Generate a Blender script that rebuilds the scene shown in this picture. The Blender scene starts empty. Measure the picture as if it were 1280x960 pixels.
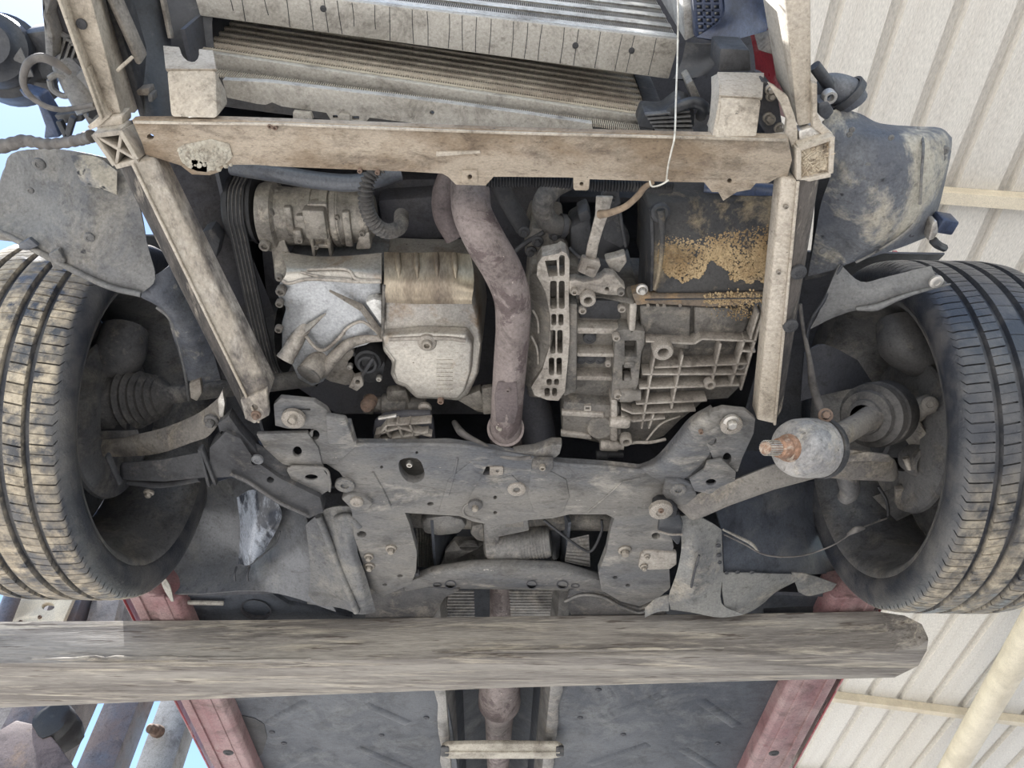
import bpy, bmesh, math, random
from mathutils import Vector, Matrix
from mathutils.geometry import tessellate_polygon
random.seed(7)
S = bpy.context.scene
C = S.collection
PI = math.pi

# ------------------------------------------------------------------ camera
CAMZ = 1.45                      # the phone is held 1.45 m above the yard
FPX = 961.0                      # focal length in pixels of the 1280 px wide frame
PITCH = math.radians(50.4)
YAW = math.radians(1.14)
cam_d = bpy.data.cameras.new('camera')
cam_d.sensor_fit = 'HORIZONTAL'
cam_d.sensor_width = 36.0
cam_d.lens = FPX / 1280.0 * 36.0
cam_d.clip_start = 0.02
cam_d.clip_end = 500
cam = bpy.data.objects.new('camera', cam_d)
C.objects.link(cam)
cam.location = (0, 0, CAMZ)
cam.rotation_euler = (PI / 2 + PITCH, 0, -YAW)
S.camera = cam
_R = cam.rotation_euler.to_matrix()

# ------------------------------------------------------------------ sky, sun, exposure
S.view_settings.view_transform = 'Standard'
S.view_settings.look = 'None'
S.view_settings.gamma = 1.0
S.view_settings.use_curve_mapping = False
S.view_settings.exposure = 1.42
world = bpy.data.worlds.new('sky')
S.world = world
world.use_nodes = True
wn = world.node_tree
for n in list(wn.nodes):
    wn.nodes.remove(n)
wo = wn.nodes.new('ShaderNodeOutputWorld')
wb = wn.nodes.new('ShaderNodeBackground')
ws = wn.nodes.new('ShaderNodeTexSky')
ws.sky_type = 'NISHITA'
ws.sun_disc = False
ws.sun_elevation = math.radians(66)
ws.sun_rotation = math.radians(-83)
ws.air_density = 1.0
ws.dust_density = 0.25
ws.ozone_density = 1.5
wb.inputs[1].default_value = 0.12
wn.links.new(ws.outputs[0], wb.inputs[0])
wn.links.new(wb.outputs[0], wo.inputs[0])
sun_d = bpy.data.lights.new('sun', 'SUN')
sun_d.energy = 6.2
sun_d.angle = math.radians(0.6)
sun_d.color = (1.0, 0.97, 0.93)
sun = bpy.data.objects.new('sun', sun_d)
C.objects.link(sun)
_az, _el = math.radians(-83), math.radians(66)       # high, from the open left side
sun_dir = Vector((math.sin(_az) * math.cos(_el), math.cos(_az) * math.cos(_el), math.sin(_el)))
sun.rotation_euler = sun_dir.to_track_quat('Z', 'Y').to_euler()

# ------------------------------------------------------------------ measuring helpers
def ray(px, py):
    return _R @ Vector(((px - 640.0) / FPX, (480.0 - py) / FPX, -1.0))
def at(px, py, z):               # the point of the place at height z above the phone
    d = ray(px, py)
    p = d * (z / d.z)
    return Vector((p.x, p.y, p.z + CAMZ))
def atY(px, py, y):
    d = ray(px, py)
    p = d * (y / d.y)
    return Vector((p.x, p.y, p.z + CAMZ))
def V3(p):
    return at(*p) if not isinstance(p, Vector) else p
def circ(cx, cy, rx, ry=None, n=14, a0=0.0):
    ry = rx if ry is None else ry
    return [(cx + rx * math.cos(a0 + 2 * PI * i / n), cy + ry * math.sin(a0 + 2 * PI * i / n)) for i in range(n)]
def rrect(x0, y0, x1, y1, r=3, n=3):
    out = []
    for (cx, cy, a) in ((x1 - r, y1 - r, 0), (x0 + r, y1 - r, PI / 2), (x0 + r, y0 + r, PI), (x1 - r, y0 + r, 1.5 * PI)):
        for i in range(n + 1):
            t = a + PI / 2 * i / n
            out.append((cx + r * math.cos(t), cy + r * math.sin(t)))
    return out

# ------------------------------------------------------------------ materials
def lin(c):
    out = []
    g_ = .3 * c[0] + .59 * c[1] + .11 * c[2]
    for v in c:
        v = (g_ + (v - g_) * .74) / 255.0
        out.append(v / 12.92 if v <= 0.04045 else ((v + 0.055) / 1.055) ** 2.4)
    return (out[0], out[1], out[2], 1.0)
MATS = {}
def mat(name, base, c2=None, s=7.0, lo=0.42, hi=0.62, dust=None, ds=16.0, dlo=0.5, dhi=0.66, spots=None, ss=70.0, sthr=0.68,
        rough=0.6, metal=0.0, bump=0.25, bs=90.0, stretch=(1, 1, 1), coat=0.0, rvar=0.15, grime=0.68, gs=16.0):
    m = bpy.data.materials.new(name)
    m.use_nodes = True
    nt = m.node_tree
    nt.nodes.clear()
    N, L = nt.nodes.new, nt.links.new
    out = N('ShaderNodeOutputMaterial')
    b = N('ShaderNodeBsdfPrincipled')
    L(b.outputs[0], out.inputs[0])
    tc = N('ShaderNodeTexCoord')
    mp = N('ShaderNodeMapping')
    mp.inputs['Scale'].default_value = stretch
    L(tc.outputs['Object'], mp.inputs[0])
    def noise(scale, detail=6.0, r=0.65, off=0.0):
        n = N('ShaderNodeTexNoise')
        n.inputs['Scale'].default_value = scale
        n.inputs['Detail'].default_value = detail
        n.inputs['Roughness'].default_value = r
        n.inputs['Distortion'].default_value = off
        L(mp.outputs[0], n.inputs['Vector'])
        return n.outputs[0]
    def ramp(v, a, z):
        r = N('ShaderNodeMapRange')
        r.inputs[1].default_value = a
        r.inputs[2].default_value = z
        L(v, r.inputs[0])
        return r.outputs[0]
    def mix(f, a, z):
        x = N('ShaderNodeMix')
        x.data_type = 'RGBA'
        L(f, x.inputs[0])
        if isinstance(a, tuple): x.inputs[6].default_value = a
        else: L(a, x.inputs[6])
        if isinstance(z, tuple): x.inputs[7].default_value = z
        else: L(z, x.inputs[7])
        return x.outputs[2]
    col = lin(base)
    n1 = noise(s)
    if c2 is not None:
        col = mix(ramp(n1, lo, hi), col, lin(c2))
    if dust is not None:
        col = mix(ramp(noise(ds, 8.0, 0.7, 0.4), dlo, dhi), col, lin(dust))
    if spots is not None:
        col = mix(ramp(noise(ss, 3.0, 0.6), sthr, sthr + 0.05), col, lin(spots))
    if grime:
        def darker(c, k):
            x = N('ShaderNodeMix'); x.data_type = 'RGBA'; x.blend_type = 'MULTIPLY'; x.inputs[0].default_value = 1.0
            if isinstance(c, tuple): x.inputs[6].default_value = c
            else: L(c, x.inputs[6])
            x.inputs[7].default_value = (k, k * .95, k * .9, 1)
            return x.outputs[2]
        def scaled(v, k):
            x = N('ShaderNodeMath'); x.operation = 'MULTIPLY'; x.inputs[1].default_value = k; L(v, x.inputs[0]); return x.outputs[0]
        col = mix(scaled(ramp(noise(gs, 10.0, 0.78, 0.6), .5, .64), grime), col, darker(col, .38))
        col = mix(scaled(ramp(noise(95.0, 5.0, 0.7), .57, .66), grime * .8), col, darker(col, .42))
    fine = noise(240.0, 4.0, 0.7)
    v = N('ShaderNodeMix')
    v.data_type = 'RGBA'
    v.blend_type = 'MULTIPLY'
    v.inputs[0].default_value = 1.0
    if isinstance(col, tuple): v.inputs[6].default_value = col
    else: L(col, v.inputs[6])
    g = N('ShaderNodeMapRange')
    g.inputs[1].default_value = 0.3; g.inputs[2].default_value = 0.7
    g.inputs[3].default_value = 0.74; g.inputs[4].default_value = 1.2
    L(fine, g.inputs[0])
    L(g.outputs[0], v.inputs[7])
    L(v.outputs[2], b.inputs['Base Color'])
    b.inputs['Metallic'].default_value = metal
    rr = N('ShaderNodeMapRange')
    rr.inputs[1].default_value = 0.3; rr.inputs[2].default_value = 0.7
    rr.inputs[3].default_value = max(0.05, rough - rvar); rr.inputs[4].default_value = min(1.0, rough + rvar)
    L(n1, rr.inputs[0])
    L(rr.outputs[0], b.inputs['Roughness'])
    if coat: b.inputs['Coat Weight'].default_value = coat
    if bump:
        bp = N('ShaderNodeBump')
        bp.inputs['Strength'].default_value = bump
        bp.inputs['Distance'].default_value = 0.003
        L(noise(bs, 6.0, 0.7), bp.inputs['Height'])
        L(bp.outputs[0], b.inputs['Normal'])
    MATS[name] = m
    return m
mat('beige_frame', (180, 167, 148), (160, 146, 125), s=5, dust=(120, 104, 86), ds=22, dlo=.58, dhi=.72, spots=(70, 62, 55), ss=110, sthr=.7, rough=.62, bump=.25)
mat('rusty_frame', (158, 141, 118), (128, 106, 80), s=6, lo=.44, hi=.6, dust=(104, 84, 68), ds=18, dlo=.56, dhi=.74, spots=(66, 54, 48), ss=90, sthr=.69, rough=.68, bump=.35, stretch=(1, 2, 1))
mat('strut_paint', (160, 148, 130), (96, 88, 82), s=14, lo=.46, hi=.58, dust=(182, 172, 156), ds=26, rough=.65, bump=.35, stretch=(1, .5, 1))  # paint mixed with darker and paler patches
mat('mud_crust', (196, 178, 148), (150, 122, 88), s=20, dust=(112, 96, 78), ds=50, rough=.95, bump=1.0, bs=130)
mat('alu_clean', (168, 170, 172), (148, 150, 152), s=6, dust=(138, 122, 102), ds=14, dlo=.58, dhi=.75, spots=(92, 88, 82), ss=120, sthr=.7, rough=.45, metal=.55, bump=.2, grime=.35)
mat('alu_pan', (182, 174, 160), (154, 147, 138), s=5, dust=(140, 104, 62), ds=9, dlo=.54, dhi=.72, spots=(86, 74, 62), ss=110, sthr=.68, rough=.4, metal=.55, bump=.15, grime=.4)
mat('alu_dirty', (122, 115, 105), (92, 88, 83), s=10, dust=(148, 137, 121), ds=24, dlo=.52, dhi=.7, rough=.66, metal=.2, bump=.35)
mat('alu_light', (168, 158, 144), (134, 124, 112), s=12, dust=(112, 100, 88), ds=30, dlo=.58, dhi=.72, rough=.58, metal=.25, bump=.3)
mat('compressor', (146, 138, 125), (98, 91, 83), s=14, dust=(176, 164, 145), ds=30, dlo=.54, dhi=.7, rough=.55, metal=.3, bump=.4)
mat('dark_metal', (62, 62, 64), (44, 44, 48), s=9, dust=(102, 96, 88), ds=20, dlo=.56, dhi=.74, rough=.65, bump=.3)
mat('engine_dark', (58, 58, 65), (74, 72, 74), s=7, dust=(80, 74, 68), ds=15, dlo=.58, dhi=.76, rough=.75, bump=.3)
mat('exhaust', (136, 121, 115), (114, 100, 95), s=10, dust=(96, 80, 77), ds=12, dlo=.52, dhi=.56, spots=(190, 172, 160), ss=100, sthr=.69, rough=.7, metal=.15, bump=.4)
mat('subframe', (114, 109, 101), (82, 84, 89), s=3.2, dust=(146, 139, 127), ds=11, dlo=.54, dhi=.66, spots=(168, 160, 146), ss=80, sthr=.7, rough=.62, bump=.25, stretch=(.6, 1.4, 1))
mat('arm_steel', (92, 89, 87), (70, 69, 70), s=9, dust=(138, 128, 114), ds=15, dlo=.52, dhi=.7, rough=.62, bump=.3)
mat('bolt_metal', (172, 162, 146), (128, 116, 102), s=40, rough=.45, metal=.5, bump=.3)
mat('bolt_bright', (205, 200, 190), (170, 160, 148), s=40, rough=.35, metal=.6, bump=.2)
mat('rust_bolt', (134, 104, 84), (104, 84, 70), s=50, rough=.8, bump=.4)
mat('plastic_black', (44, 46, 52), (58, 60, 64), s=6, dust=(98, 96, 92), ds=9, dlo=.5, dhi=.72, rough=.5, bump=.2)
mat('plastic_dusty', (104, 103, 101), (82, 83, 87), s=5, dust=(136, 130, 118), ds=8, dlo=.48, dhi=.68, spots=(40, 40, 44), ss=36, sthr=.7, rough=.6, bump=.35)
mat('plastic_liner', (84, 88, 96), (68, 72, 82), s=4, dust=(116, 114, 110), ds=6, dlo=.5, dhi=.72, spots=(44, 46, 50), ss=30, sthr=.73, rough=.36, bump=.1, rvar=.1)
mat('plastic_muddy', (72, 76, 86), (102, 104, 108), s=8, dust=(160, 152, 134), ds=6, dlo=.52, dhi=.6, spots=(36, 38, 44), ss=34, sthr=.68, rough=.62, bump=.5)
mat('plastic_blue', (62, 78, 112), (44, 54, 80), s=8, rough=.35, bump=.1)
mat('rubber_black', (32, 32, 36), (44, 44, 46), s=12, dust=(74, 70, 66), ds=22, dlo=.56, dhi=.76, rough=.6, bump=.2)
mat('rubber_dusty', (86, 82, 78), (64, 62, 62), s=12, dust=(112, 106, 98), ds=22, rough=.75, bump=.2)
mat('underbody', (70, 75, 84), (58, 63, 73), s=3, dust=(104, 106, 108), ds=6, dlo=.52, dhi=.72, rough=.58, bump=.2)
mat('body_dark', (60, 62, 70), (74, 74, 80), s=5, rough=.6, bump=.2)
mat('red_paint', (170, 40, 50), (140, 30, 40), s=6, dust=(176, 138, 132), ds=9, dlo=.5, dhi=.62, rough=.35, coat=.4, bump=.05, grime=.2)
mat('red_dusty', (142, 94, 95), (160, 128, 124), s=7, lo=.4, hi=.62, dust=(140, 60, 66), ds=8, dlo=.62, dhi=.7, spots=(66, 50, 50), ss=60, sthr=.71, rough=.5, bump=.15)
mat('heat_shield', (128, 124, 118), (100, 97, 94), s=8, dust=(148, 140, 128), ds=20, rough=.5, metal=.35, bump=.1)
mat('fin_core', (190, 178, 156), (164, 150, 130), s=9, rough=.6, metal=.1, bump=.3, grime=.35)
mat('fin_bright', (202, 200, 194), (172, 168, 160), s=14, dust=(140, 130, 116), ds=40, dlo=.6, dhi=.74, rough=.45, metal=.3, bump=.25)
mat('fin_dark', (54, 54, 56), (72, 68, 64), s=20, rough=.7, bump=.3)
mat('tank_plate', (168, 162, 150), (150, 143, 130), s=5, dust=(120, 112, 100), ds=28, dlo=.58, dhi=.72, spots=(74, 70, 66), ss=80, sthr=.73, rough=.6, bump=.15)
mat('wire_cloth', (150, 126, 98), (112, 92, 72), s=60, rough=.9, bump=.5)
mat('wire_light', (205, 200, 186), (170, 164, 150), s=60, rough=.7, bump=.1)
mat('cable_dusty', (104, 98, 92), (74, 70, 68), s=30, rough=.75, bump=.3)
mat('dry_mud', (182, 174, 154), (158, 148, 128), s=30, dust=(128, 116, 98), ds=50, rough=.95, bump=1.0, bs=130, grime=.4)
mat('tan_mud', (176, 146, 98), (146, 114, 70), s=18, dust=(96, 80, 64), ds=30, dlo=.56, dhi=.7, rough=.95, bump=1.0, bs=160)
mat('roof_white', (216, 209, 195), (208, 200, 186), s=1.6, dust=(186, 178, 164), ds=6, dlo=.62, dhi=.8, rough=.5, bump=.03, grime=.06, stretch=(1, .15, 1))
mat('roof_steel', (222, 206, 174), (206, 190, 160), s=5, dust=(170, 150, 122), ds=12, dlo=.66, dhi=.8, rough=.55, bump=.05, grime=.12)
mat('post_paint', (142, 132, 124), (116, 110, 112), s=6, dust=(118, 88, 70), ds=10, dlo=.56, dhi=.7, rough=.6, bump=.2)
mat('post_blue', (92, 94, 106), (110, 92, 88), s=5, dust=(136, 116, 98), ds=12, dlo=.6, dhi=.72, rough=.55, bump=.2)
mat('post_rust', (118, 100, 96), (96, 84, 86), s=5, dust=(138, 110, 88), ds=10, dlo=.55, dhi=.7, rough=.7, bump=.25)
mat('post_grey', (150, 152, 150), (132, 132, 132), s=6, dust=(122, 104, 88), ds=14, dlo=.62, dhi=.74, rough=.6, bump=.15)
mat('concrete', (178, 176, 172), (164, 162, 158), s=.8, dust=(150, 146, 140), ds=4, rough=.9, bump=.3, bs=30, grime=.15, gs=1.0)
mat('pan_stained', (164, 146, 118), (112, 96, 80), s=9, lo=.4, hi=.66, dust=(190, 174, 146), ds=7, dlo=.5, dhi=.75, rough=.38, metal=.5, bump=.05, stretch=(1.6, .5, .5), grime=.15)
mat('plastic_pale', (128, 126, 119), (104, 104, 104), s=6, dust=(164, 154, 136), ds=9, dlo=.5, dhi=.66, spots=(60, 58, 56), ss=40, sthr=.71, rough=.65, bump=.4)
mat('exhaust_dark', (98, 84, 82), (74, 62, 62), s=14, rough=.75, bump=.4)
mat('cover_muddy', (62, 60, 58), (50, 50, 52), s=6, dust=(138, 120, 90), ds=9, dlo=.5, dhi=.62, rough=.75, bump=.5, bs=120)
mat('strut_dark', (84, 76, 69), (52, 48, 46), s=10, lo=.44, hi=.56, dust=(146, 134, 118), ds=20, dlo=.56, dhi=.68, rough=.75, bump=.7, bs=60, stretch=(2.2, .5, 1), grime=.7)
mat('flange_muddy', (112, 96, 78), (160, 122, 76), s=14, lo=.46, hi=.58, rough=.85, bump=.7)
mat('arm_light', (122, 115, 105), (98, 92, 87), s=9, dust=(158, 146, 126), ds=16, dlo=.52, dhi=.7, rough=.65, bump=.3)
mat('wood_pale', (176, 166, 146), (150, 140, 122), s=14, rough=.6, bump=.2)
mat('liner_gloss', (98, 99, 102), (82, 84, 88), s=4, dust=(120, 118, 112), ds=7, dlo=.5, dhi=.72, spots=(44, 46, 50), ss=34, sthr=.74, rough=.38, bump=.1, rvar=.12)
mat('flap_painted_gloss', (150, 158, 170), (60, 64, 74), s=14, lo=.46, hi=.56, rough=.18, bump=.1, rvar=.05, stretch=(2, .7, .7))  # pale streaks put gloss highlights into the colour
mat('stub_rust', (172, 124, 92), (130, 92, 70), s=40, dust=(196, 178, 156), ds=60, rough=.6, metal=.3, bump=.3)
mat('joint_blue', (160, 155, 150), (128, 127, 128), s=12, dust=(176, 166, 150), ds=24, dlo=.52, dhi=.68, spots=(84, 80, 78), ss=90, sthr=.68, rough=.55, metal=.25, bump=.4)
mat('glass_dark', (22, 24, 32), rough=.15, bump=0)

# ------------------------------------------------------------------ mesh builder
class MB:
    def __init__(self):
        self.v = []; self.f = []
    def add(self, vs, fs):
        n = len(self.v)
        self.v += [Vector(p) for p in vs]
        self.f += [tuple(i + n for i in f) for f in fs]
        return self
    def loft(self, loops, cap0=True, cap1=True):
        n = len(loops[0]); vs = [p for l in loops for p in l]; fs = []
        for k in range(len(loops) - 1):
            for i in range(n):
                j = (i + 1) % n
                fs.append((k * n + i, k * n + j, (k + 1) * n + j, (k + 1) * n + i))
        if cap0: fs.append(tuple(reversed(range(n))))
        if cap1: fs.append(tuple((len(loops) - 1) * n + i for i in range(n)))
        return self.add(vs, fs)
    def box(self, c, size, rz=0.0, M=None):
        hx, hy, hz = (s / 2 for s in size)
        R = M if M is not None else Matrix.Rotation(rz, 3, 'Z')
        c = Vector(c)
        vs = [c + R @ Vector((x * hx, y * hy, z * hz)) for z in (-1, 1) for (x, y) in ((-1, -1), (1, -1), (1, 1), (-1, 1))]
        return self.add(vs, [(3, 2, 1, 0), (4, 5, 6, 7), (0, 1, 5, 4), (1, 2, 6, 5), (2, 3, 7, 6), (3, 0, 4, 7)])
    def bar(self, a, b, w, h, up=Vector((0, 0, 1))):
        a, b = Vector(a), Vector(b)
        d = (b - a).normalized()
        x = d.cross(up)
        x = x.normalized() if x.length > 1e-5 else Vector((1, 0, 0))
        u = x.cross(d)
        q = [x * (sx * w / 2) + u * (su * h / 2) for sx, su in ((-1, -1), (1, -1), (1, 1), (-1, 1))]
        return self.loft([[a + o for o in q], [b + o for o in q]])
    def plate(self, pts, z, h, holes=(), depth=None):
        """outline measured at height z, a plate going up h; holes go right through"""
        lp = []
        for loop in [pts] + list(holes):
            lp.append([at(p[0], p[1], p[2] if len(p) > 2 else z) for p in loop])
        up = Vector((0, 0, h))
        tris = tessellate_polygon([[Vector((p.x, p.y, 0)) for p in l] for l in lp])
        flat = [p for l in lp for p in l]
        n = len(flat)
        vs = flat + [p + up for p in flat]
        fs = []
        for t in tris:
            a, b, c_ = (flat[i] for i in t)
            cr = (b.x - a.x) * (c_.y - a.y) - (b.y - a.y) * (c_.x - a.x)
            if abs(cr) < 1e-12: continue
            t = tuple(t) if cr < 0 else tuple(reversed(t))
            fs.append(t)
            fs.append(tuple(i + n for i in reversed(t)))
        o = 0
        for li, l in enumerate(lp):
            m = len(l)
            ar = sum(l[i].x * l[(i + 1) % m].y - l[(i + 1) % m].x * l[i].y for i in range(m))
            ccw = (ar > 0) == (li == 0)
            for i in range(m):
                a, b = o + i, o + (i + 1) % m
                fs.append((a, b, b + n, a + n) if ccw else (b, a, a + n, b + n))
            o += m
        return self.add(vs, fs)
    def tube(self, pts, r, seg=12, res=5, cap=True, wave=0.0, pitch=0.01, raw=False):
        pts = [Vector(p) for p in pts]
        rs = r if isinstance(r, (list, tuple)) else [r] * len(pts)
        if not raw and len(pts) > 2:
            pts, rs = crom(pts, rs, res)
        if wave:
            L = [0.0]
            for i in range(1, len(pts)): L.append(L[-1] + (pts[i] - pts[i - 1]).length)
            n = max(4, int(L[-1] / pitch * 4)); np_, nr = [], []
            for k in range(n + 1):
                s = L[-1] * k / n
                i = 0
                while i < len(L) - 2 and L[i + 1] < s: i += 1
                t = (s - L[i]) / max(1e-9, L[i + 1] - L[i])
                np_.append(pts[i].lerp(pts[i + 1], t)); nr.append(rs[i] * (1 - t) + rs[i + 1] * t + wave * (1, 0, -1, 0)[k % 4])
            pts, rs = np_, nr
        loops = []; x = None
        for i, p in enumerate(pts):
            d = (pts[min(i + 1, len(pts) - 1)] - pts[max(i - 1, 0)]).normalized()
            if x is None:
                x = d.cross(Vector((0, 0, 1)))
                if x.length < 1e-4: x = d.cross(Vector((0, 1, 0)))
            x = (x - d * x.dot(d)).normalized()
            y = d.cross(x)
            loops.append([p + (x * math.cos(2 * PI * k / seg) + y * math.sin(2 * PI * k / seg)) * rs[i] for k in range(seg)])
        return self.loft(loops, cap, cap)
    def lathe(self, prof, o, d, seg=28, cap=False):
        o, d = Vector(o), Vector(d).normalized()
        x = d.cross(Vector((0, 0, 1)))
        if x.length < 1e-4: x = Vector((1, 0, 0))
        x.normalize(); y = d.cross(x)
        loops = [[o + d * t + (x * math.cos(2 * PI * k / seg) + y * math.sin(2 * PI * k / seg)) * max(r, 1e-4) for k in range(seg)] for (r, t) in prof]
        return self.loft(loops, cap, cap)
    def sheet(self, rows, m=4):
        """a bent sheet through a grid of measured points"""
        g = [[V3(p) for p in r] for r in rows]
        g = [crom(r, None, m)[0] for r in g]
        cols = [crom([r[i] for r in g], None, m)[0] for i in range(len(g[0]))]
        nr, nc = len(cols[0]), len(cols)
        vs = [cols[j][i] for i in range(nr) for j in range(nc)]
        fs = [(i * nc + j, i * nc + j + 1, (i + 1) * nc + j + 1, (i + 1) * nc + j) for i in range(nr - 1) for j in range(nc - 1)]
        return self.add(vs, fs)
def crom(pts, rs, res):
    n = len(pts); out, ro = [], []
    if n < 3:
        k = res * max(1, n - 1)
        for i in range(k + 1):
            out.append(pts[0].lerp(pts[-1], i / k)); ro.append(rs[0] + (rs[-1] - rs[0]) * i / k if rs else 0)
        return out, ro
    for i in range(n - 1):
        p0 = pts[i - 1] if i else pts[0] * 2 - pts[1]
        p3 = pts[i + 2] if i + 2 < n else pts[n - 1] * 2 - pts[n - 2]
        for k in range(res):
            t = k / res
            out.append(0.5 * ((2 * pts[i]) + (pts[i + 1] - p0) * t + (2 * p0 - 5 * pts[i] + 4 * pts[i + 1] - p3) * t * t + (3 * pts[i] - p0 - 3 * pts[i + 1] + p3) * t ** 3))
            ro.append((rs[i] * (1 - t) + rs[i + 1] * t) if rs else 0)
    out.append(pts[-1]); ro.append(rs[-1] if rs else 0)
    return out, ro

ROOT = {}
def thing(name, label, cat, loc=(0, 0, 0), group=None, kind=None):
    o = bpy.data.objects.new(name, None)
    o.empty_display_size = 0.05
    C.objects.link(o)
    o.location = loc
    ROOT[o.name] = Vector(loc)
    o['label'] = label; o['category'] = cat
    if group: o['group'] = group
    if kind: o['kind'] = kind
    return o
def root_loc(o):
    while o.parent is not None: o = o.parent
    return ROOT.get(o.name, Vector((0, 0, 0)))
def mesh_obj(name, mb, m, parent=None, bev=0.0, smooth=38, thick=0.0, seg=2, label=None):
    off = root_loc(parent) if parent is not None else Vector((0, 0, 0))
    me = bpy.data.meshes.new(name)
    me.from_pydata([tuple(p - off) for p in mb.v], [], mb.f)
    me.validate()
    bm = bmesh.new(); bm.from_mesh(me)
    bmesh.ops.remove_doubles(bm, verts=bm.verts, dist=1e-5)
    if thick:
        bmesh.ops.recalc_face_normals(bm, faces=bm.faces)
        bmesh.ops.solidify(bm, geom=bm.faces[:], thickness=thick)
    bmesh.ops.recalc_face_normals(bm, faces=bm.faces)
    if bev:
        es = [e for e in bm.edges if len(e.link_faces) == 2 and e.calc_face_angle(0) > math.radians(33)]
        if es:
            bmesh.ops.bevel(bm, geom=es, offset=bev, segments=seg, profile=0.5, affect='EDGES', clamp_overlap=True)
    bm.to_mesh(me); bm.free()
    me.materials.append(MATS[m] if isinstance(m, str) else m)
    me.polygons.foreach_set('use_smooth', [True] * len(me.polygons))
    me.set_sharp_from_angle(angle=math.radians(smooth))
    o = bpy.data.objects.new(name, me)
    C.objects.link(o)
    if parent is not None: o.parent = parent
    if label: o['label'] = label
    return o
def single(name, mb, m, label, cat, bev=0.0, smooth=38, thick=0.0, group=None, kind=None):
    """a thing that is one mesh, its origin at its own lowest middle"""
    xs = [p.x for p in mb.v]; ys = [p.y for p in mb.v]; zs = [p.z for p in mb.v]
    c = Vector(((min(xs) + max(xs)) / 2, (min(ys) + max(ys)) / 2, min(zs)))
    mb.v = [p - c for p in mb.v]
    o = mesh_obj(name, mb, m, None, bev, smooth, thick)
    o.location = c
    ROOT[o.name] = c
    o['label'] = label; o['category'] = cat
    if group: o['group'] = group
    if kind: o['kind'] = kind
    return o
_bolts = {}
def bolt_mesh(kind, m):
    key = (kind, m)
    if key in _bolts: return _bolts[key]
    b = MB()
    Z = Vector((0, 0, -1)); O = Vector((0, 0, 0))
    if kind == 'flange':
        b.lathe([(1.0, -.3), (1.0, .12), (.9, .22), (.66, .3)], O, Z, 18)
        hexa = lambda r, t: [Vector((r * math.cos(i * PI / 3), r * math.sin(i * PI / 3), -t)) for i in range(6)]
        b.loft([hexa(.6, .2), hexa(.6, .85), hexa(.48, .98)], False, True)
    elif kind == 'cap':
        b.lathe([(.8, -.3), (.8, .75), (.68, .9), (.42, .9), (.42, .4), (.01, .4)], O, Z, 16)
    elif kind == 'ring':
        b.lathe([(.55, .9), (.9, .9), (1.0, .75), (1.0, -.5), (.5, -.5), (.5, .78), (.55, .9)], O, Z, 20)
    elif kind == 'eye':
        b.lathe([(.42, .12), (.7, .16), (.95, .05), (1.0, -.2), (.42, -.4), (.38, -.4), (.38, .08), (.42, .12)], O, Z, 20)
        b.lathe([(.38, -.1), (.0001, -.1)], O, Z, 20)
    elif kind == 'clip':
        b.lathe([(1.0, -.2), (1.0, .2), (.85, .35), (.45, .4), (.4, .28), (.01, .28)], O, Z, 16)
    me = bpy.data.meshes.new('bolt')
    me.from_pydata([tuple(p) for p in b.v], [], b.f)
    bm = bmesh.new(); bm.from_mesh(me)
    bmesh.ops.recalc_face_normals(bm, faces=bm.faces)
    bm.to_mesh(me); bm.free()
    me.materials.append(MATS[m])
    me.polygons.foreach_set('use_smooth', [True] * len(me.polygons))
    me.set_sharp_from_angle(angle=math.radians(40))
    _bolts[key] = me
    return me
def bolt(parent, p, r, kind='flange', m='bolt_metal', d=(0, 0, -1), name='bolt', rot=None):
    """head of a bolt at point p (pixel, pixel, height), radius r metres, pointing along d"""
    o = bpy.data.objects.new(name, bolt_mesh(kind, m))
    C.objects.link(o)
    o.parent = parent
    w = V3(p)
    o.location = w - root_loc(parent)
    q = Vector((0, 0, -1)).rotation_difference(Vector(d).normalized())
    o.rotation_mode = 'QUATERNION'
    o.rotation_quaternion = q @ Matrix.Rotation(random.random() * 6 if rot is None else rot, 3, 'Z').to_quaternion()
    o.scale = (r, r, r)
    return o

# ================================================================== the setting
def struct(name, mb, m, **k):
    o = mesh_obj(name, mb, m, **k)
    o['kind'] = 'structure'
    return o
g = MB()
n = 24
g.add([(-30 + 60 * i / n, -30 + 60 * j / n, 0) for j in range(n + 1) for i in range(n + 1)],
      [(j * (n + 1) + i, j * (n + 1) + i + 1, (j + 1) * (n + 1) + i + 1, (j + 1) * (n + 1) + i) for j in range(n) for i in range(n)])
ground = struct('ground', g, 'concrete')
ground['label'] = 'pale concrete yard below the lifted car'

# ribbed sheet roof: one strip of sheet after another, falling to the right
RZ0, RX0, FALL = 3.50 + CAMZ, 1.9, 0.13
roof = thing('ceiling', 'white ribbed sheet roof of the open shed', 'roof', (RX0, 3.5, RZ0), kind='structure')
ang = math.atan(FALL)
PITCHX = 0.25
Y0, Y1 = -1.2, 12.0
def panel_mesh():
    b = MB()
    prof = [(-PITCHX / 2, 0), (-.032, 0), (-.017, .038), (.017, .038), (.032, 0), (.0845, 0), (.0855, .0012), (.0865, 0), (PITCHX / 2, 0)]
    k = len(prof)
    top = [(x, z + .0012) for x, z in prof]
    vs = []
    for y in (Y0 - 3.5, Y1 - 3.5):
        vs += [(x, y, z) for x, z in prof] + [(x, y, z) for x, z in top]
    fs = []
    for i in range(k - 1):
        fs.append((i + 1, i, 2 * k + i, 2 * k + i + 1))
        fs.append((k + i, k + i + 1, 3 * k + i + 1, 3 * k + i))
        fs.append((i, i + 1, k + i + 1, k + i))
        fs.append((2 * k + i + 1, 2 * k + i, 3 * k + i, 3 * k + i + 1))
    b.add(vs, fs)
    return b
pm = None
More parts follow.
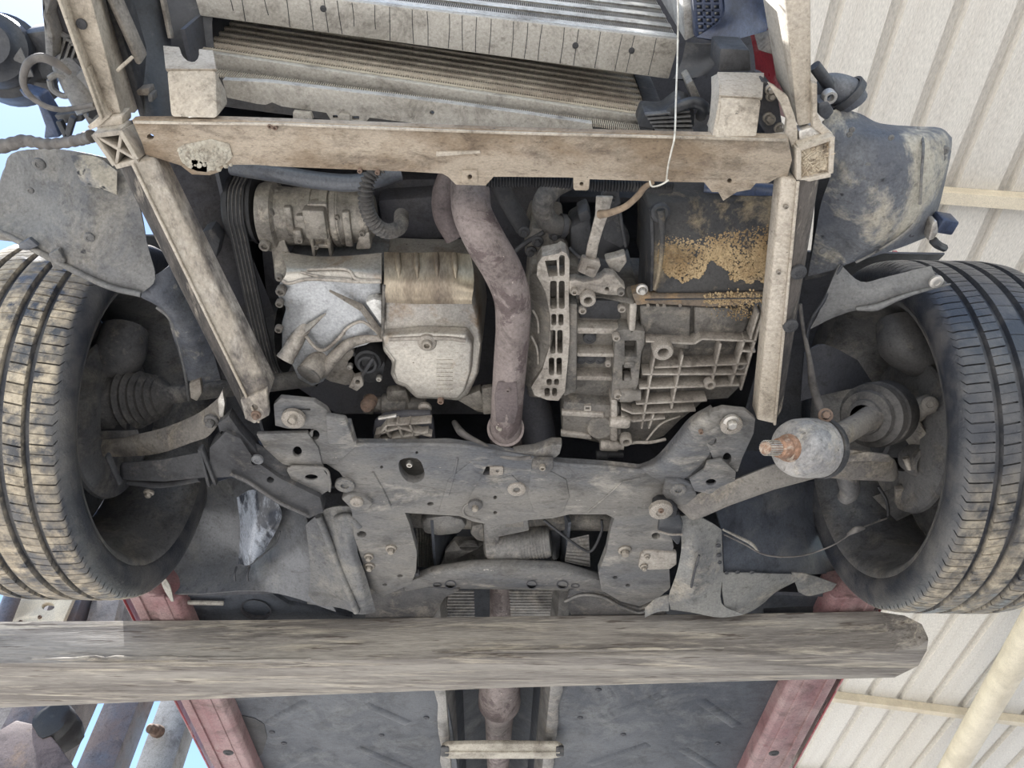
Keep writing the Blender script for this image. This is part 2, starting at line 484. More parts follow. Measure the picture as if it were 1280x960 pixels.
for i in range(-10, 26):
    s = i * PITCHX
    if pm is None:
        b = panel_mesh(); b.v = [p + root_loc(roof) for p in b.v]
        o = mesh_obj('roof_panel', b, 'roof_white', roof, smooth=12)
        pm = o
    else:
        o = pm.copy(); C.objects.link(o); o.parent = roof
    o.location = (s * math.cos(ang), 0, -s * math.sin(ang))
    o.rotation_euler = (0, ang, 0)
pu = None
for k, y in enumerate((0.1, 1.62, 3.12, 4.62, 6.15, 7.6, 9.1, 10.6)):
    if pu is None:
        b = MB()
        sec = [(-.03, 0), (.03, 0), (.03, -.018), (.026, -.018), (.026, -.004), (-.026, -.004), (-.026, -.066), (.026, -.066), (.026, -.052), (.03, -.052), (.03, -.07), (-.03, -.07)]
        l0 = [Vector((-2.6, yy, zz)) for yy, zz in sec]; l1 = [Vector((6.4, yy, zz)) for yy, zz in sec]
        b.loft([l0, l1])
        b.v = [p + root_loc(roof) for p in b.v]
        o = mesh_obj('purlin', b, 'roof_steel', roof, smooth=20)
        pu = o
    else:
        o = pu.copy(); C.objects.link(o); o.parent = roof
    o.location = (0, y - 3.5, -.002)
    o.rotation_euler = (0, ang, 0)
# round truss tube under the roof
b = MB()
p0, p1 = at(1345, 690, 2.75), at(1150, 1030, 2.9)
dirn = (p1 - p0).normalized()
b.tube([p0 - dirn * .6, p0, p1, p1 + dirn * 1.2], .092, 28, 2, raw=True)
single('truss_tube', b, 'roof_steel', 'thick cream round steel tube slanting below the ribbed roof', 'tube')

def vplate(b, pts, y, th, holes=()):
    lp = [[atY(p[0], p[1], y) for p in l] for l in [pts] + list(holes)]
    tris = tessellate_polygon([[Vector((p.x, p.z, 0)) for p in l] for l in lp])
    flat = [p for l in lp for p in l]; n = len(flat)
    vs = flat + [p + Vector((0, th, 0)) for p in flat]; fs = []
    for tr in tris:
        fs.append(tuple(tr)); fs.append(tuple(i + n for i in reversed(tr)))
    o = 0
    for l in lp:
        m = len(l)
        for i in range(m):
            fs.append((o + i, o + (i + 1) % m, o + (i + 1) % m + n, o + i + n))
        o += m
    return b.add(vs, fs)
# ------------------------------------------------------------------ the lift's steelwork beyond the sill
def vpost(name, x, y, w, d, z0, z1, m, label, bev=.006, cat='post', open_c=False, rz=0.0):
    t = thing(name, label, cat, (x, y, z0))
    b = MB()
    R = Matrix.Rotation(rz, 3, 'Z')
    if open_c:
        e = .008
        sec = [(-w / 2, -d / 2), (w / 2, -d / 2), (w / 2, d / 2), (w / 2 - e, d / 2), (w / 2 - e, -d / 2 + e), (-w / 2 + e, -d / 2 + e), (-w / 2 + e, d / 2), (-w / 2, d / 2)]
    else:
        sec = [(-w / 2, -d / 2), (w / 2, -d / 2), (w / 2, d / 2), (-w / 2, d / 2)]
    for zz in (0,):
        l0 = [Vector((x, y, z0)) + R @ Vector((a, c, 0)) for a, c in sec]
        l1 = [Vector((x, y, z1)) + R @ Vector((a, c, 0)) for a, c in sec]
        b.loft([l0, l1])
    mesh_obj('column', b, m, t, bev=bev)
    b = MB(); b.box((x, y, z0 + .01), (w + .16, d + .16, .02)); mesh_obj('base_plate', b, m, t, bev=.003)
    for sx in (-1, 1):
        for sy in (-1, 1):
            bolt(t, Vector((x + sx * (w / 2 + .045), y + sy * (d / 2 + .045), .022)), .018, d=(0, 0, 1))
    return t
q = atY(140, 920, 3.55)
t = vpost('steel_post', q.x - .02, q.y + .08, .165, .16, 0, 5.2, 'post_blue', 'dark blue and rust steel post standing beside the grey bolted post')
q = atY(203, 920, 3.25)
t = vpost('steel_post', q.x + .01, q.y + .06, .15, .12, 0, 3.75, 'post_grey', 'pale grey steel post with a rusty stud on it, next to the red sill')
w = atY(199, 915, 3.25)
b = MB(); b.lathe([(.026, 0), (.026, .03), (.02, .035), (.02, .07), (.012, .078), (.001, .078)], w, (-.2, -1, -.25), 16)
mesh_obj('stud', b, 'rust_bolt', t)
# rusty lift tower at the frame's corner, with its carriage
q = atY(30, 920, 2.6)
t = thing('lift_tower', 'rusty brown and blue lift tower behind the plank, with a black rubber pad', 'lift', (q.x, q.y, 0))
b = MB(); b.loft([[Vector((q.x + a, q.y + c, z)) for a, c in ((-.28, -.02), (.085, -.02), (.085, .22), (-.28, .22))] for z in (0, 3.30)])
mesh_obj('column', b, 'post_paint', t, bev=.008)
b = MB(); b.box((q.x - .1, q.y + .1, .012), (.6, .45, .024)); mesh_obj('base_plate', b, 'post_paint', t, bev=.004)
b = MB(); b.loft([[Vector((q.x + a, q.y + c, z)) for a, c in ((-.07, -.03), (.06, -.03), (.06, -.019), (-.07, -.019))] for z in (2.2, 3.1)])
mesh_obj('blue_strip', b, 'post_blue', t, bev=.002, label='faded blue strip down the tower')
# diagonal brace running down to the right from the tower
b = MB(); vplate(b, [(-30, 930), (20, 900), (54, 908), (72, 930), (110, 985), (110, 1010), (-30, 1010)], 2.5, .03); mesh_obj('gusset', b, 'post_rust', t, bev=.004)
b = MB()
pc = atY(72, 908, 2.55)
b.loft([[pc + Vector((r * math.cos(a) * (1 + .12 * math.sin(3 * a + y * 30)), y, r * math.sin(a) * (1.1 + .1 * math.cos(4 * a)))) for a in [2 * PI * i / 16 for i in range(16)]] for y, r in ((-.06, .035), (-.055, .055), (-.02, .06), (.0, .05), (.02, .062), (.07, .06), (.08, .04))])
pad = mesh_obj('rubber_pad', b, 'rubber_black', t, smooth=60, label='black rubber pad')
# carriage plate above the plank
t = thing('lift_carriage', 'beige lift carriage plate with a round hole, under the muddy tyre', 'lift', at(50, 800, 1.15))
ycar = 2.35
ol = [(-4, 782), (12, 742), (96, 738), (72, 792), (-10, 796)]
hl = circ(60, 758, 8, 5, 14)
b = MB(); vplate(b, ol, ycar, .02, [hl]); mesh_obj('plate', b, 'roof_steel', t, bev=.002)
b = MB(); b.bar(atY(100, 730, ycar + .1), atY(62, 830, ycar + .1), .11, .1, Vector((0, 1, 0))); mesh_obj('upright', b, 'post_blue', t, bev=.004)
b = MB(); b.bar(atY(140, 735, ycar + .14), atY(120, 820, ycar + .14), .1, .06, Vector((0, 1, 0))); mesh_obj('upright', b, 'post_paint', t, bev=.004)
for p in ((50, 772), (26, 778)):
    bolt(t, atY(p[0], p[1], ycar), .008, 'cap', 'rust_bolt', d=(0, -1, 0))
b = MB(); b.tube([atY(-6, 800, 2.3), atY(20, 735, 2.3)], .028, 16, raw=True)
single('pipe', b, 'post_blue', 'slim blue pipe at the edge of the frame below the muddy tyre', 'pipe')

# ================================================================== the wooden plank the car rests on
zb = .85
t = thing('plank', 'long weathered timber beam with a rounded end lying under the car', 'plank', at(560, 830, zb))
mw = mat('timber', (150, 142, 130), (118, 110, 102), s=16, lo=.42, hi=.58, dust=(186, 174, 152), ds=30, dlo=.52, dhi=.66, spots=(96, 84, 74), ss=70, sthr=.62, rough=.85, bump=1.0, bs=70, stretch=(.11, 1.5, 1.5), grime=.45, gs=34)
out = [(-260, 832.5), (0, 829), (300, 827), (640, 822), (950, 818), (1118, 814), (1148, 808), (1161, 799)]   # front lower edge
fr = [at(x, y, zb) for x, y in out]
bk = [at(x, y, zb) for x, y in ((1159, 812), (1148, 832), (1118, 847), (1040, 849), (950, 851), (640, 860), (300, 873), (0, 886), (-260, 897))]
loop = fr + bk
loop2 = []
cx = sum(p.x for p in loop) / len(loop); cy = sum(p.y for p in loop) / len(loop)
b = MB()
up = Vector((0, 0, .098))
ins = lambda p, k: Vector((p.x, p.y + (cy - p.y) * k, p.z))
ups = [.098] * len(loop)
for i_, u_ in ((5, .096), (6, .075), (7, .038), (8, .05), (9, .085)): ups[i_] = u_
b.loft([[ins(p, .022) for p in loop], [p + Vector((0, 0, .0035)) for p in loop], [p + Vector((0, 0, u - .004)) for p, u in zip(loop, ups)], [ins(p, .05) + Vector((0, 0, u)) for p, u in zip(loop, ups)]])
mesh_obj('beam', b, mw, t, smooth=30)
# split grain ridges along the bottom front edge
rnd = random.Random(3)
for (x0, y0, x1, y1, w) in ((40, 824, 330, 822, .010), (260, 826, 640, 818.5, .008), (540, 815, 905, 810, .007), (700, 820, 1010, 815.5, .006), (120, 832, 420, 829.5, .006)):
    b = MB(); n = 22; pts = []
    for i in range(n + 1):
        f = i / n
        pts.append(at(x0 + (x1 - x0) * f, y0 + (y1 - y0) * f + rnd.uniform(-.9, .9), zb + .0012 if y0 + (y1 - y0) * f > 823.5 else zb + .008))
    b.tube(pts, [w * .5 * (0.25 + math.sin(PI * i / n)) * rnd.uniform(.5, 1.0) + .0006 for i in range(n + 1)], 6, raw=True)
    mesh_obj('splinter', b, mw, t, smooth=60)

# ================================================================== wheels
def tire_material(name, mud, amt, sel):
    m = bpy.data.materials.new(name); m.use_nodes = True
    nt = m.node_tree; nt.nodes.clear(); N, L = nt.nodes.new, nt.links.new
    out = N('ShaderNodeOutputMaterial'); bs = N('ShaderNodeBsdfPrincipled'); L(bs.outputs[0], out.inputs[0])
    tc = N('ShaderNodeTexCoord'); sp = N('ShaderNodeSeparateXYZ'); L(tc.outputs['Object'], sp.inputs[0])
    def math_(op, a, b=None):
        x = N('ShaderNodeMath'); x.operation = op
        for i, v in enumerate((a, b)):
            if v is None: continue
            if isinstance(v, (int, float)): x.inputs[i].default_value = v
            else: L(v, x.inputs[i])
        return x.outputs[0]
    def noise(sc, det=6, r=.65):
        x = N('ShaderNodeTexNoise'); x.inputs['Scale'].default_value = sc; x.inputs['Detail'].default_value = det; x.inputs['Roughness'].default_value = r
        L(tc.outputs['Object'], x.inputs['Vector']); return x.outputs[0]
    def rng(v, a, b):
        x = N('ShaderNodeMapRange'); x.inputs[1].default_value = a; x.inputs[2].default_value = b; L(v, x.inputs[0]); return x.outputs[0]
    r = math_('SQRT', math_('ADD', math_('MULTIPLY', sp.outputs[1], sp.outputs[1]), math_('MULTIPLY', sp.outputs[2], sp.outputs[2])))
    tread = rng(r, .3165, .3225)
    # which part of the tread met the mud
    side = rng(math_('ADD', math_('ADD', math_('MULTIPLY', sp.outputs[1], sel[0]), math_('MULTIPLY', sp.outputs[2], sel[1])), math_('MULTIPLY', noise(9), .35)), sel[2], sel[3])
    f = math_('MULTIPLY', math_('MULTIPLY', tread, side), rng(noise(26, 8, .7), amt[0], amt[1]))
    mx = N('ShaderNodeMix'); mx.data_type = 'RGBA'; L(f, mx.inputs[0]); mx.inputs[6].default_value = lin((44, 47, 55))  # slight blue in the base imitates sky sheen on clean tread
    mud2 = N('ShaderNodeMix'); mud2.data_type = 'RGBA'; L(rng(noise(60, 6), .4, .62), mud2.inputs[0])
    mud2.inputs[6].default_value = lin(mud); mud2.inputs[7].default_value = lin(tuple(int(v * .66) for v in mud))
    L(mud2.outputs[2], mx.inputs[7])
    # thin dust over the sidewall
    dx = N('ShaderNodeMix'); dx.data_type = 'RGBA'; L(rng(noise(14, 6), .42, .75), dx.inputs[0]); L(mx.outputs[2], dx.inputs[6]); dx.inputs[7].default_value = lin((98, 94, 90))
    L(dx.outputs[2], bs.inputs['Base Color'])
    rr = N('ShaderNodeMapRange'); rr.inputs[3].default_value = .33; rr.inputs[4].default_value = .92; L(f, rr.inputs[0]); L(rr.outputs[0], bs.inputs['Roughness'])
    bp = N('ShaderNodeBump'); bp.inputs['Strength'].default_value = .5; bp.inputs['Distance'].default_value = .003; L(noise(110, 6, .7), bp.inputs['Height']); L(bp.outputs[0], bs.inputs['Normal'])
    MATS[name] = m
tire_material('tire_muddy', (186, 168, 138), (.40, .54), (0.0, 0.0, -.6, -.4))
tire_material('tire_half_muddy', (178, 162, 134), (.38, .54), (.55, -1.0, .30, .46))

RT, WT = .325, .222
def tire_mesh(b, c, inner):
    """tread with four grooves, cross cuts in each band; inner = +1/-1 side that faces the car"""
    G = [(-.058, .010), (-.019, .011), (.021, .011), (.060, .010)]
    prof = []
    for x, r in ((.090, .257), (.096, .261), (.103, .268), (.108, .278), (.1095, .288), (.1085, .298), (.106, .306)):
        prof.append((-x, r, None))
    prof += [(-.102, .3135, None), (-.0965, .3195, 's'), (-.0925, .3215, 's'), (-.08, .3235, 's'), (-.07, .3243, 's')]
    last = None
    bands = ['s', 'm', 'c', 'm', 's']
    for gi, (gx, gw) in enumerate(G):
        bd = bands[gi]
        prof += [(gx - gw / 2 - .0012, .3248, bd), (gx - gw / 2 + .0008, .3165, None), (gx + gw / 2 - .0008, .3165, None), (gx + gw / 2 + .0012, .3248, bands[gi + 1])]
        if gi < 3:
            mx_ = (gx + G[gi + 1][0]) / 2
            prof += [(mx_ - .006, .3252, bands[gi + 1]), (mx_ + .006, .3252, bands[gi + 1])]
    prof += [(.07, .3243, 's'), (.08, .3235, 's'), (.0925, .3215, 's'), (.0965, .3195, 's'), (.102, .3135, None)]
    for x, r in reversed(((.090, .257), (.096, .261), (.103, .268), (.108, .278), (.1095, .288), (.1085, .298), (.106, .306))):
        prof.append((x, r, None))
    NP = 68
    ph = [(0, 0), (.012, .0058), (.075, .0058), (.087, 0), (.30, 0), (.50, 0), (.507, .0032), (.54, .0032), (.547, 0), (.78, 0)]
    loops = []
    rr = random.Random(5)
    for p in range(NP):
        for f, dep in ph:
            loop = []
            for x, r, bd in prof:
                d = 0.0; sl = 0.0
                if bd == 's':
                    d = dep; sl = .10 * abs(x) / .1
                elif bd == 'm':
                    d = dep if f < .2 else dep * .6; sl = 2.2 * abs(x)
                elif bd == 'c':
                    d = dep * .35 if f > .3 else 0
                th = 2 * PI * (p + f) / NP + sl * 2 * PI / NP * 3
                R_ = r - d
                loop.append(Vector((c.x + x, c.y + R_ * math.cos(th), c.z + R_ * math.sin(th))))
            loops.append(loop)
    n = len(prof); vs = [p for l in loops for p in l]; fs = []
    m = len(loops)
    for i in range(m):
        j = (i + 1) % m
        for k in range(n - 1):
            fs.append((i * n + k, i * n + k + 1, j * n + k + 1, j * n + k))
    b.add(vs, fs)
def wheel(c, side, tm, label):
    """side -1: on the picture's left, its inner face looks to +x"""
    s = -side                                   # direction towards the car's middle
    t = thing('wheel', label, 'wheel', c, group='front wheels hanging from the lifted car')
    b = MB(); tire_mesh(b, c, s)
    mesh_obj('tire', b, tm, t, smooth=32)
    b = MB()
    X = Vector((s, 0, 0))
    b.lathe([(r_ + .029, t_) for r_, t_ in ((.228, .098), (.236, .101), (.238, .096), (.226, .092), (.219, .080), (.214, .060), (.200, .045), (.197, -.045), (.206, -.07), (.222, -.085), (.234, -.098),
             (.238, -.100), (.228, -.103), (.214, -.088), (.202, -.075), (.190, -.045), (.193, .040), (.207, .056), (.2125, .075), (.221, .090), (.228, .098))], c, X, 72)
    mesh_obj('rim', b, 'rim_dusty', t, smooth=50)
    b = MB(); b.lathe([(.04, -.078), (.228, -.074), (.228, -.068), (.04, -.070)], c, X, 60); mesh_obj('spoke_gap_blocker', b, 'rim_dusty', t)  # solid disc added to block bright gaps between the spokes
    for k in range(5):
        a = 2 * PI * k / 5 + .3
        b = MB(); u = Vector((0, math.cos(a), math.sin(a))); w = Vector((0, -math.sin(a), math.cos(a)))
        o = c - X * .062
        l0 = [o + u * .04 + w * .034 * i + X * .014 * j for i, j in ((-1, -1), (1, -1), (1, 1), (-1, 1))]
        l1 = [o + u * .228 + w * .022 * i + X * .012 * j for i, j in ((-1, -1), (1, -1), (1, 1), (-1, 1))]
        b.loft([l0, l1]); mesh_obj('spoke', b, 'rim_dusty', t, bev=.006)
    return t
mat('rim_dusty', (108, 106, 104), (88, 87, 88), s=8, dust=(136, 128, 116), ds=14, dlo=.5, dhi=.7, rough=.5, metal=.25, bump=.15)
WL = Vector((-.745, .975, CAMZ + 1.06))
WR = Vector((.79, .985, CAMZ + 1.06))
wheel(WL, -1, 'tire_muddy', 'mud caked front wheel hanging beside the shiny torn liner')
wheel(WR, 1, 'tire_half_muddy', 'front wheel with half clean tread tinted for blue sky sheen, beside the detached driveshaft')
# brake disc with shield, hub and upright on each side
for (c, side, lab) in ((WL, -1, 'dusty brake disc inside the mud caked wheel'), (WR, 1, 'dusty brake disc inside the half clean wheel')):
    s = -side; X = Vector((s, 0, 0))
    t = thing('brake_disc', lab, 'brake disc', c - Vector((0, 0, .14)), group='front brakes')
    b = MB(); b.lathe([(.14, -.012), (.14, .012), (.075, .012), (.075, -.012), (.14, -.012)], c - X * .01, X, 48); mesh_obj('disc', b, 'arm_steel', t)
    b = MB(); b.lathe([(.136, .026), (.146, .026), (.148, .020), (.142, .016)], c, X, 48); 
    b.lathe([(.146, .024), (.11, .034), (.07, .036), (.068, .030), (.11, .028), (.146, .018)], c, X, 48); mesh_obj('dust_shield', b, 'rim_dusty', t, smooth=50)
    b = MB(); b.lathe([(.01, -.055), (.066, -.055), (.07, -.05), (.07, .0), (.045, .005), (.045, .075), (.04, .08), (.01, .08)], c, X, 36); mesh_obj('hub', b, 'dark_metal', t)

# ================================================================== car body, underside
ZS = .955 + CAMZ
body = thing('car_body', 'underside of a red car body with dusty floor pans and red sills', 'car', (0.02, 2.0, ZS))
def wpts(pts, z): return [Vector((x, y, z)) for x, y in pts]
# sills: measured outer and inner edges continue straight to the rear
def sill(pts_out, pts_in, sgn):
    a0, a1 = (at(*p, .955) for p in pts_out)
    i0, i1 = (at(*p, .955) for p in pts_in)
    da, di = (a1 - a0).normalized(), (i1 - i0).normalized()
    A = [a0 - da * .02, a0 + da * 2.3]; I = [i0 - di * .02, i0 + di * 2.3]
    b = MB()
    sec = []
    for a, i in zip(A, I):
        sec.append([a + Vector((sgn * .006, 0, .08)), a + Vector((0, 0, .04)), a + Vector((-sgn * .006, 0, .012)), a.lerp(i, .10), a.lerp(i, .92), i + Vector((0, 0, .012)), i + Vector((0, 0, .07))])
    b.loft(sec)
    o = mesh_obj('sill', b, 'red_dusty', body, bev=.004)
    # painted flank strip and pinch weld
    b = MB()
    w0, w1 = (a.lerp(i, .30) for a, i in zip(A, I))
    b.bar(w0, w1, .004, .010); mesh_obj('pinch_weld', b, 'red_dusty', o, bev=.001)
    b = MB()
    b.loft([[a + Vector((sgn * .014, 0, z0)) + Vector((sgn * k, 0, 0)) for z0, k in ((.12, .034), (.055, .024), (.020, .000), (.016, .004), (.050, .032), (.12, .042))] for a in A])
    mesh_obj('flank', b, 'red_paint', o, bev=.002)
    for f in (.12, .30, .5, .7):
        p = A[0].lerp(I[0], .62).lerp(A[1].lerp(I[1], .62), f)
        bolt(o, p - Vector((0, 0, .001)), .014, 'clip', 'dark_metal', name='plug')  # dark disc standing in for a jacking hole
    # pressed step along the sill
    b = MB(); b.bar(A[0].lerp(I[0], .62) + Vector((0, 0, .002)), A[1].lerp(I[1], .62) + Vector((0, 0, .002)), .032, .010); mesh_obj('step', b, 'red_dusty', o, bev=.003)
    return o
sill([(152, 742), (262, 960)], [(228, 758), (316, 960)], -1)
sill([(1108, 747), (992, 960)], [(1036, 757), (935, 960)], 1)
# floor pans with diagonal beads
ZF = 1.0
def flat_bead(parent, x0, y0, x1, y1, w=.034, h=.0045, z=ZF, m='underbody'):
    b = MB(); p0, p1 = at(x0, y0, z), at(x1, y1, z)
    d = (p1 - p0).normalized(); s = Vector((-d.y, d.x, 0))
    L = []
    for k, zz in ((1.0, .001), (.72, -h * .55), (.3, -h)):
        e = d * (w * (1 - k))
        L.append([p0 + e - s * w * k / 2 + Vector((0, 0, zz)), p1 - e - s * w * k / 2 + Vector((0, 0, zz)), p1 - e + s * w * k / 2 + Vector((0, 0, zz)), p0 + e + s * w * k / 2 + Vector((0, 0, zz))])
    b.loft(L, False, True)
    return mesh_obj('bead', b, m, parent, smooth=50)
b = MB(); b.plate([(205, 742), (470, 742), (545, 745), (560, 880), (572, 960), (590, 1120), (440, 1120), (322, 985), (268, 860)], ZF, .02)
fl = mesh_obj('floor_pan', b, 'underbody', body, bev=.003)
for q in ((332, 906, 386, 876), (352, 962, 398, 935), (445, 934, 520, 965), (455, 880, 512, 905), (290, 872, 330, 868)):
    flat_bead(fl, *q)
for q in ((355, 929), (477, 919), (533, 897), (340, 915)):
    bolt(fl, (*q, ZF), .008, 'clip', 'body_dark', name='plug')  # dark discs in place of floor holes
b = MB(); b.plate([(288, 902), (300, 894), (318, 898), (330, 905), (334, 922), (328, 942), (312, 956), (298, 948), (292, 930), (284, 916)], ZF - .0015, .002); mesh_obj('oil_stain', b, 'rubber_black', fl, label='black oily stain')
b = MB(); b.plate([(700, 742), (1045, 742), (1015, 860), (945, 985), (830, 1120), (668, 1120), (682, 960), (694, 880)], ZF, .02)
fr_ = mesh_obj('floor_pan', b, 'underbody', body, bev=.003)
for q in ((748, 902, 828, 868), (735, 956, 812, 930), (875, 875, 922, 908), (853, 936, 905, 968)):
    flat_bead(fr_, *q)
for q in ((725, 897), (779, 918), (897, 929), (748, 862)):
    bolt(fr_, (*q, ZF), .008, 'clip', 'body_dark', name='plug')  # floor holes shown as dark discs
# raised outer strip of the floor pans, toeboard in front of them
b = MB(); b.sheet([[(200, 742, .99), (330, 738, .99), (470, 735, 1.0), (545, 735, 1.0)], [(205, 725, 1.05), (330, 715, 1.06), (470, 705, 1.1), (550, 700, 1.1)], [(240, 640, 1.25), (340, 630, 1.3), (460, 610, 1.35), (560, 600, 1.35)]])
mesh_obj('toeboard', b, 'body_dark', body, thick=.008)
b = MB(); b.sheet([[(700, 735, 1.0), (780, 735, 1.0), (920, 738, .99), (1050, 742, .99)], [(695, 700, 1.1), (780, 705, 1.1), (920, 715, 1.06), (1045, 725, 1.05)], [(690, 600, 1.35), (790, 610, 1.35), (900, 630, 1.3), (1010, 640, 1.25)]])
mesh_obj('toeboard', b, 'body_dark', body, thick=.008)
# tunnel
YT0, YT1 = 1.18, 3.6
xl0, xr0 = at(545, 748, 1.0).x, at(704, 748, 1.0).x
xl1, xr1 = at(566, 905, 1.0).x, at(690, 905, 1.0).x
b = MB(); rows = []
for y in (YT0, 1.6, 2.2, 2.9, YT1):
    c = (xl0 + xr0) / 2; w = (xr0 - xl0) / 2
    z = 1.0 + CAMZ
    rows.append([Vector((c - w, y, z)), Vector((c - w * .92, y, z + .05)), Vector((c - w * .75, y, z + .13)), Vector((c - w * .3, y, z + .17)), Vector((c + w * .3, y, z + .17)), Vector((c + w * .75, y, z + .13)), Vector((c + w * .92, y, z + .05)), Vector((c + w, y, z))])
nr, nc = len(rows), len(rows[0])
b.add([p for r in rows for p in r], [(i * nc + j, i * nc + j + 1, (i + 1) * nc + j + 1, (i + 1) * nc + j) for i in range(nr - 1) for j in range(nc - 1)])
tun = mesh_obj('tunnel', b, 'underbody', body, thick=.006)
TC = (xl0 + xr0) / 2
# side rails of the tunnel (pale, ribbed shield edges)
for x0, x1, x2 in ((548, 566, 576), (704, 688, 680)):
    pass
def tunnel_flange(xs, sgn):
    b = MB()
    rows = []
    n = 26
    for i in range(n + 1):
        y = 1.34 + (3.4 - 1.34) * i / n
        x = TC + sgn * ((xr0 - xl0) / 2 - .008)
        wv = .004 * math.sin(i * 2.4)
        rows.append([Vector((x + sgn * (.026 + wv), y, ZF + CAMZ - .004)), Vector((x + sgn * .012, y, ZF + CAMZ - .010)), Vector((x, y, ZF + CAMZ - .006)), Vector((x - sgn * .012, y, ZF + CAMZ + .03)), Vector((x - sgn * .016, y, ZF + CAMZ + .07))])
    nc = 5
    b.add([p for r in rows for p in r], [(i * nc + j, i * nc + j + 1, (i + 1) * nc + j + 1, (i + 1) * nc + j) for i in range(n) for j in range(nc - 1)])
    mesh_obj('shield_edge', b, 'heat_shield', tun, thick=.002, smooth=50)
tunnel_flange(None, -1); tunnel_flange(None, 1)
# corrugated heat shields at the tunnel mouth
def corrugated(rows4, nrib, amp, m, parent, name='heat_shield', along=True):
    """rows4: four corners (pixel, pixel, height); ribs run from the first edge to the opposite one"""
    a, b_, c, d = (V3(p) for p in rows4)
    n = nrib * 6; nm = (b_ - a).cross(d - a).normalized()
    vs = []; K = 8
    for k in range(K + 1):
        for i in range(n + 1):
            u = i / n; w = k / K
            p = a.lerp(b_, u).lerp(d.lerp(c, u), w)
            vs.append(p + nm * amp * math.sin(2 * PI * nrib * u))
    bm_ = MB(); bm_.add(vs, [(k * (n + 1) + i, k * (n + 1) + i + 1, (k + 1) * (n + 1) + i + 1, (k + 1) * (n + 1) + i) for k in range(K) for i in range(n)])
    return mesh_obj(name, bm_, m, parent, smooth=60, thick=.0015)
sh = thing('heat_shield', 'corrugated grey heat shield at the tunnel mouth behind the subframe', 'heat shield', at(625, 755, 1.03))
corrugated([(560, 738, 1.03), (556, 790, 1.03), (594, 790, 1.05), (592, 738, 1.05)], 14, .0015, 'heat_shield', sh, 'shield_panel')
corrugated([(624, 738, 1.05), (622, 790, 1.05), (700, 790, 1.03), (694, 738, 1.03)], 15, .0015, 'heat_shield', sh, 'shield_panel')
corrugated([(520, 660, 1.12), (560, 655, 1.14), (553, 712, 1.06), (522, 708, 1.05)], 12, .0018, 'heat_shield', sh, 'shield_panel')
b = MB(); b.plate([(556, 690, 1.03), (568, 675, 1.05), (610, 675, 1.05), (612, 705, 1.03), (556, 705, 1.02)], 1.03, .01, [circ(586, 684, 12, 5)]); mesh_obj('shield_panel', b, 'heat_shield', sh, bev=.001)
# ------------------------------------------------------------------ body above: hood, fenders, firewall (hood and firewall unseen, added to keep light out)
b = MB()
hood = [(-.62, .42), (-.50, .30), (.46, .30), (.52, .42), (.66, 1.0), (.70, 1.35), (-.70, 1.35), (-.70, 1.0)]
z = CAMZ + 1.62
lo = [Vector((x, y, z + .08 * (y - .3))) for x, y in hood]; hi = [p + Vector((0, 0, .03)) for p in lo]
b.loft([lo, hi]); mesh_obj('hood', b, 'body_dark', body, bev=.006)
b = MB(); b.sheet([[Vector((x, 1.30, CAMZ + z_)) for x in (-.50, -.2, .2, .50)] for z_ in (1.20, 1.4, 1.72)]); mesh_obj('firewall', b, 'body_dark', body, thick=.01)
def wheelhouse(c, s, y_in):
    b = MB(); rows = []
    for k in range(15):
        a = math.radians(38 + (122 - 38) * k / 14)       # from the rear over the top to the front
        rr = .375
        rows.append([Vector((c.x + s * x, c.y + rr * math.cos(a), c.z + .02 + rr * math.sin(a))) for x in (-.12, 0, .12, .22)])
    nc = 4
    b.add([p for r in rows for p in r], [(i * nc + j, i * nc + j + 1, (i + 1) * nc + j + 1, (i + 1) * nc + j) for i in range(14) for j in range(nc - 1)])
    mesh_obj('wheelhouse', b, 'body_dark', body, thick=.004, smooth=60)
    # outer fender behind and above the wheel
    b = MB(); pts = []
    for k in range(12):
        a = math.radians(8 + (106 - 8) * k / 11)
        pts.append(((c.y + .385 * math.cos(a)), c.z + .385 * math.sin(a)))
    top = [(c.y - .10, c.z + .52), (c.y + .5, c.z + .6), (c.y + .5, pts[0][1])]
    lp = pts + top
    l0 = [Vector((c.x - s * .115, y, z_)) for y, z_ in lp]; l1 = [Vector((c.x - s * .125, y, z_)) for y, z_ in lp]
    b.loft([l0, l1]); mesh_obj('fender', b, 'red_paint', body)
wheelhouse(WL, 1, 0); wheelhouse(WR, -1, 0)
# inner aprons that close the engine bay towards the wheels
b = MB(); b.sheet([[Vector((-.50, y, CAMZ + z_)) for y in (.62, .9, 1.3)] for z_ in (1.17, 1.4, 1.72)]); mesh_obj('apron', b, 'body_dark', body, thick=.006)
b = MB(); b.sheet([[Vector((.50, y, CAMZ + z_)) for y in (.52, .9, 1.3)] for z_ in (1.17, 1.4, 1.72)]); mesh_obj('apron', b, 'body_dark', body, thick=.006)
# dark panel and front apron added to block sky gaps behind the coolers
b = MB(); b.sheet([[Vector((x, .60, CAMZ + z_)) for x in (-.5, -.2, .2, .5)] for z_ in (1.24, 1.45, 1.7)]); mesh_obj('sky_block_panel', b, 'engine_dark', body, thick=.01)
b = MB(); b.sheet([[Vector((-.44, y, CAMZ + z_)) for y in (.30, .45, .66)] for z_ in (1.10, 1.3, 1.7)]); mesh_obj('apron', b, 'body_dark', body, thick=.006)
# cabin floor shell closing the body above the pans
b = MB(); b.box((0.02, 2.5, CAMZ + 1.62), (1.5, 2.3, .8)); 
mesh_obj('cabin', b, 'body_dark', body, bev=.05)

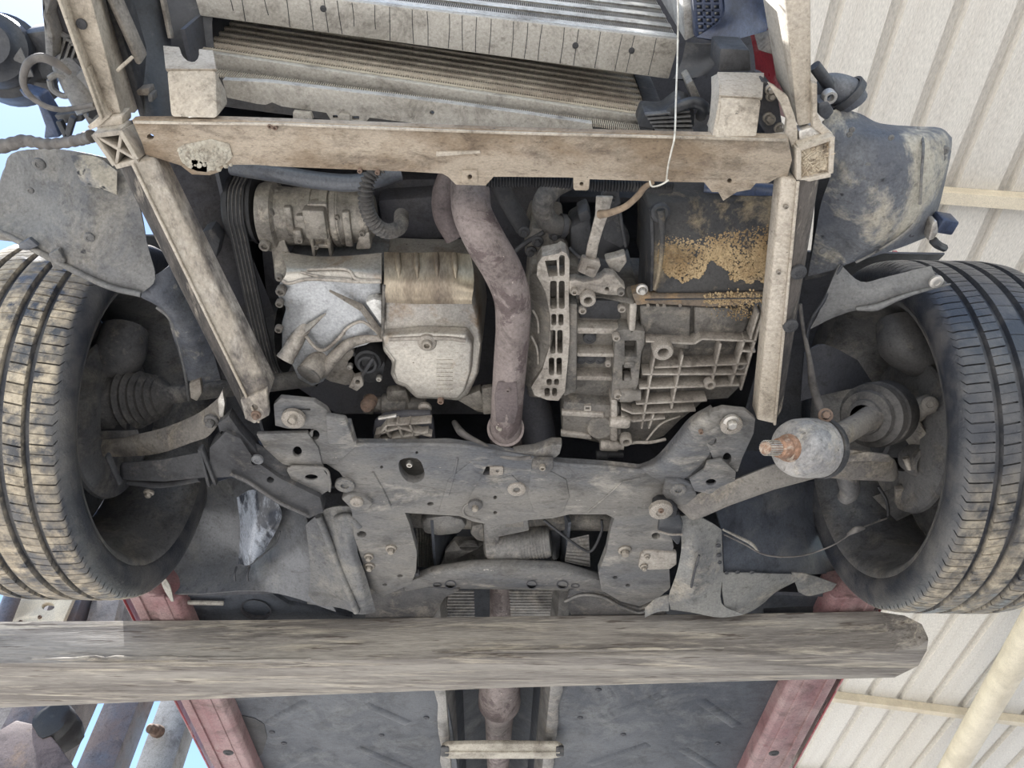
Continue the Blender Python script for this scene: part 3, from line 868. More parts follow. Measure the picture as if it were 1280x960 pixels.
# ================================================================== front rails, crossbeam, struts
# left rail: pressed box running forward
def prism_px(lo_pts, h, bev=.003):
    b = MB(); l = [V3(p) for p in lo_pts]
    b.loft([l, [p + Vector((0, 0, h)) for p in l]]); return b
t = thing('front_rail', 'beige front frame rail ending at the ribbed plastic square', 'frame rail', at(125, 140, .95), group='front frame rails')
b = MB()
def rail_loft(sections):
    bb = MB(); bb.loft([[V3(p) for p in s] for s in sections]); return bb
b = MB()
A = [(52, -80), (131, 143)]; B = [(94, -80), (152, 143)]; D = [(112, -80), (168, 143)]
secs = []
for (ax, ay), (bx, by), (dx, dy) in zip(A, B, D):
    pa, pb, pd = at(ax, ay, .955), at(bx, by, .95), at(dx, dy, 1.02)
    secs.append([pa, pb, pd, pd + Vector((0, 0, .03)), pa + Vector((0, 0, .10))])
b.loft(secs); mesh_obj('rail_body', b, 'beige_frame', t, bev=.004)
b = MB(); b.bar(at(51, -82, .948), at(131, 145, .948), .004, .022); mesh_obj('flange', b, 'beige_frame', t, bev=.001)
b = MB(); b.plate([(106, 86), (110, 84), (131, 140), (137, 146), (124, 158), (112, 163), (109, 158), (124, 146), (122, 132)], .942, .012); mesh_obj('end_lip', b, 'beige_frame', t, bev=.002)
b = MB(); b.plate([(120, 157), (134, 146), (153, 144), (154, 158), (138, 164), (120, 165)], .945, .03); mesh_obj('end_shelf', b, 'beige_frame', t, bev=.003)
b = MB(); b.bar(at(147, 88, .945), at(165, 72, .96), .004, .02); mesh_obj('weld_tab', b, 'beige_frame', t, bev=.001)
bolt(t, (102, 30, .95), .006, 'clip', 'dark_metal', name='plug')  # dark disc drawn for a rail hole
# outer chrome grey beam leaning on the rail (bumper carrier end)
b = MB(); b.bar(at(118, -60, 1.0), at(178, 75, 1.02), .008, .03); mesh_obj('inner_flange', b, 'alu_light', t, bev=.004)
b = MB(); b.bar(at(132, -60, 1.05), at(192, 148, 1.05), .010, .06); mesh_obj('inner_flange', b, 'dark_metal', t, bev=.003)

t = thing('front_rail', 'straight beige front frame rail ending at the mud filled block', 'frame rail', at(1000, 140, .95), group='front frame rails')
b = MB(); secs = []
for (ax, ay), (bx, by), (dx, dy) in zip([(956, -80), (988, 122)], [(974, -80), (996, 160)], [(1014, -80), (1015, 155)]):
    pa, pb, pd = at(ax, ay, .99), at(bx, by, .952), at(dx, dy, .95)
    secs.append([pa, pb, pd, pd + Vector((0, 0, .10)), pa + Vector((0, 0, .07))])
b.loft(secs); mesh_obj('rail_body', b, 'beige_frame', t, bev=.004)
b = MB(); b.plate([(961, 105), (966, 107), (985, 121), (994, 146), (997, 163), (997, 185), (990, 185), (985, 172), (960, 180), (962, 171), (982, 168), (984, 150), (976, 130)], .945, .01); mesh_obj('flange', b, 'beige_frame', t, bev=.002)
b = MB(); b.plate([(1015, 104), (1022, 104), (1022, 142), (1028, 155), (1042, 168), (1041, 195), (1036, 190), (1033, 172), (1016, 160)], .942, .012); mesh_obj('end_lip', b, 'beige_frame', t, bev=.002)
b = MB(); b.plate([(998, 164), (1016, 158), (1034, 170), (1032, 184), (1000, 184)], .945, .02); mesh_obj('end_shelf', b, 'bolt_bright', t, bev=.003)
# X ribbed end blocks
def end_block(label, quad, m, mud, ribs):
    t = thing('end_block', label, 'bracket', V3(quad[0]), group='end blocks of the front frame rails')
    P = [V3(p) for p in quad]
    cen = sum(P, Vector()) / 4
    for i in range(4):
        b = MB(); b.bar(P[i] + Vector((0, 0, .015)), P[(i + 1) % 4] + Vector((0, 0, .015)), .006, .035); mesh_obj('wall', b, m, t, bev=.001)
    for i in (() if mud else (0, 1)):
        b = MB(); b.bar(P[i] + Vector((0, 0, .012)), P[i + 2] + Vector((0, 0, .012)), .004, .026); mesh_obj('rib', b, m, t, bev=.001)
    b = MB(); b.loft([[p.lerp(cen, .04) + Vector((0, 0, z_)) for p in P] for z_ in (.024 if not mud else .003, .045)])
    mesh_obj('fill', b, mud or 'engine_dark', t, bev=.002)
    if mud:
        rn = random.Random(4); b = MB()
        for k in range(70):
            u, v = rn.uniform(.08, .92), rn.uniform(.08, .92); r = rn.uniform(.001, .004)
            b.lathe([(.0001, r * .7), (r * .7, r * .45), (r, -.002)], P[0].lerp(P[1], u).lerp(P[3].lerp(P[2], u), v) + Vector((0, 0, .003)), (0, 0, -1), 6)
        for k in range(16):
            u, v = rn.uniform(.15, .85), rn.uniform(.15, .85); a = P[0].lerp(P[1], u).lerp(P[3].lerp(P[2], u), v); an = rn.uniform(0, 6.28); e = Vector((math.cos(an), math.sin(an), rn.uniform(-.4, .1))) * rn.uniform(.006, .014)
            b.tube([a - e, a, a + e], .0006, 5)
        mesh_obj('straw', b, mud, t, smooth=60)['kind'] = 'stuff'
    return t
end_block('black plastic square with crossed ribs at the end of the slanting strut', [(118, 169, .925), (152, 165, .925), (173, 201, .92), (145, 208, .92)], 'strut_paint', None, 1)
end_block('beige square end block packed with dry mud and straw', [(998, 186, .93), (1040, 172, .93), (1038, 218, .925), (998, 226, .925)], 'beige_frame', 'mud_crust', 1)

# crossbeam
t = thing('crossbeam', 'rusty beige front crossbeam with hanging tabs below the radiators', 'crossbeam', at(580, 195, .93))
ol = [(165, 150), (260, 149), (350, 152), (500, 158), (640, 163), (830, 168), (985, 172), (990, 200), (984, 222), (972, 222), (960, 229),
      (945, 229), (938, 237), (921, 240), (904, 251), (898, 240), (890, 240), (880, 228), (822, 227), (800, 226), (737, 224), (736, 236), (734, 238), (719, 238), (717, 236), (717, 222), (640, 221),
      (617, 221), (607, 232), (570, 231), (560, 221), (553, 217), (500, 214), (440, 212), (345, 208), (320, 206), (282, 206), (274, 215), (262, 219), (240, 218), (226, 207), (207, 201), (182, 193), (178, 180)]
hs = [circ(188, 171, 4.5, 3.6), circ(249, 207, 2.5), circ(588, 221, 3), circ(727, 230, 2.6, 2.6, 8), circ(912, 226, 3)]
b = MB(); b.plate(ol, .93, .012, hs); mesh_obj('lower_plate', b, 'rusty_frame', t, bev=.0015)
# front upright wall and rear wall of the hollow beam
def strip(line, z0, z1, th):
    b = MB(); P = [at(x, y, .93) for x, y in line]
    n = len(P); dz0, dz1 = Vector((0, 0, z0)), Vector((0, 0, z1)); dy = Vector((0, th, 0))
    loops = [[p + dz0, p + dz1, p + dz1 + dy, p + dz0 + dy] for p in P]
    b.loft(loops); return b
mesh_obj('front_wall', strip([(167, 150), (350, 152.5), (640, 163.5), (984, 172.5)], .003, .014, .003), 'beige_frame', t, bev=.001)
mesh_obj('rear_wall', strip([(190, 188), (350, 200), (640, 213), (970, 214)], .011, .05, .003), 'rusty_frame', t, bev=.001)
mesh_obj('lip', strip([(167, 150.5), (350, 153), (500, 159), (640, 164), (830, 169), (984, 173)], -.004, .004, .003), 'beige_frame', t, bev=.001)
# caked dirt patch and square pads on the tabs
rn = random.Random(9)
pp = [(222, 186), (230, 180), (246, 178), (262, 175), (276, 177), (288, 180), (290, 196), (283, 205), (272, 211), (258, 214), (246, 213), (236, 209), (228, 202), (223, 194)]
b = MB(); b.plate([(x + rn.uniform(-2, 2), y + rn.uniform(-1.5, 1.5)) for x, y in pp], .9285, .003)
for k in range(140):
    x, y = 256 + rn.gauss(0, 15), 195 + rn.gauss(0, 8)
    if not (222 < x < 290 and 178 < y < 213): continue
    r = rn.uniform(.0012, .004)
    b.lathe([(.0001, r * .3), (r * .7, r * .2), (r, -.002)], at(x, y, .9285), (0, 0, -1), 6)
mesh_obj('dirt_patch', b, 'dry_mud', t, smooth=70)['kind'] = 'stuff'
for x, y in ((587, 221), (249, 207)):
    b = MB(); b.plate(rrect(x - 10, y - 8, x + 10, y + 9, 2), .9285, .002, [circ(x, y, 3.2)]); mesh_obj('pad', b, 'rusty_frame', t, bev=.0006)
b = MB(); b.plate([(545, 190), (600, 189), (601, 192), (560, 195), (545, 196)], .927, .004); mesh_obj('weld_seam', b, 'beige_frame', t, bev=.001)
for p in ((344, 159), (338, 157), (472, 215), (450, 213)):
    bolt(t, (*p, .929), .004, 'cap', 'rust_bolt')

# crush brackets standing on the crossbeam
def bracket(label, front, mid, rear, notch):
    """front: upper flange edge, mid: fold, rear: edge on the beam; each a pair of points"""
    t = thing('bumper_bracket', label, 'bracket', V3(rear[0]), group='bumper brackets on the crossbeam')
    f0, f1 = (V3(p) for p in front); m0, m1 = (V3(p) for p in mid); r0, r1 = (V3(p) for p in rear)
    b = MB(); u = Vector((0, .03, .02))
    b.loft([[m0, m1, r1, r0], [m0 + u, m1 + u, r1 + Vector((0, 0, .05)), r0 + Vector((0, 0, .05))]]); mesh_obj('box', b, 'beige_frame', t, bev=.005)
    b = MB(); lp = [f0, f0.lerp(f1, .30)]
    cc = f0.lerp(f1, .5) if notch else None
    if notch:
        dn = (m0 - f0)
        for k in range(9):
            a = PI * k / 8
            lp.append(f0.lerp(f1, .52 - .2 * math.cos(a)) + dn * .62 * math.sin(a))
    lp += [f0.lerp(f1, .74), f1, m1, m0]
    th = Vector((0, .004, .002))
    tri = tessellate_polygon([lp]); n_ = len(lp)
    fs = [tuple(x) for x in tri] + [tuple(i + n_ for i in reversed(x)) for x in tri] + [(i, (i + 1) % n_, (i + 1) % n_ + n_, i + n_) for i in range(n_)]
    b.add(lp + [p + th for p in lp], fs); mesh_obj('upper_flange', b, 'beige_frame', t)
    return t
bracket('pale pressed bracket with a round notch on the crossbeam', [(204, 57, 1.04), (266, 63, 1.04)], [(207, 86, .965), (270, 86, .965)], [(212, 147, .926), (272, 149, .926)], True)
tb = bracket('pale pressed bracket with a flared top on the crossbeam, below the blue plastic', [(897, 90, 1.04), (955, 91, 1.04)], [(899, 119, .968), (953, 122, .968)], [(890, 174, .926), (946, 179, .926)], False)
b = MB(); b.plate([(900, 60), (938, 62), (940, 90), (898, 90)], 1.06, .06); mesh_obj('rubber_block', b, 'dark_metal', tb, bev=.004)
b = MB(); b.sheet([[(897, 92, 1.04), (889, 96, 1.06)], [(899, 119, .97), (889, 122, 1.0)], [(890, 173, .928), (884, 172, .95)]]); mesh_obj('side_wall', b, 'beige_frame', tb, thick=.003)

# struts between crossbeam and subframe
def strut(label, L, R_, Q, zl, zr, zq, mL, mQ):
    t = thing('strut', label, 'strut', V3((*L[1], zl)), group='struts between crossbeam and subframe')
    b = MB()
    a0, a1 = (at(*p, zl) for p in L); r0, r1 = (at(*p, zr) for p in R_); q0, q1 = (at(*p, zq) for p in Q)
    up = Vector((0, 0, .035)); th = Vector((0, 0, .004))
    b.loft([[a0, r0, r0 + up, a0 + up], [a1, r1, r1 + up, a1 + up]]); mesh_obj('web', b, mL, t, bev=.003)
    b = MB(); b.loft([[r0, q0, q0 + up, r0 + up], [r1, q1, q1 + up, r1 + up]]); mesh_obj('flange', b, mQ, t, bev=.003)
    b = MB(); b.bar(r0 - th * .4, r1 - th * .4, .004, .004); mesh_obj('ridge', b, 'beige_frame', t, bev=.001)
    return t
ts = strut('long slanting strut with patchy paint, beside the wheel liner', [(147, 207), (309, 527)], [(166, 203), (324, 527)], [(192, 199), (338, 488)], .925, .916, .925, 'strut_dark', 'strut_paint')
b = MB(); b.plate([(300, 500), (333, 488), (336, 520), (318, 530), (306, 524)], .912, .012, [circ(318, 510, 4)]); mesh_obj('foot_plate', b, 'strut_paint', ts, bev=.002)
bolt(ts, (320, 519, .91), .008, m='rust_bolt')
ts = strut('upright strut with a pale flange and black dirt, beside the gearbox', [(977, 222), (946, 525)], [(997, 226), (968, 530)], [(1025, 222), (978, 512)], .925, .92, .925, 'beige_frame', 'strut_dark')
for p in ((998, 340), (988, 407)):
    bolt(ts, (p[0], p[1], .917), .011, 'clip', 'dark_metal', name='clip')
for p in ((982, 258), (973, 340)):
    bolt(ts, (p[0], p[1], .92), .004, 'cap', 'bolt_metal', name='rivet')

# ================================================================== heat exchangers
def slab(px0, px1, z0, depth, hgt):
    """bottom edge points at the front (pixel, pixel, z)"""
    p0, p1 = V3(px0), V3(px1)
    d = (p1 - p0).normalized(); nrm = Vector((-d.y, d.x, 0))
    return p0, p1, d, nrm
# intercooler: bright finned face, ribbed plate below
ZI = 1.17
p0, p1 = at(238, -22, ZI), at(850, 50, ZI)
q0, q1 = at(250, 20, ZI), at(836, 99, ZI)
t = thing('intercooler', 'bright finned intercooler above a pale ribbed plate', 'intercooler', p0.lerp(p1, .5))
b = MB(); b.loft([[p0, p1, q1, q0], [x + Vector((0, 0, .012)) for x in (p0, p1, q1, q0)]]); pl = mesh_obj('bottom_plate', b, 'tank_plate', t, bev=.002)
rn = random.Random(2)
f = .07
while f < .97:
    b = MB(); a_, z_ = p0.lerp(p1, f), q0.lerp(q1, f + rn.uniform(-.004, .004))
    b.tube([a_.lerp(z_, .03), a_.lerp(z_, .4) + Vector((rn.uniform(-.001, .001), 0, 0)), a_.lerp(z_, rn.choice((.7, .97, .97)))], .0006, 5); mesh_obj('crease', b, 'dark_metal', pl)
    f += rn.choice((.026, .03, .046))
for f, w in ((.26, .3), (.785, .45), (.905, .4)):
    bolt(pl, p0.lerp(p1, f).lerp(q0.lerp(q1, f), w), .0045, 'clip', 'dark_metal', name='plug')  # dark discs stand for holes in the plate
b = MB(); UPC = Vector((0, 0, .006)); e0, e1 = p0.lerp(q0, .12) + UPC, p1.lerp(q1, .12) + UPC; f0, f1 = p0.lerp(q0, .9) + UPC, p1.lerp(q1, .9) + UPC
b.loft([[e0, e1, f1, f0], [x + Vector((0, 0, .38)) for x in (e0, e1, f1, f0)]]); mesh_obj('core', b, 'fin_dark', t)
H = .027
for k in range(7):
    b = MB(); z_ = Vector((0, 0, .012 + H * 2 * k)); off = (q0 - p0) * -.0
    b.loft([[p0 + z_, p1 + z_, e1 + z_, e0 + z_], [x + z_ + Vector((0, 0, H * .85)) for x in (p0, p1, e1, e0)]]); mesh_obj('cooling_tube', b, 'fin_bright', t, bev=.002)
# fine louvres between the tubes (too small to pick apart)
b = MB()
d = (p1 - p0); n = 230
for k in range(7):
    z0_ = .012 + H * 2 * k + H * .85
    for i in range(n):
        a = p0.lerp(e0, .55) + d * ((i + .5) / n)
        b.add([a + Vector((-.0006, 0, z0_)), a + Vector((.0006, 0, z0_)), a + Vector((.0012, 0, z0_ + H * 1.15)), a + Vector((0, 0, z0_ + H * 1.15))], [(0, 1, 2, 3)])
o = mesh_obj('louvres', b, 'tank_plate', t, smooth=20); o['kind'] = 'stuff'
# end tank of the intercooler with a blue grid
t2 = t
b = MB(); b.plate([(852, -20), (866, -20), (870, 45), (856, 52)], ZI - .005, .36); mesh_obj('crimp_strip', b, 'fin_bright', t2, bev=.003)
bt = thing('air_guide', 'blue black plastic air guide with a square grid beside the intercooler', 'air guide', at(900, 40, 1.15))
GX = [868, 882, 896]; 
gp = lambda u, v: at(866 + 32 * u + 4 * v, -14 + 58 * v, 1.15)
for i in range(4):
    b = MB(); b.bar(gp(i / 3, 0), gp(i / 3, 1), .005, .02); mesh_obj('grid_bar', b, 'plastic_blue', bt, bev=.001)
for j in range(8):
    b = MB(); b.bar(gp(0, j / 7), gp(1, j / 7), .004, .02); mesh_obj('grid_bar', b, 'plastic_blue', bt, bev=.001)
b = MB(); b.sheet([[(899, -20, 1.16), (930, -20, 1.17), (975, 10, 1.18)], [(902, 20, 1.14), (930, 20, 1.16), (962, 28, 1.18)], [(870, 47, 1.14), (905, 52, 1.13), (955, 40, 1.17)]]); mesh_obj('wing', b, 'plastic_blue', bt, thick=.004)
b = MB(); b.sheet([[(858, 52, 1.16), (880, 54, 1.15), (905, 54, 1.14)], [(852, 78, 1.16), (876, 80, 1.15), (900, 70, 1.14)], [(842, 100, 1.15), (862, 100, 1.14), (885, 92, 1.14)]]); mesh_obj('shroud', b, 'plastic_black', bt, thick=.004)

# condenser: dusty fin rows and a pale lower tank
ZC = 1.13
c0, c1 = at(236, 62, ZC), at(812, 148, ZC)
t = thing('condenser', 'dusty condenser core with fine fins behind the intercooler', 'condenser', c0.lerp(c1, .5))
g0, g1 = at(250, 84, ZC), at(805, 158, ZC)
b = MB(); b.loft([[c0, c1, g1, g0], [x + Vector((0, 0, .012)) for x in (c0, c1, g1, g0)]]); mesh_obj('lower_tank', b, 'tank_plate', t, bev=.002)
fk = lambda x, f: x + (g0 - c0) * f
b = MB(); b.loft([[x + Vector((0, 0, .006)) for x in (fk(c0, .3), fk(c1, .3), fk(c1, .8), fk(c0, .8))], [x + Vector((0, 0, .46)) for x in (fk(c0, .3), fk(c1, .3), fk(c1, .8), fk(c0, .8))]]); mesh_obj('core', b, 'fin_dark', t)
for k in range(11):
    z_ = Vector((0, 0, .016 + .027 * k))
    b = MB(); b.loft([[x + z_ for x in (fk(c0, .06), fk(c1, .06), fk(c1, .34), fk(c0, .34))], [x + z_ + Vector((0, 0, .008)) for x in (fk(c0, .06), fk(c1, .06), fk(c1, .34), fk(c0, .34))]]); mesh_obj('cooling_tube', b, 'fin_core', t)
b = MB(); n = 190
for k in range(11):
    z0_ = .024 + .027 * k
    for i in range(n):
        a = fk(c0, .2).lerp(fk(c1, .2), (i + .5) / n)
        b.add([a + Vector((-.0008, 0, z0_)), a + Vector((.0008, 0, z0_)), a + Vector((.0014, 0, z0_ + .019)), a + Vector((-.0002, 0, z0_ + .019))], [(0, 1, 2, 3)])
o = mesh_obj('louvres', b, 'fin_core', t, smooth=20); o['kind'] = 'stuff'
b = MB(); b.loft([[fk(c1, -.1), fk(c1, -.1) + Vector((.03, .004, 0)), fk(c1, 1.0) + Vector((.03, .004, 0)), fk(c1, 1.0)], [x + Vector((0, 0, .42)) for x in (fk(c1, -.1), fk(c1, -.1) + Vector((.03, .004, 0)), fk(c1, 1.0) + Vector((.03, .004, 0)), fk(c1, 1.0))]]); mesh_obj('side_tank', b, 'dark_metal', t, bev=.005)
# radiator behind, only its lowest strip shows
ZR = 1.11
r0, r1 = at(262, 92, ZR), at(800, 163, ZR)
t = thing('radiator', 'dark radiator strip with black corner clamp behind the condenser', 'radiator', r0.lerp(r1, .5))
s0, s1 = r0 + Vector((0, .045, 0)), r1 + Vector((0, .045, 0))
b = MB(); b.loft([[r0, r1, s1, s0], [x + Vector((0, 0, .48)) for x in (r0, r1, s1, s0)]]); mesh_obj('core', b, 'fin_dark', t)
b = MB(); n = 200
for i in range(n):
    a = r0.lerp(r1, (i + .5) / n) + Vector((0, -.001, .004))
    b.box(a, (.0012, .004, .022))
o = mesh_obj('louvres', b, 'fin_core', t, smooth=20); o['kind'] = 'stuff'
# corner clamp with ribs at the right
b = MB(); b.plate([(805, 140), (830, 142), (852, 126), (868, 132), (869, 158), (855, 168), (818, 162), (798, 160)], 1.07, .05); cl = mesh_obj('corner_clamp', b, 'plastic_black', t, bev=.004)
for k in range(5):
    b = MB(); b.bar(at(806 + 3 * k, 143 + 4.5 * k, 1.066), at(862 + k, 138 + 6 * k, 1.066), .003, .01); mesh_obj('rib', b, 'plastic_dusty', cl, bev=.001)
b = MB(); b.tube([at(838, 140, 1.07), at(852, 132, 1.06), at(868, 128, 1.06), at(880, 134, 1.06), at(876, 145, 1.08)], .008, 10); mesh_obj('pipe_stub', b, 'plastic_black', t)
b = MB(); b.plate([(858, 105), (866, 100), (876, 122), (868, 130)], 1.08, .05); mesh_obj('clip', b, 'plastic_dusty', t, bev=.002)
# lower radiator support: pale pressed strip with cut outs
t = thing('radiator_support', 'pale pressed support strip with a slotted tab under the radiator', 'support', at(520, 140, 1.04))
ol = [(278, 100), (336, 103), (420, 113), (500, 122), (580, 132), (660, 143), (740, 155), (742, 168), (640, 163), (540, 157), (462, 147), (456, 154), (414, 151), (408, 141), (352, 133), (340, 128), (332, 131), (322, 130), (284, 122)]
b = MB(); b.plate(ol, 1.03, .012, [circ(540, 141, 3), rrect(416, 144, 422, 148, 1), rrect(440, 145, 449, 150, 1)]); mesh_obj('strip', b, 'tank_plate', t, bev=.002)
b = MB(); b.bar(at(424, 146.5, 1.028), at(438, 148.5, 1.028), .012, .006); mesh_obj('tab', b, 'tank_plate', t, bev=.002)
b = MB(); b.plate([(366, 140), (388, 142), (391, 150), (366, 149)], 1.02, .01); mesh_obj('clip', b, 'tank_plate', t, bev=.001)
# dark side plates between rail and coolers
t = thing('side_baffle', 'black dusty baffle plate between the rail and the coolers', 'baffle', at(190, 90, 1.06))
b = MB(); b.sheet([[(158, -40, 1.1), (180, -40, 1.12), (200, -40, 1.14)], [(166, 40, 1.08), (190, 40, 1.1), (210, 45, 1.12)], [(178, 120, 1.03), (200, 120, 1.05), (222, 110, 1.07)], [(180, 162, 1.0), (205, 162, 1.02), (230, 150, 1.04)]]); mesh_obj('plate', b, 'plastic_black', t, thick=.004)
b = MB(); b.sheet([[(200, -40, 1.2), (235, -40, 1.2), (275, -30, 1.2)], [(205, 20, 1.16), (235, 25, 1.17), (265, 30, 1.18)], [(206, 80, 1.13), (240, 84, 1.15), (272, 90, 1.16)]]); mesh_obj('plate', b, 'plastic_black', t, thick=.004)  # plate lengthened to block sky behind the bracket notch
b = MB(); b.bar(at(198, -30, 1.13), at(214, 48, 1.11), .005, .012); mesh_obj('edge', b, 'alu_light', t, bev=.001)
b = MB(); b.plate([(168, 112), (186, 110), (188, 120), (170, 120)], 1.02, .02); mesh_obj('clip', b, 'alu_light', t, bev=.002)
b = MB(); b.plate([(184, 118), (190, 118), (191, 128), (185, 128)], 1.01, .02); mesh_obj('clip', b, 'plastic_dusty', t, bev=.002)
# red inner fender panel seen beside the right rail
t = thing('fender_panel', 'dark red inner fender panel beside the straight rail', 'panel', at(960, 60, 1.2))
b = MB(); b.sheet([[(925, -30, 1.3), (970, -30, 1.25), (1000, -30, 1.2)], [(935, 20, 1.28), (966, 30, 1.22), (992, 40, 1.16)], [(946, 70, 1.24), (968, 90, 1.18), (990, 110, 1.12)], [(950, 130, 1.2), (970, 140, 1.14), (990, 150, 1.08)]]); mesh_obj('skin', b, 'red_paint', t, thick=.004)
b = MB(); b.tube([at(948, -20, 1.26), at(952, 10, 1.24), at(962, 30, 1.2), at(985, 40, 1.14)], .005, 8); mesh_obj('seam', b, 'tank_plate', t)
b = MB(); b.sheet([[(942, 40, 1.2), (958, 38, 1.18), (972, 30, 1.16)], [(948, 62, 1.17), (960, 66, 1.15), (975, 70, 1.12)]]); mesh_obj('reinforcement', b, 'alu_light', t, thick=.003)
for p in ((963, 112), (964, 120), (960, 147), (963, 150), (974, 160)):
    bolt(t, (p[0], p[1], 1.0), .007, 'flange', 'bolt_metal')
b = MB(); b.plate([(952, 100), (964, 104), (974, 128), (980, 165), (958, 170), (950, 140)], 1.01, .05); mesh_obj('plate', b, 'engine_dark', t, bev=.004)
# loose white wire from the top of the frame to the beam
b = MB(); b.tube([at(848, -30, 1.16), at(847, 60, 1.08), at(845, 120, 1.0), at(843.5, 168, .924), at(839, 190, .922), at(835, 208, .922), at(833, 226, .922)], .0012, 6); b.tube([at(812, 226, .92), at(815, 233, .915), at(826, 231, .915), at(836, 225, .915)], .0012, 6)
single('loose_wire', b, 'wire_light', 'thin white wire hanging over the crossbeam', 'wire', smooth=60)

# ================================================================== clutter by the left rail: lamp, brackets, cables
t = thing('headlamp', 'black round headlamp back in the corner beside the blue sky', 'headlamp', at(0, 60, 1.1))
cc = at(-8, 62, 1.14)
b = MB(); b.lathe([(.001, .03), (.03, .03), (.036, .02), (.048, .015), (.052, -.005), (.05, -.02), (.06, -.03), (.06, -.09), (.001, -.09)], cc, (.25, -.5, -.8), 32); mesh_obj('housing', b, 'plastic_black', t)
b = MB(); b.sheet([[(-20, 88, 1.12), (5, 86, 1.12), (26, 60, 1.12)], [(-20, 98, 1.13), (15, 98, 1.13), (42, 96, 1.13)]]); mesh_obj('skirt', b, 'plastic_dusty', t, thick=.003)
b = MB(); b.plate([(22, 42), (68, 36), (70, 96), (52, 118), (28, 98), (24, 70)], 1.16, .05); mesh_obj('back_cover', b, 'plastic_black', t, bev=.006)
b = MB(); b.plate([(14, 98), (60, 104), (66, 128), (34, 122), (22, 116)], 1.15, .03); mesh_obj('foot', b, 'plastic_black', t, bev=.004)
t = thing('bumper_carrier', 'grey plastic bumper carrier with a diamond grid beside the beige rail', 'bracket', at(80, 70, 1.02))
b = MB(); b.plate([(50, -10), (66, -6), (58, 20), (66, 44), (67, 74), (56, 76), (54, 40)], 1.03, .03); mesh_obj('post', b, 'plastic_dusty', t, bev=.004)
b = MB(); b.plate([(56, 12), (80, -8), (108, 78), (84, 80), (66, 74), (64, 40)], 1.06, .02); gr = mesh_obj('grid_back', b, 'engine_dark', t, bev=.002)
for k in range(5):
    b = MB(); b.bar(at(64 + 8 * k, 34 + 7 * k, 1.055), at(92 + 5 * k, 50 + 8 * k - 6 * k, 1.055), .003, .006); mesh_obj('grid_bar', b, 'plastic_dusty', gr)
for k in range(4):
    b = MB(); b.bar(at(84 + 7 * k, 44 + 3 * k, 1.055), at(72 + 8 * k, 80, 1.055), .003, .006); mesh_obj('grid_bar', b, 'plastic_dusty', gr)
b = MB(); b.tube([at(78, 80, 1.02), at(95, 105, 1.01), at(112, 140, 1.0)], [.014, .018, .016], 12); mesh_obj('sleeve', b, 'plastic_dusty', t)
b = MB(); b.tube([at(86, 78, 1.04), at(100, 102, 1.03), at(122, 142, 1.0)], .012, 10); mesh_obj('sleeve', b, 'plastic_black', t)
b = MB(); b.plate([(92, 94), (108, 84), (122, 128), (124, 150), (112, 160), (100, 140)], 1.0, .03); mesh_obj('clip_block', b, 'plastic_dusty', t, bev=.004)
b = MB(); b.plate([(22, 112), (48, 120), (64, 145), (75, 172), (54, 174), (56, 158), (46, 130), (30, 122)], 1.08, .03); mesh_obj('bracket_leg', b, 'plastic_blue', t, bev=.003)
b = MB(); b.bar(at(74, 150, 1.05), at(88, 178, 1.05), .008, .01); mesh_obj('bracket_leg', b, 'plastic_black', t, bev=.002)
b = MB(); b.bar(at(92, 146, 1.05), at(84, 172, 1.05), .008, .01); mesh_obj('bracket_leg', b, 'plastic_black', t, bev=.002)
b = MB(); b.plate([(66, 144), (100, 140), (104, 152), (76, 156)], 1.06, .03); mesh_obj('clip_block', b, 'plastic_black', t, bev=.003)
b = MB(); b.tube([at(62, 98, 1.0), at(72, 93, 1.0), at(84, 100, 1.0), at(88, 114, 1.0), at(80, 120, 1.0), at(66, 112, 1.0), at(62, 100, 1.0)], .004, 8); mesh_obj('ring', b, 'plastic_dusty', t)
b = MB(); b.tube([at(88, 92, .99), at(72, 80, .985), at(52, 72, .98), at(36, 78, .98), at(29, 96, .98), at(32, 112, .98), at(48, 128, .98), at(75, 137, .975), at(118, 131, .96)], [.003, .0055, .0055, .005, .0045, .004, .0035, .0035, .003], 10)
single('cable_loop', b, 'cable_dusty', 'dusty grey cable looped beside the frame rail', 'cable', smooth=60)
b = MB(); b.tube([at(-20, 186, 1.0), at(8, 182, 1.0), at(30, 176, 1.0), at(60, 180, .99), at(95, 176, .98), at(115, 170, .96)], [.010, .009, .008, .007, .007, .008], 12, wave=.0007, pitch=.014)
single('wiring_loom', b, 'cable_dusty', 'taped wiring loom crossing above the torn wheel liner', 'cable', smooth=50)

# ================================================================== engine
eng = thing('engine', 'engine with a pale ribbed alloy sump and a stepped oil pan', 'engine', at(480, 420, 1.0))
b = MB(); b.plate([(318, 225), (700, 222), (700, 500), (610, 520), (420, 520), (345, 470), (330, 360)], 1.20, .38); mesh_obj('block', b, 'engine_dark', eng, bev=.01)
# dark coloured bulk standing in for manifolds and pipes lost in shade
b = MB(); b.plate([(470, 250), (545, 245), (560, 300), (480, 312)], 1.16, .1); mesh_obj('front_bulk', b, 'engine_dark', eng, bev=.01)
def loop_lift(pts, dz, k=1.0, cen=None):
    P = [V3(p) for p in pts]; c = cen or sum(P, Vector()) / len(P)
    return [Vector((c.x + (p.x - c.x) * k, c.y + (p.y - c.y) * k, p.z + dz)) for p in P]
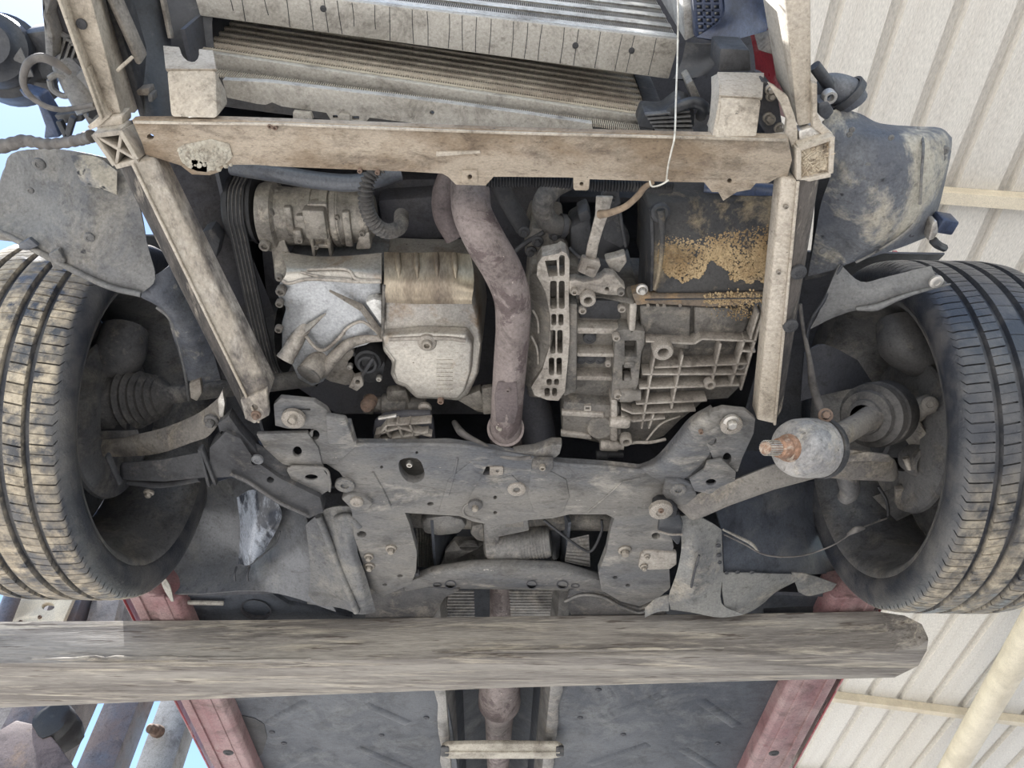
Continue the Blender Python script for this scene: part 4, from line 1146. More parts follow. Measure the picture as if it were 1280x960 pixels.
# alloy sump (left half)
ol = [(350, 352, 1.02), (362, 354, 1.02), (382, 349, 1.02), (445, 351, 1.02), (476, 353, 1.02), (477, 424, 1.01), (458, 431, 1.01), (442, 436, 1.0), (424, 448, 1.0), (404, 478, 1.0), (390, 484, 1.0), (372, 474, 1.0), (364, 455, 1.0),
      (352, 440, 1.01), (352, 405, 1.02), (357, 386, 1.02), (346, 370, 1.02)]
b = MB(); b.loft([loop_lift(ol, 0), loop_lift(ol, .05, 1.02), loop_lift(ol, .16, 1.06)]); sump = mesh_obj('alloy_sump', b, 'alu_clean', eng, bev=.004)
# upper step of the sump, towards the compressor
b = MB(); b.sheet([[(352, 353, 1.005), (384, 350, 1.008), (440, 352, 1.008), (477, 354, 1.008)], [(358, 338, 1.018), (388, 336, 1.02), (432, 336, 1.02), (477, 342, 1.018)], [(352, 314, 1.06), (390, 320, 1.06), (430, 320, 1.06), (477, 316, 1.06)]])
mesh_obj('step', b, 'alu_pan', sump, thick=.006)
b = MB(); b.tube([at(384, 337, 1.016), at(432, 336.5, 1.016), at(446, 349, 1.006), at(476, 351, 1.006)], .0026, 8); mesh_obj('rib', b, 'alu_light', sump)
b = MB(); b.tube([at(353, 351, 1.004), at(362, 354, 1.003), at(384, 349, 1.004), at(420, 350, 1.004), at(446, 352, 1.004), at(476, 352, 1.004)], .003, 8); mesh_obj('rib', b, 'alu_light', sump)
b = MB(); b.tube([at(376, 340, 1.012), at(400, 346, 1.008), at(440, 350, 1.004)], .0024, 8); mesh_obj('rib', b, 'alu_light', sump)
def fin_rib(parent, p0, p1, w0, w1, h, m='alu_light', z=1.004):
    a, c = at(*p0, z), at(*p1, z); d = (c - a).normalized(); s = Vector((-d.y, d.x, 0)); dn = Vector((0, 0, -h))
    b = MB(); b.loft([[a - s * w0 / 2 + Vector((0, 0, .004)), a + dn * .15, a + s * w0 / 2 + Vector((0, 0, .004))], [c - s * w1 / 2 + Vector((0, 0, .004)), c + dn, c + s * w1 / 2 + Vector((0, 0, .004))]])
    return mesh_obj('rib', b, m, parent, bev=.0015)
fin_rib(sump, (411, 364), (452, 385), .003, .011, .010); fin_rib(sump, (450, 384), (478, 422), .011, .014, .010)
fin_rib(sump, (407, 393), (383, 412), .003, .013, .010); fin_rib(sump, (384, 411), (366, 436), .013, .024, .012)
b = MB(); b.tube([at(424, 424, 1.0), at(434, 410, 1.002), at(452, 402, 1.004), at(468, 412, 1.003), at(478, 422, 1.0)], .0026, 8); mesh_obj('rib', b, 'alu_light', sump)
b = MB(); b.tube([at(382, 420, 1.002), at(394, 434, .998), at(404, 438, .997), at(416, 430, .998), at(430, 416, 1.002)], .003, 8); mesh_obj('rib', b, 'alu_light', sump)
b = MB(); b.plate([(456, 378), (468, 374), (477, 376), (477, 408)], .998, .02); mesh_obj('boss_face', b, 'fin_bright', sump, bev=.003)
b = MB(); b.tube([at(388, 470, .998), at(404, 462, .996), at(420, 444, .996), at(436, 430, .996), at(456, 424, .998), at(478, 423, 1.0)], [.013, .012, .010, .009, .007, .005], 14); mesh_obj('rim', b, 'alu_light', sump, smooth=60)
# drain stub and round boss
b = MB(); p0, p1 = at(383, 405, 1.02), at(358, 446, .985); b.tube([p0, p0.lerp(p1, .55), p1], [.008, .013, .0135], 20); st = mesh_obj('drain_stub', b, 'alu_light', sump)
b = MB(); d = (p1 - p0).normalized(); b.lathe([(.0145, 0), (.0145, .006), (.0095, .006), (.0085, -.004), (.0001, -.004)], p1, d, 24); mesh_obj('stub_rim', b, 'alu_light', st)
b = MB(); p0, p1 = at(402, 445, 1.01), at(386, 468, .975); b.tube([p0, p0.lerp(p1, .6), p1], [.016, .020, .0205], 22); mesh_obj('round_boss', b, 'alu_light', sump)
b = MB(); b.lathe([(.0205, -.002), (.021, .001), (.018, .003), (.0001, .002)], p1, (p1 - p0), 24); mesh_obj('boss_cap', b, 'alu_dirty', sump)
b = MB(); b.plate([(398, 470), (412, 478), (432, 483), (450, 480), (456, 460), (440, 436), (420, 450)], 1.03, .05); mesh_obj('lower_skirt', b, 'alu_light', sump, bev=.005)
# bracket column along the left edge of the sump
b = MB(); b.loft([[V3(p) for p in s] for s in ([(334, 232, 1.11), (352, 238, 1.11), (352, 238, 1.15), (334, 232, 1.15)], [(326, 262, 1.10), (348, 272, 1.08), (348, 272, 1.14), (326, 262, 1.15)], [(338, 300, 1.08), (358, 305, 1.07), (358, 305, 1.14), (338, 300, 1.15)],
      [(342, 330, 1.05), (368, 330, 1.05), (368, 330, 1.12), (342, 330, 1.12)], [(344, 352, 1.02), (362, 354, 1.02), (362, 354, 1.1), (344, 352, 1.1)])]); br = mesh_obj('side_bracket', b, 'compressor', eng, bev=.005)
for p in ((337, 264, 1.085, .013), (350, 346, 1.015, .006), (352, 362, 1.012, .010), (350, 378, 1.014, .008), (349, 410, 1.01, .008)):
    bolt(br, p[:3], p[3], 'cap', 'alu_dirty')
# stamped steel oil pan (right half)
ol = [(478, 357, 1.01), (520, 359, 1.01), (580, 359, 1.01), (592, 370, 1.01), (598, 395, 1.01), (602, 430, 1.0), (598, 468, 1.0), (586, 494, 1.0), (574, 503, 1.0), (556, 501, 1.0), (520, 500, 1.0), (514, 494, 1.0), (506, 486, 1.0), (494, 482, 1.0),
      (488, 470, 1.0), (490, 455, 1.0), (478, 440, 1.0)]
b = MB(); b.loft([loop_lift(ol, 0), loop_lift(ol, .02, 1.015), loop_lift(ol, .09, 1.05), loop_lift(ol, .14, 1.07)]); pan = mesh_obj('oil_pan', b, 'alu_pan', eng, bev=.007, seg=3)
# sloped front of the pan, stained by heat
b = MB(); b.sheet([[(480, 378, 1.004), (520, 380, 1.004), (560, 380, 1.004), (590, 380, 1.006)], [(480, 368, .999), (520, 370, .998), (560, 370, .998), (590, 372, 1.0)], [(480, 354, 1.002), (520, 356, 1.002), (560, 356, 1.002), (592, 360, 1.006)], [(480, 335, 1.025), (520, 337, 1.025), (560, 336, 1.025), (592, 340, 1.03)], [(480, 315, 1.06), (520, 316, 1.06), (560, 315, 1.06), (588, 318, 1.06)]])
mesh_obj('sloped_front', b, 'pan_stained', pan, thick=.004)
for x, w in ((497, 9), (520, 7), (545, 9), (568, 6)):
    fin = MB(); fin.tube([at(x, 318, 1.056), at(x + 1, 334, 1.028), at(x + 2, 348, 1.010)], [.005, .005, .001], 10); mesh_obj('rib', fin, 'pan_stained', pan, smooth=60)
# lower step: flat bottom of the pan
ol2 = [(478, 422, .985), (530, 418, .985), (582, 420, .985), (590, 432, .985), (588, 466, .985), (580, 490, .985), (572, 499, .985), (522, 497, .985), (508, 482, .985), (496, 478, .985), (492, 466, .985), (494, 452, .985), (480, 434, .985)]
b = MB(); b.loft([loop_lift(ol2, 0), loop_lift(ol2, .006, 1.02), loop_lift(ol2, .022, 1.04)]); mesh_obj('pan_bottom', b, 'alu_pan', pan, bev=.004, seg=3)
b = MB(); b.tube([at(480, 356, 1.0), at(479, 400, 1.0), at(478, 424, .99)], .0025, 8); mesh_obj('seam', b, 'alu_dirty', pan)
b = MB(); b.tube([at(486, 424, .984), at(520, 423, .983), at(560, 423, .983), at(582, 426, .984)], .0035, 8); mesh_obj('rib', b, 'alu_light', pan, smooth=60)
bolt(pan, (534, 428, .983), .015, 'clip', 'alu_light', name='drain_plug')
bolt(pan, (534, 428, .981), .011, 'cap', 'bolt_metal', name='drain_plug')
bolt(pan, (551, 500, .985), .007, 'cap', 'rust_bolt')
# cast mark: a fine grid of lines pressed into the pan
for k in range(5):
    b = MB(); b.bar(at(546 + 5.2 * k, 450, .9845), at(545 + 5.2 * k, 487, .9845), .0007, .0014); mesh_obj('cast_line', b, 'alu_pan', pan)
for k in range(8):
    b = MB(); b.bar(at(546, 450 + 5.2 * k, .9845), at(566, 450 + 5.2 * k, .9845), .0007, .0014); mesh_obj('cast_line', b, 'alu_pan', pan)
# water pump cap with three bolts
wp = thing('pump_cap', 'black round pump cap held by three bolts under the sump', 'pump', at(460, 455, 1.02))
b = MB(); b.lathe([(.001, .004), (.010, .004), (.012, .012), (.016, .012), (.018, .004), (.022, .002), (.024, -.01), (.026, -.05)], at(460, 452, 1.01), (0, -.15, -1), 28); mesh_obj('cap', b, 'rubber_black', wp)
b = MB(); b.plate([(432, 452), (442, 440), (470, 438), (482, 455), (478, 475), (462, 480), (445, 474)], 1.03, .03); mesh_obj('flange', b, 'dark_metal', wp, bev=.003)
b = MB(); b.bar(at(453, 468, 1.0), at(467, 446, 1.0), .006, .012); mesh_obj('grip', b, 'dark_metal', wp, bev=.002)
for p in ((438, 457), (467, 441), (474, 472)):
    bolt(wp, (*p, 1.02), .0065, 'cap', 'bolt_bright')
b = MB(); b.plate([(442, 472), (452, 470), (454, 482), (446, 489), (436, 484)], 1.0, .012, [circ(447, 478, 3)]); mesh_obj('tag', b, 'alu_light', wp, bev=.001)
# thermostat pipe below the pan
tp = thing('coolant_pipe', 'short alloy coolant pipe with a rusty plug below the oil pan', 'pipe', at(500, 505, 1.03))
b = MB(); b.lathe([(.0001, 0), (.016, 0), (.018, .004), (.018, .016), (.014, .018), (.014, .03), (.02, .034), (.02, .075), (.016, .08), (.016, .11)], at(455, 505, 1.03), (1, .02, 0), 24); mesh_obj('tube', b, 'alu_dirty', tp)
b = MB(); b.lathe([(.0001, .006), (.010, .006), (.013, 0), (.013, -.02)], at(459, 507, 1.01), (-.2, -.2, -1), 20); mesh_obj('plug', b, 'rust_bolt', tp)
b = MB(); b.plate([(482, 490), (508, 488), (516, 515), (486, 517)], 1.02, .02); mesh_obj('collar', b, 'compressor', tp, bev=.005)
bolt(tp, (531, 510, 1.0), .012, 'clip', 'alu_light', name='plug')
# pipe flange between pan and exhaust
b = MB(); b.plate([(570, 500), (600, 488), (608, 505), (612, 518), (596, 515)], 1.02, .02); b.plate([(602, 486), (616, 484), (618, 518), (604, 519)], 1.0, .012)
single('exhaust_hanger', b, 'compressor', 'dirty tan bracket between the oil pan and the exhaust pipe', 'bracket', bev=.003)

# air conditioning compressor
ac = thing('compressor', 'grimy cast air conditioning compressor lying across the engine front', 'compressor', at(400, 275, 1.05))
a0 = at(331, 271, 1.115); a1 = at(468, 268, 1.115); d = (a1 - a0).normalized(); Lc = (a1 - a0).length
prof = [(.03, -.002), (.052, 0), (.055, .006), (.055, .02), (.047, .024), (.045, .04), (.047, .06), (.048, .075), (.046, .08), (.046, .095), (.049, .098), (.049, .108), (.045, .112), (.044, .13), (.04, .145), (.03, .15), (.001, .15)]
k = Lc / .15
b = MB(); b.lathe([(r, t_ * k) for r, t_ in prof], a0, d, 40); mesh_obj('barrel', b, 'compressor', ac)
for f, w in ((.46, .004), (.60, .006), (.68, .004)):
    c = a0 + d * Lc * f; b = MB(); b.lathe([(.046, -w), (.0505, -w), (.0505, w), (.046, w)], c, d, 40); mesh_obj('band', b, 'compressor', ac)
b = MB(); b.box(a0 + d * Lc * .53 + Vector((0, -.012, -.045)), (.034, .05, .022)); mesh_obj('pad', b, 'compressor', ac, bev=.004)
b = MB(); b.box(a0 + d * Lc * .55 + Vector((0, -.03, -.030)), (.03, .02, .02)); mesh_obj('pad', b, 'alu_light', ac, bev=.003)
for f_, y_, z_, sz in ((.30, -.015, -.044, (.012, .05, .012)), (.47, .022, -.04, (.006, .05, .02)), (.62, .022, -.04, (.006, .05, .02)), (.54, .03, -.038, (.03, .008, .016)), (.80, .0, -.044, (.012, .06, .012)), (.42, -.02, -.044, (.02, .012, .012))):
    b = MB(); b.box(a0 + d * Lc * f_ + Vector((0, y_, z_)), sz); mesh_obj('pad', b, 'compressor', ac, bev=.003)
b = MB(); b.box(a0 + d * Lc * .36 + Vector((0, .008, -.048)), (.014, .024, .016)); mesh_obj('lug', b, 'compressor', ac, bev=.003)
for f, y, z_, r in ((.06, .02, -.052, .011), (.38, .012, -.055, .006), (.5, .03, -.045, .005), (.72, -.02, -.046, .005), (.9, .03, -.032, .007), (.92, .01, -.042, .006)):
    bolt(ac, a0 + d * Lc * f + Vector((0, y, z_)), r, 'cap', 'compressor')
b = MB(); b.plate([(448, 292), (462, 290), (464, 312), (444, 313)], 1.075, .03); mesh_obj('lug', b, 'alu_light', ac, bev=.004)
# belt pulley and belt
bp = thing('belt_drive', 'black ribbed drive belt round a pulley at the engine side', 'belt', at(310, 300, 1.08))
pc = at(307, 262, 1.13)
b = MB(); b.lathe([(.012, -.03), (.03, -.028), (.034, -.022), (.05, -.022), (.054, -.018), (.054, -.012), (.050, -.011), (.050, .016), (.054, .017), (.054, .022), (.03, .024), (.012, .024)], pc, (1, 0, 0), 44); mesh_obj('pulley', b, 'rubber_black', bp)
cr = at(346, 420, 1.17)
b = MB(); b.lathe([(.02, -.016), (.07, -.016), (.072, 0), (.07, .016), (.02, .016)], cr, (1, 0, 0), 40); mesh_obj('pulley', b, 'dark_metal', bp)
path = [pc + Vector((0, -.052, .01)), pc + Vector((0, -.045, -.028)), pc + Vector((0, -.012, -.053)), pc + Vector((0, .022, -.054)), pc.lerp(cr, .5) + Vector((0, -.01, -.068)), cr + Vector((0, -.02, -.078)), cr + Vector((0, .04, -.066))]
pts_, _ = crom(path, None, 6)
b = MB(); b.loft([[p + Vector((sx * .0135, 0, sz)) for sx, sz in ((-1, 0), (1, 0), (1, .004), (-1, .004))] for p in pts_]); bl_ = mesh_obj('belt', b, 'rubber_black', bp, smooth=60)
for off in (-.009, -.003, .003, .009):
    b = MB(); b.tube([p + Vector((off, 0, -.0006)) for p in pts_], .0013, 5, raw=True); mesh_obj('belt_rib', b, 'rubber_dusty', bl_, smooth=60)
b = MB(); b.plate([(270, 228), (296, 232), (294, 280), (276, 262), (262, 244)], 1.2, .06); mesh_obj('tensioner', b, 'rust_bolt', bp, bev=.006)
bolt(bp, (266, 252, 1.16), .010, 'flange', 'bolt_metal')
# grey pipe below the crossbeam and ribbed hose
b = MB(); b.tube([at(290, 208, 1.08), at(340, 216, 1.07), at(400, 226, 1.07), at(450, 228, 1.07), at(500, 215, 1.09)], .013, 14)
single('cooling_pipe', b, 'plastic_liner', 'smooth grey cooling pipe tucked behind the crossbeam', 'pipe', smooth=60)
b = MB(); b.tube([at(478, 205, 1.02), at(463, 220, 1.01), at(457, 242, 1.0), at(461, 268, 1.0), at(474, 285, 1.005), at(488, 289, 1.02), at(500, 283, 1.05), at(502, 268, 1.09)], .0095, 16, 8, wave=.0021, pitch=.0062)
single('corrugated_hose', b, 'rubber_dusty', 'bent corrugated hose in front of the compressor', 'hose', smooth=60)
# ribbed conduit along the crossbeam's rear edge
b = MB(); b.tube([at(608, 226, .98), at(680, 226, .98), at(740, 231, .98), at(790, 232, .98), at(840, 234, 1.0)], .008, 12, 6, wave=.0012, pitch=.004)
single('conduit', b, 'rubber_black', 'black corrugated conduit running along behind the crossbeam', 'conduit', smooth=60)

# ================================================================== exhaust downpipe
ex = thing('downpipe', 'rusty mauve exhaust downpipe between sump and gearbox', 'exhaust', at(632, 545, .95))
path = [(587, 222, 1.06), (588, 245, 1.01), (591, 268, .985), (606, 300, .97), (628, 338, .965), (640, 372, .965), (641, 410, .965), (638, 450, .965), (635, 490, .965), (633, 520, .965), (632, 540, .975), (634, 552, 1.01), (640, 560, 1.06)]
b = MB(); b.tube([V3(p) for p in path], [.027, .028, .028, .029, .029, .0275, .0265, .0265, .0265, .0265, .0265, .0265, .0265], 32, 6); mesh_obj('pipe', b, 'exhaust', ex, smooth=70)
b = MB(); b.tube([at(562, 225, 1.1), at(556, 245, 1.08), at(558, 270, 1.07), at(572, 296, 1.06)], .020, 18); mesh_obj('branch', b, 'exhaust_dark', ex, smooth=70)
b = MB(); b.tube([at(622, 226, 1.08), at(634, 250, 1.08), at(655, 285, 1.08)], .014, 16); mesh_obj('branch', b, 'dark_metal', ex, smooth=70)
c = V3((634, 498, .936)); b = MB(); b.plate([(622, 478, .938), (646, 478, .938), (648, 512, .938), (643, 530, .938), (620, 528, .938), (618, 495, .938)], .9385, .004); mesh_obj('patch', b, 'exhaust_dark', ex, bev=.002, label='dark scorched patch')
bolt(ex, (635, 487, .937), .005, 'cap', 'exhaust'); 
b = MB(); b.lathe([(.0275, -.004), (.032, -.004), (.032, .004), (.0275, .004)], at(632, 536, .973), (0, .75, .5), 32); mesh_obj('collar', b, 'exhaust', ex)
bolt(ex, (625, 534, .945), .007, 'flange', 'bolt_metal')

# ================================================================== gearbox
gb = thing('gearbox', 'dusty ribbed alloy gearbox beside the downpipe', 'gearbox', at(800, 460, .99))
# bell housing with its slotted flange
ol = [(671, 344), (672, 330), (678, 321), (698, 317), (702, 314), (708, 317), (712, 325), (711, 370), (712, 420), (710, 450), (706, 490), (698, 501), (684, 500), (668, 494), (664, 484), (678, 462), (688, 430), (688, 395), (682, 365)]
def slot(x0, y0, x1, y1): return rrect(x0, y0, x1, y1, min(2.5, (x1 - x0) / 2 - .2), 2)
hs = [[(681, 326), (696, 325), (697, 345), (686, 346)], slot(699, 319, 706, 345),
      slot(687.5, 351, 696, 386), slot(698.5, 351, 706, 386), slot(689, 392.5, 695.5, 407), slot(698, 392.5, 704.5, 407), slot(687.5, 412.5, 694.5, 442), slot(696.5, 412.5, 703.5, 442),
      slot(686, 447, 693, 469), slot(695.5, 447, 702.5, 469), slot(683, 473.5, 690, 481.5), slot(692.5, 473.5, 699, 481.5), slot(680.5, 485, 687.5, 495.5), slot(690, 485, 696.5, 495.5)]
b = MB(); b.plate(ol, .975, .03, hs); mesh_obj('slotted_flange', b, 'alu_light', gb, bev=.0012)
b = MB(); b.plate([(664, 330), (712, 318), (714, 500), (660, 498), (655, 420)], 1.012, .12); bell = mesh_obj('bell_housing', b, 'alu_dirty', gb, bev=.006)
b = MB(); b.sheet([[(662, 345, 1.0), (676, 340, .985), (684, 345, .985)], [(662, 380, 1.01), (678, 385, .99), (688, 390, .98)], [(660, 430, 1.01), (676, 432, .99), (688, 432, .98)], [(655, 480, 1.0), (664, 485, .985), (672, 490, .98)]]); mesh_obj('shoulder', b, 'alu_dirty', bell, thick=.004)
for q in (((666, 388), (672, 400), (673, 416)), ((664, 420), (671, 435), (673, 455))):
    b = MB(); b.tube([at(*p, .985) for p in q], .0018, 8); mesh_obj('rib', b, 'alu_light', bell)
# main case left of the parting line
b = MB(); b.plate([(709, 330), (724, 332), (726, 372), (800, 372), (800, 500), (770, 560), (705, 545), (704, 500), (710, 490)], 1.015, .16); case = mesh_obj('case', b, 'alu_dirty', gb, bev=.006)
b = MB(); b.plate([(711, 380), (722, 380), (721, 490), (704, 497), (709, 440)], .985, .03); mesh_obj('ledge', b, 'alu_dirty', case, bev=.004)
def cband(x0, y0, x1, y1, h, z=1.0):
    b = MB(); b.bar(at(x0, (y0 + y1) / 2, z + .006), at(x1, (y0 + y1) / 2 + 1, z + .006), h, .03); return b
mesh_obj('cross_rib', cband(720, 402, 776, 412, .012), 'alu_light', case, bev=.003)
mesh_obj('cross_rib', cband(720, 434, 770, 440, .008), 'alu_light', case, bev=.003)
mesh_obj('cross_rib', cband(716, 462, 772, 470, .010), 'alu_light', case, bev=.003)
for p, r in (((737, 422), .011), ((738, 448), .010), ((726, 449), .009), ((750, 449), .009)):
    bolt(case, (*p, 1.006), r, 'clip', 'dark_metal', name='cast_boss')
b = MB(); b.plate([(724, 375), (775, 376), (776, 400), (724, 398)], 1.01, .01); mesh_obj('recess_shade', b, 'dark_metal', case, bev=.003)  # dark plate paints the shade of a recessed band
# lower box and its bosses
b = MB(); b.plate([(704, 502), (735, 505), (775, 508), (778, 555), (752, 556), (738, 546), (702, 542)], .99, .10); low = mesh_obj('lower_case', b, 'alu_dirty', gb, bev=.005)
b = MB(); b.plate([(702, 514), (755, 517), (755, 523), (702, 520)], .985, .01); mesh_obj('rib', b, 'alu_light', low, bev=.002)
b = MB(); b.plate([(701, 540), (738, 544), (740, 550), (701, 546)], .985, .01); mesh_obj('rib', b, 'alu_light', low, bev=.002)
b = MB(); b.lathe([(.0001, .006), (.022, .006), (.026, .0), (.027, -.03)], at(750, 533, .99), (0, -.1, -1), 28); mesh_obj('round_cover', b, 'alu_dirty', low)
b = MB(); b.plate(rrect(730, 507, 739, 514, 1), .987, .006, [rrect(732, 509, 737, 512, .5)]); mesh_obj('cast_mark', b, 'alu_light', low)
b = MB(); p = at(750, 556, .985); b.lathe([(.0001, 0), (.009, 0), (.011, .003), (.011, .03), (.008, .034), (.008, .042), (.0001, .042)], p, (1, .02, 0), 20); mesh_obj('plug', b, 'alu_light', low)
b = MB(); p = at(745, 568, 1.01); b.lathe([(.0001, 0), (.009, 0), (.010, .02), (.006, .022), (.006, .05), (.0001, .05)], p, (1, -.02, 0), 20); mesh_obj('sensor', b, 'dark_metal', low)
bolt(low, (782, 548, .985), .011, 'ring', 'alu_light', name='boss')
# parting column
b = MB(); b.plate([(770, 415), (778, 412), (806, 414), (806, 430), (802, 440), (798, 480), (790, 500), (775, 503), (764, 498), (766, 470), (768, 440)], .985, .05, [rrect(781, 426, 796, 446, 2), rrect(778, 456, 789, 476, 2)]); col = mesh_obj('parting_column', b, 'alu_dirty', gb, bev=.003)
b = MB(); b.box(at(786, 452, .992) + Vector((0, 0, 0)), (.017, .012, .02)); b.box(at(784, 470, .992), (.012, .008, .02)); mesh_obj('connector', b, 'alu_dirty', col, bev=.002)
for p, r in (((770, 420), .008), ((772, 492), .009), ((760, 454), .006)):
    bolt(col, (*p, .982), r, 'cap', 'alu_light', name='boss')
b = MB(); p = at(774, 493, .985); b.lathe([(.012, 0), (.013, .004), (.013, .02), (.0105, .024), (.0105, .035), (.0001, .035)], p, (1, .0, 0), 20); mesh_obj('cylinder', b, 'alu_dirty', col)
b = MB(); p = at(762, 527, .98); b.lathe([(.0001, 0), (.009, 0), (.011, .003), (.011, .03), (.009, .034), (.0001, .034)], p, (1, .03, 0), 20); mesh_obj('cylinder', b, 'alu_light', col)
# vertical parting flange
b = MB(); b.plate([(787, 380), (797, 378), (794, 415), (786, 420)], .985, .05); mesh_obj('parting_flange', b, 'alu_light', gb, bev=.003)
b = MB(); b.plate([(764, 500), (772, 500), (772, 552), (763, 552)], .98, .04); mesh_obj('parting_flange', b, 'alu_light', gb, bev=.003)
# end cover with its grid of ribs
b = MB(); b.plate([(797, 379), (900, 381), (952, 383), (946, 410), (938, 450), (926, 482), (910, 498), (880, 500), (872, 508), (850, 525), (830, 545), (805, 555), (770, 556), (780, 505), (800, 480), (803, 430)], 1.012, .14); cov = mesh_obj('end_cover', b, 'alu_dirty', gb, bev=.008)
b = MB(); b.plate([(799, 382), (864, 384), (862, 438), (816, 430), (802, 420)], 1.0, .02); mesh_obj('smooth_panel', b, 'alu_dirty', cov, bev=.004)
b = MB(); b.plate([(868, 384), (938, 386), (930, 418), (868, 424)], 1.0, .02); mesh_obj('smooth_panel', b, 'alu_dirty', cov, bev=.004)
HR = [((806, 421), (866, 424)), ((866, 424), (876, 418)), ((876, 418), (943, 421)), ((817, 453.5), (932, 449)), ((802, 462), (930, 462)), ((798, 479.5), (922, 476)), ((794, 499), (882, 495)), ((776, 505), (790, 511)), ((790, 511), (868, 507.5)), ((776, 514), (790, 521)), ((790, 521), (830, 517)), ((926, 433), (942, 434))]
for (p0, p1) in HR:
    b = MB(); b.bar(at(*p0, .994), at(*p1, .994), .0038, .026); mesh_obj('rib', b, 'alu_light', cov, bev=.0008)
VR = [((817, 440), (801, 530)), ((852, 438), (838, 505)), ((816, 512), (810, 530)), ((899, 424), (889, 470)), ((929, 418), (912, 476)), ((952, 384), (924, 482)), ((946, 385), (936, 418))]
for (p0, p1) in VR:
    b = MB(); b.bar(at(*p0, .994), at(*p1, .994), .0034, .026); mesh_obj('rib', b, 'alu_light', cov, bev=.0008)
bolt(cov, (827.5, 434, .98), .0165, 'ring', 'alu_light', name='boss')
bolt(cov, (887, 478, .985), .0095, 'ring', 'alu_light', name='boss')
bolt(cov, (925, 455, .99), .008, 'ring', 'alu_dirty', name='boss')
# lower lip of the cover
b = MB(); b.tube([at(832, 549, .99), at(812, 553, .985), at(795, 553, .985), at(776, 556, .985)], .003, 8); b2 = mesh_obj('lip', b, 'alu_light', cov)
b = MB(); b.tube([at(806, 553, .99), at(826, 530, .99), at(850, 520, 1.0)], .002, 8); mesh_obj('lip', b, 'alu_light', cov)
# gearbox bracket with the ring below it
b = MB(); b.plate([(711, 352), (720, 350), (730, 353), (750, 349), (757, 343), (768, 344), (776, 354), (782, 360), (778, 370), (758, 369), (742, 366), (732, 362), (724, 370), (712, 368)], .972, .02, [circ(759, 362, 2.4)]); brk = mesh_obj('bracket', b, 'alu_light', gb, bev=.004)
bolt(brk, (718, 363, .97), .007, 'cap', 'bolt_metal'); bolt(brk, (776, 364, .97), .007, 'cap', 'alu_dirty')
bolt(gb, (734.5, 371, .972), .012, 'ring', 'alu_light', name='boss')
fin_rib(gb, (745, 371), (792, 378), .004, .012, .006, 'alu_dirty', .985)
for p in ((728, 386), (777, 384)):
    bolt(gb, (*p, .99), .008, 'cap', 'alu_light', name='boss')
# selector lever mechanism above
sl = thing('selector', 'black gear selector mechanism with a pale curved lever', 'selector', at(740, 300, 1.02))
b = MB(); b.lathe([(.0001, .01), (.022, .01), (.030, .004), (.032, -.01), (.032, -.04)], at(762, 300, 1.04), (.1, -.2, -1), 30); mesh_obj('motor', b, 'rubber_black', sl)
b = MB(); b.plate([(712, 285), (738, 270), (742, 310), (732, 325), (714, 315)], 1.04, .06); mesh_obj('housing', b, 'dark_metal', sl, bev=.006)
b = MB(); b.plate([(752, 262), (775, 270), (784, 305), (770, 326), (750, 322)], 1.03, .05); mesh_obj('housing', b, 'dark_metal', sl, bev=.006)
b = MB(); b.plate([(722, 268), (735, 262), (740, 274), (726, 280)], 1.03, .04); mesh_obj('lug', b, 'dark_metal', sl, bev=.003)
b = MB()
P = [(756, 246, .99, .012), (752, 270, .978, .009), (746, 290, .972, .008), (741, 308, .972, .008), (738, 326, .975, .008)]
lo = []
b.loft([[V3(p[:3]) + Vector((sx * p[3], 0, sz)) for sx, sz in ((-1, 0), (1, 0), (1, .005), (-1, .005))] for p in P]); lev = mesh_obj('lever', b, 'alu_light', sl, bev=.0015)
b = MB(); b.plate([(728, 322), (750, 327), (751, 333), (744, 347), (740, 348), (722, 340)], .968, .012); mesh_obj('lever_foot', b, 'alu_light', sl, bev=.003)
b = MB(); b.bar(at(733, 336, .966), at(743, 338, .966), .006, .006); mesh_obj('clip', b, 'alu_light', sl, bev=.001)
b = MB(); b.plate([(752, 244), (758, 237), (774, 240), (776, 256), (764, 260), (750, 262)], 1.0, .012); mesh_obj('plate', b, 'dark_metal', sl, bev=.002)
bolt(sl, (764, 251, .998), .007, 'flange', 'dark_metal')
b = MB(); b.tube([at(774, 258, 1.0), at(778, 285, 1.0), at(782, 308, 1.01)], .0022, 8); mesh_obj('rod', b, 'dark_metal', sl)
b = MB(); b.plate([(756, 325), (770, 322), (782, 318), (784, 328), (774, 342), (762, 336)], 1.0, .02); mesh_obj('bracket', b, 'alu_light', sl, bev=.003)
b = MB(); b.tube([at(712, 310, 1.0), at(720, 318, .99), at(728, 323, .985)], .0025, 8); mesh_obj('rod', b, 'dark_metal', sl)
# rag strap tied to the crossbeam
b = MB(); b.tube([at(749, 268, .965), at(762, 266, .955), at(782, 258, .945), at(797, 245, .94), at(806, 234, .935), at(816, 228, .925)], [.006, .005, .0045, .0045, .004, .003], 10)
single('rag_strap', b, 'wire_cloth', 'frayed tan cloth strap tied from the selector to the crossbeam', 'strap', smooth=50)
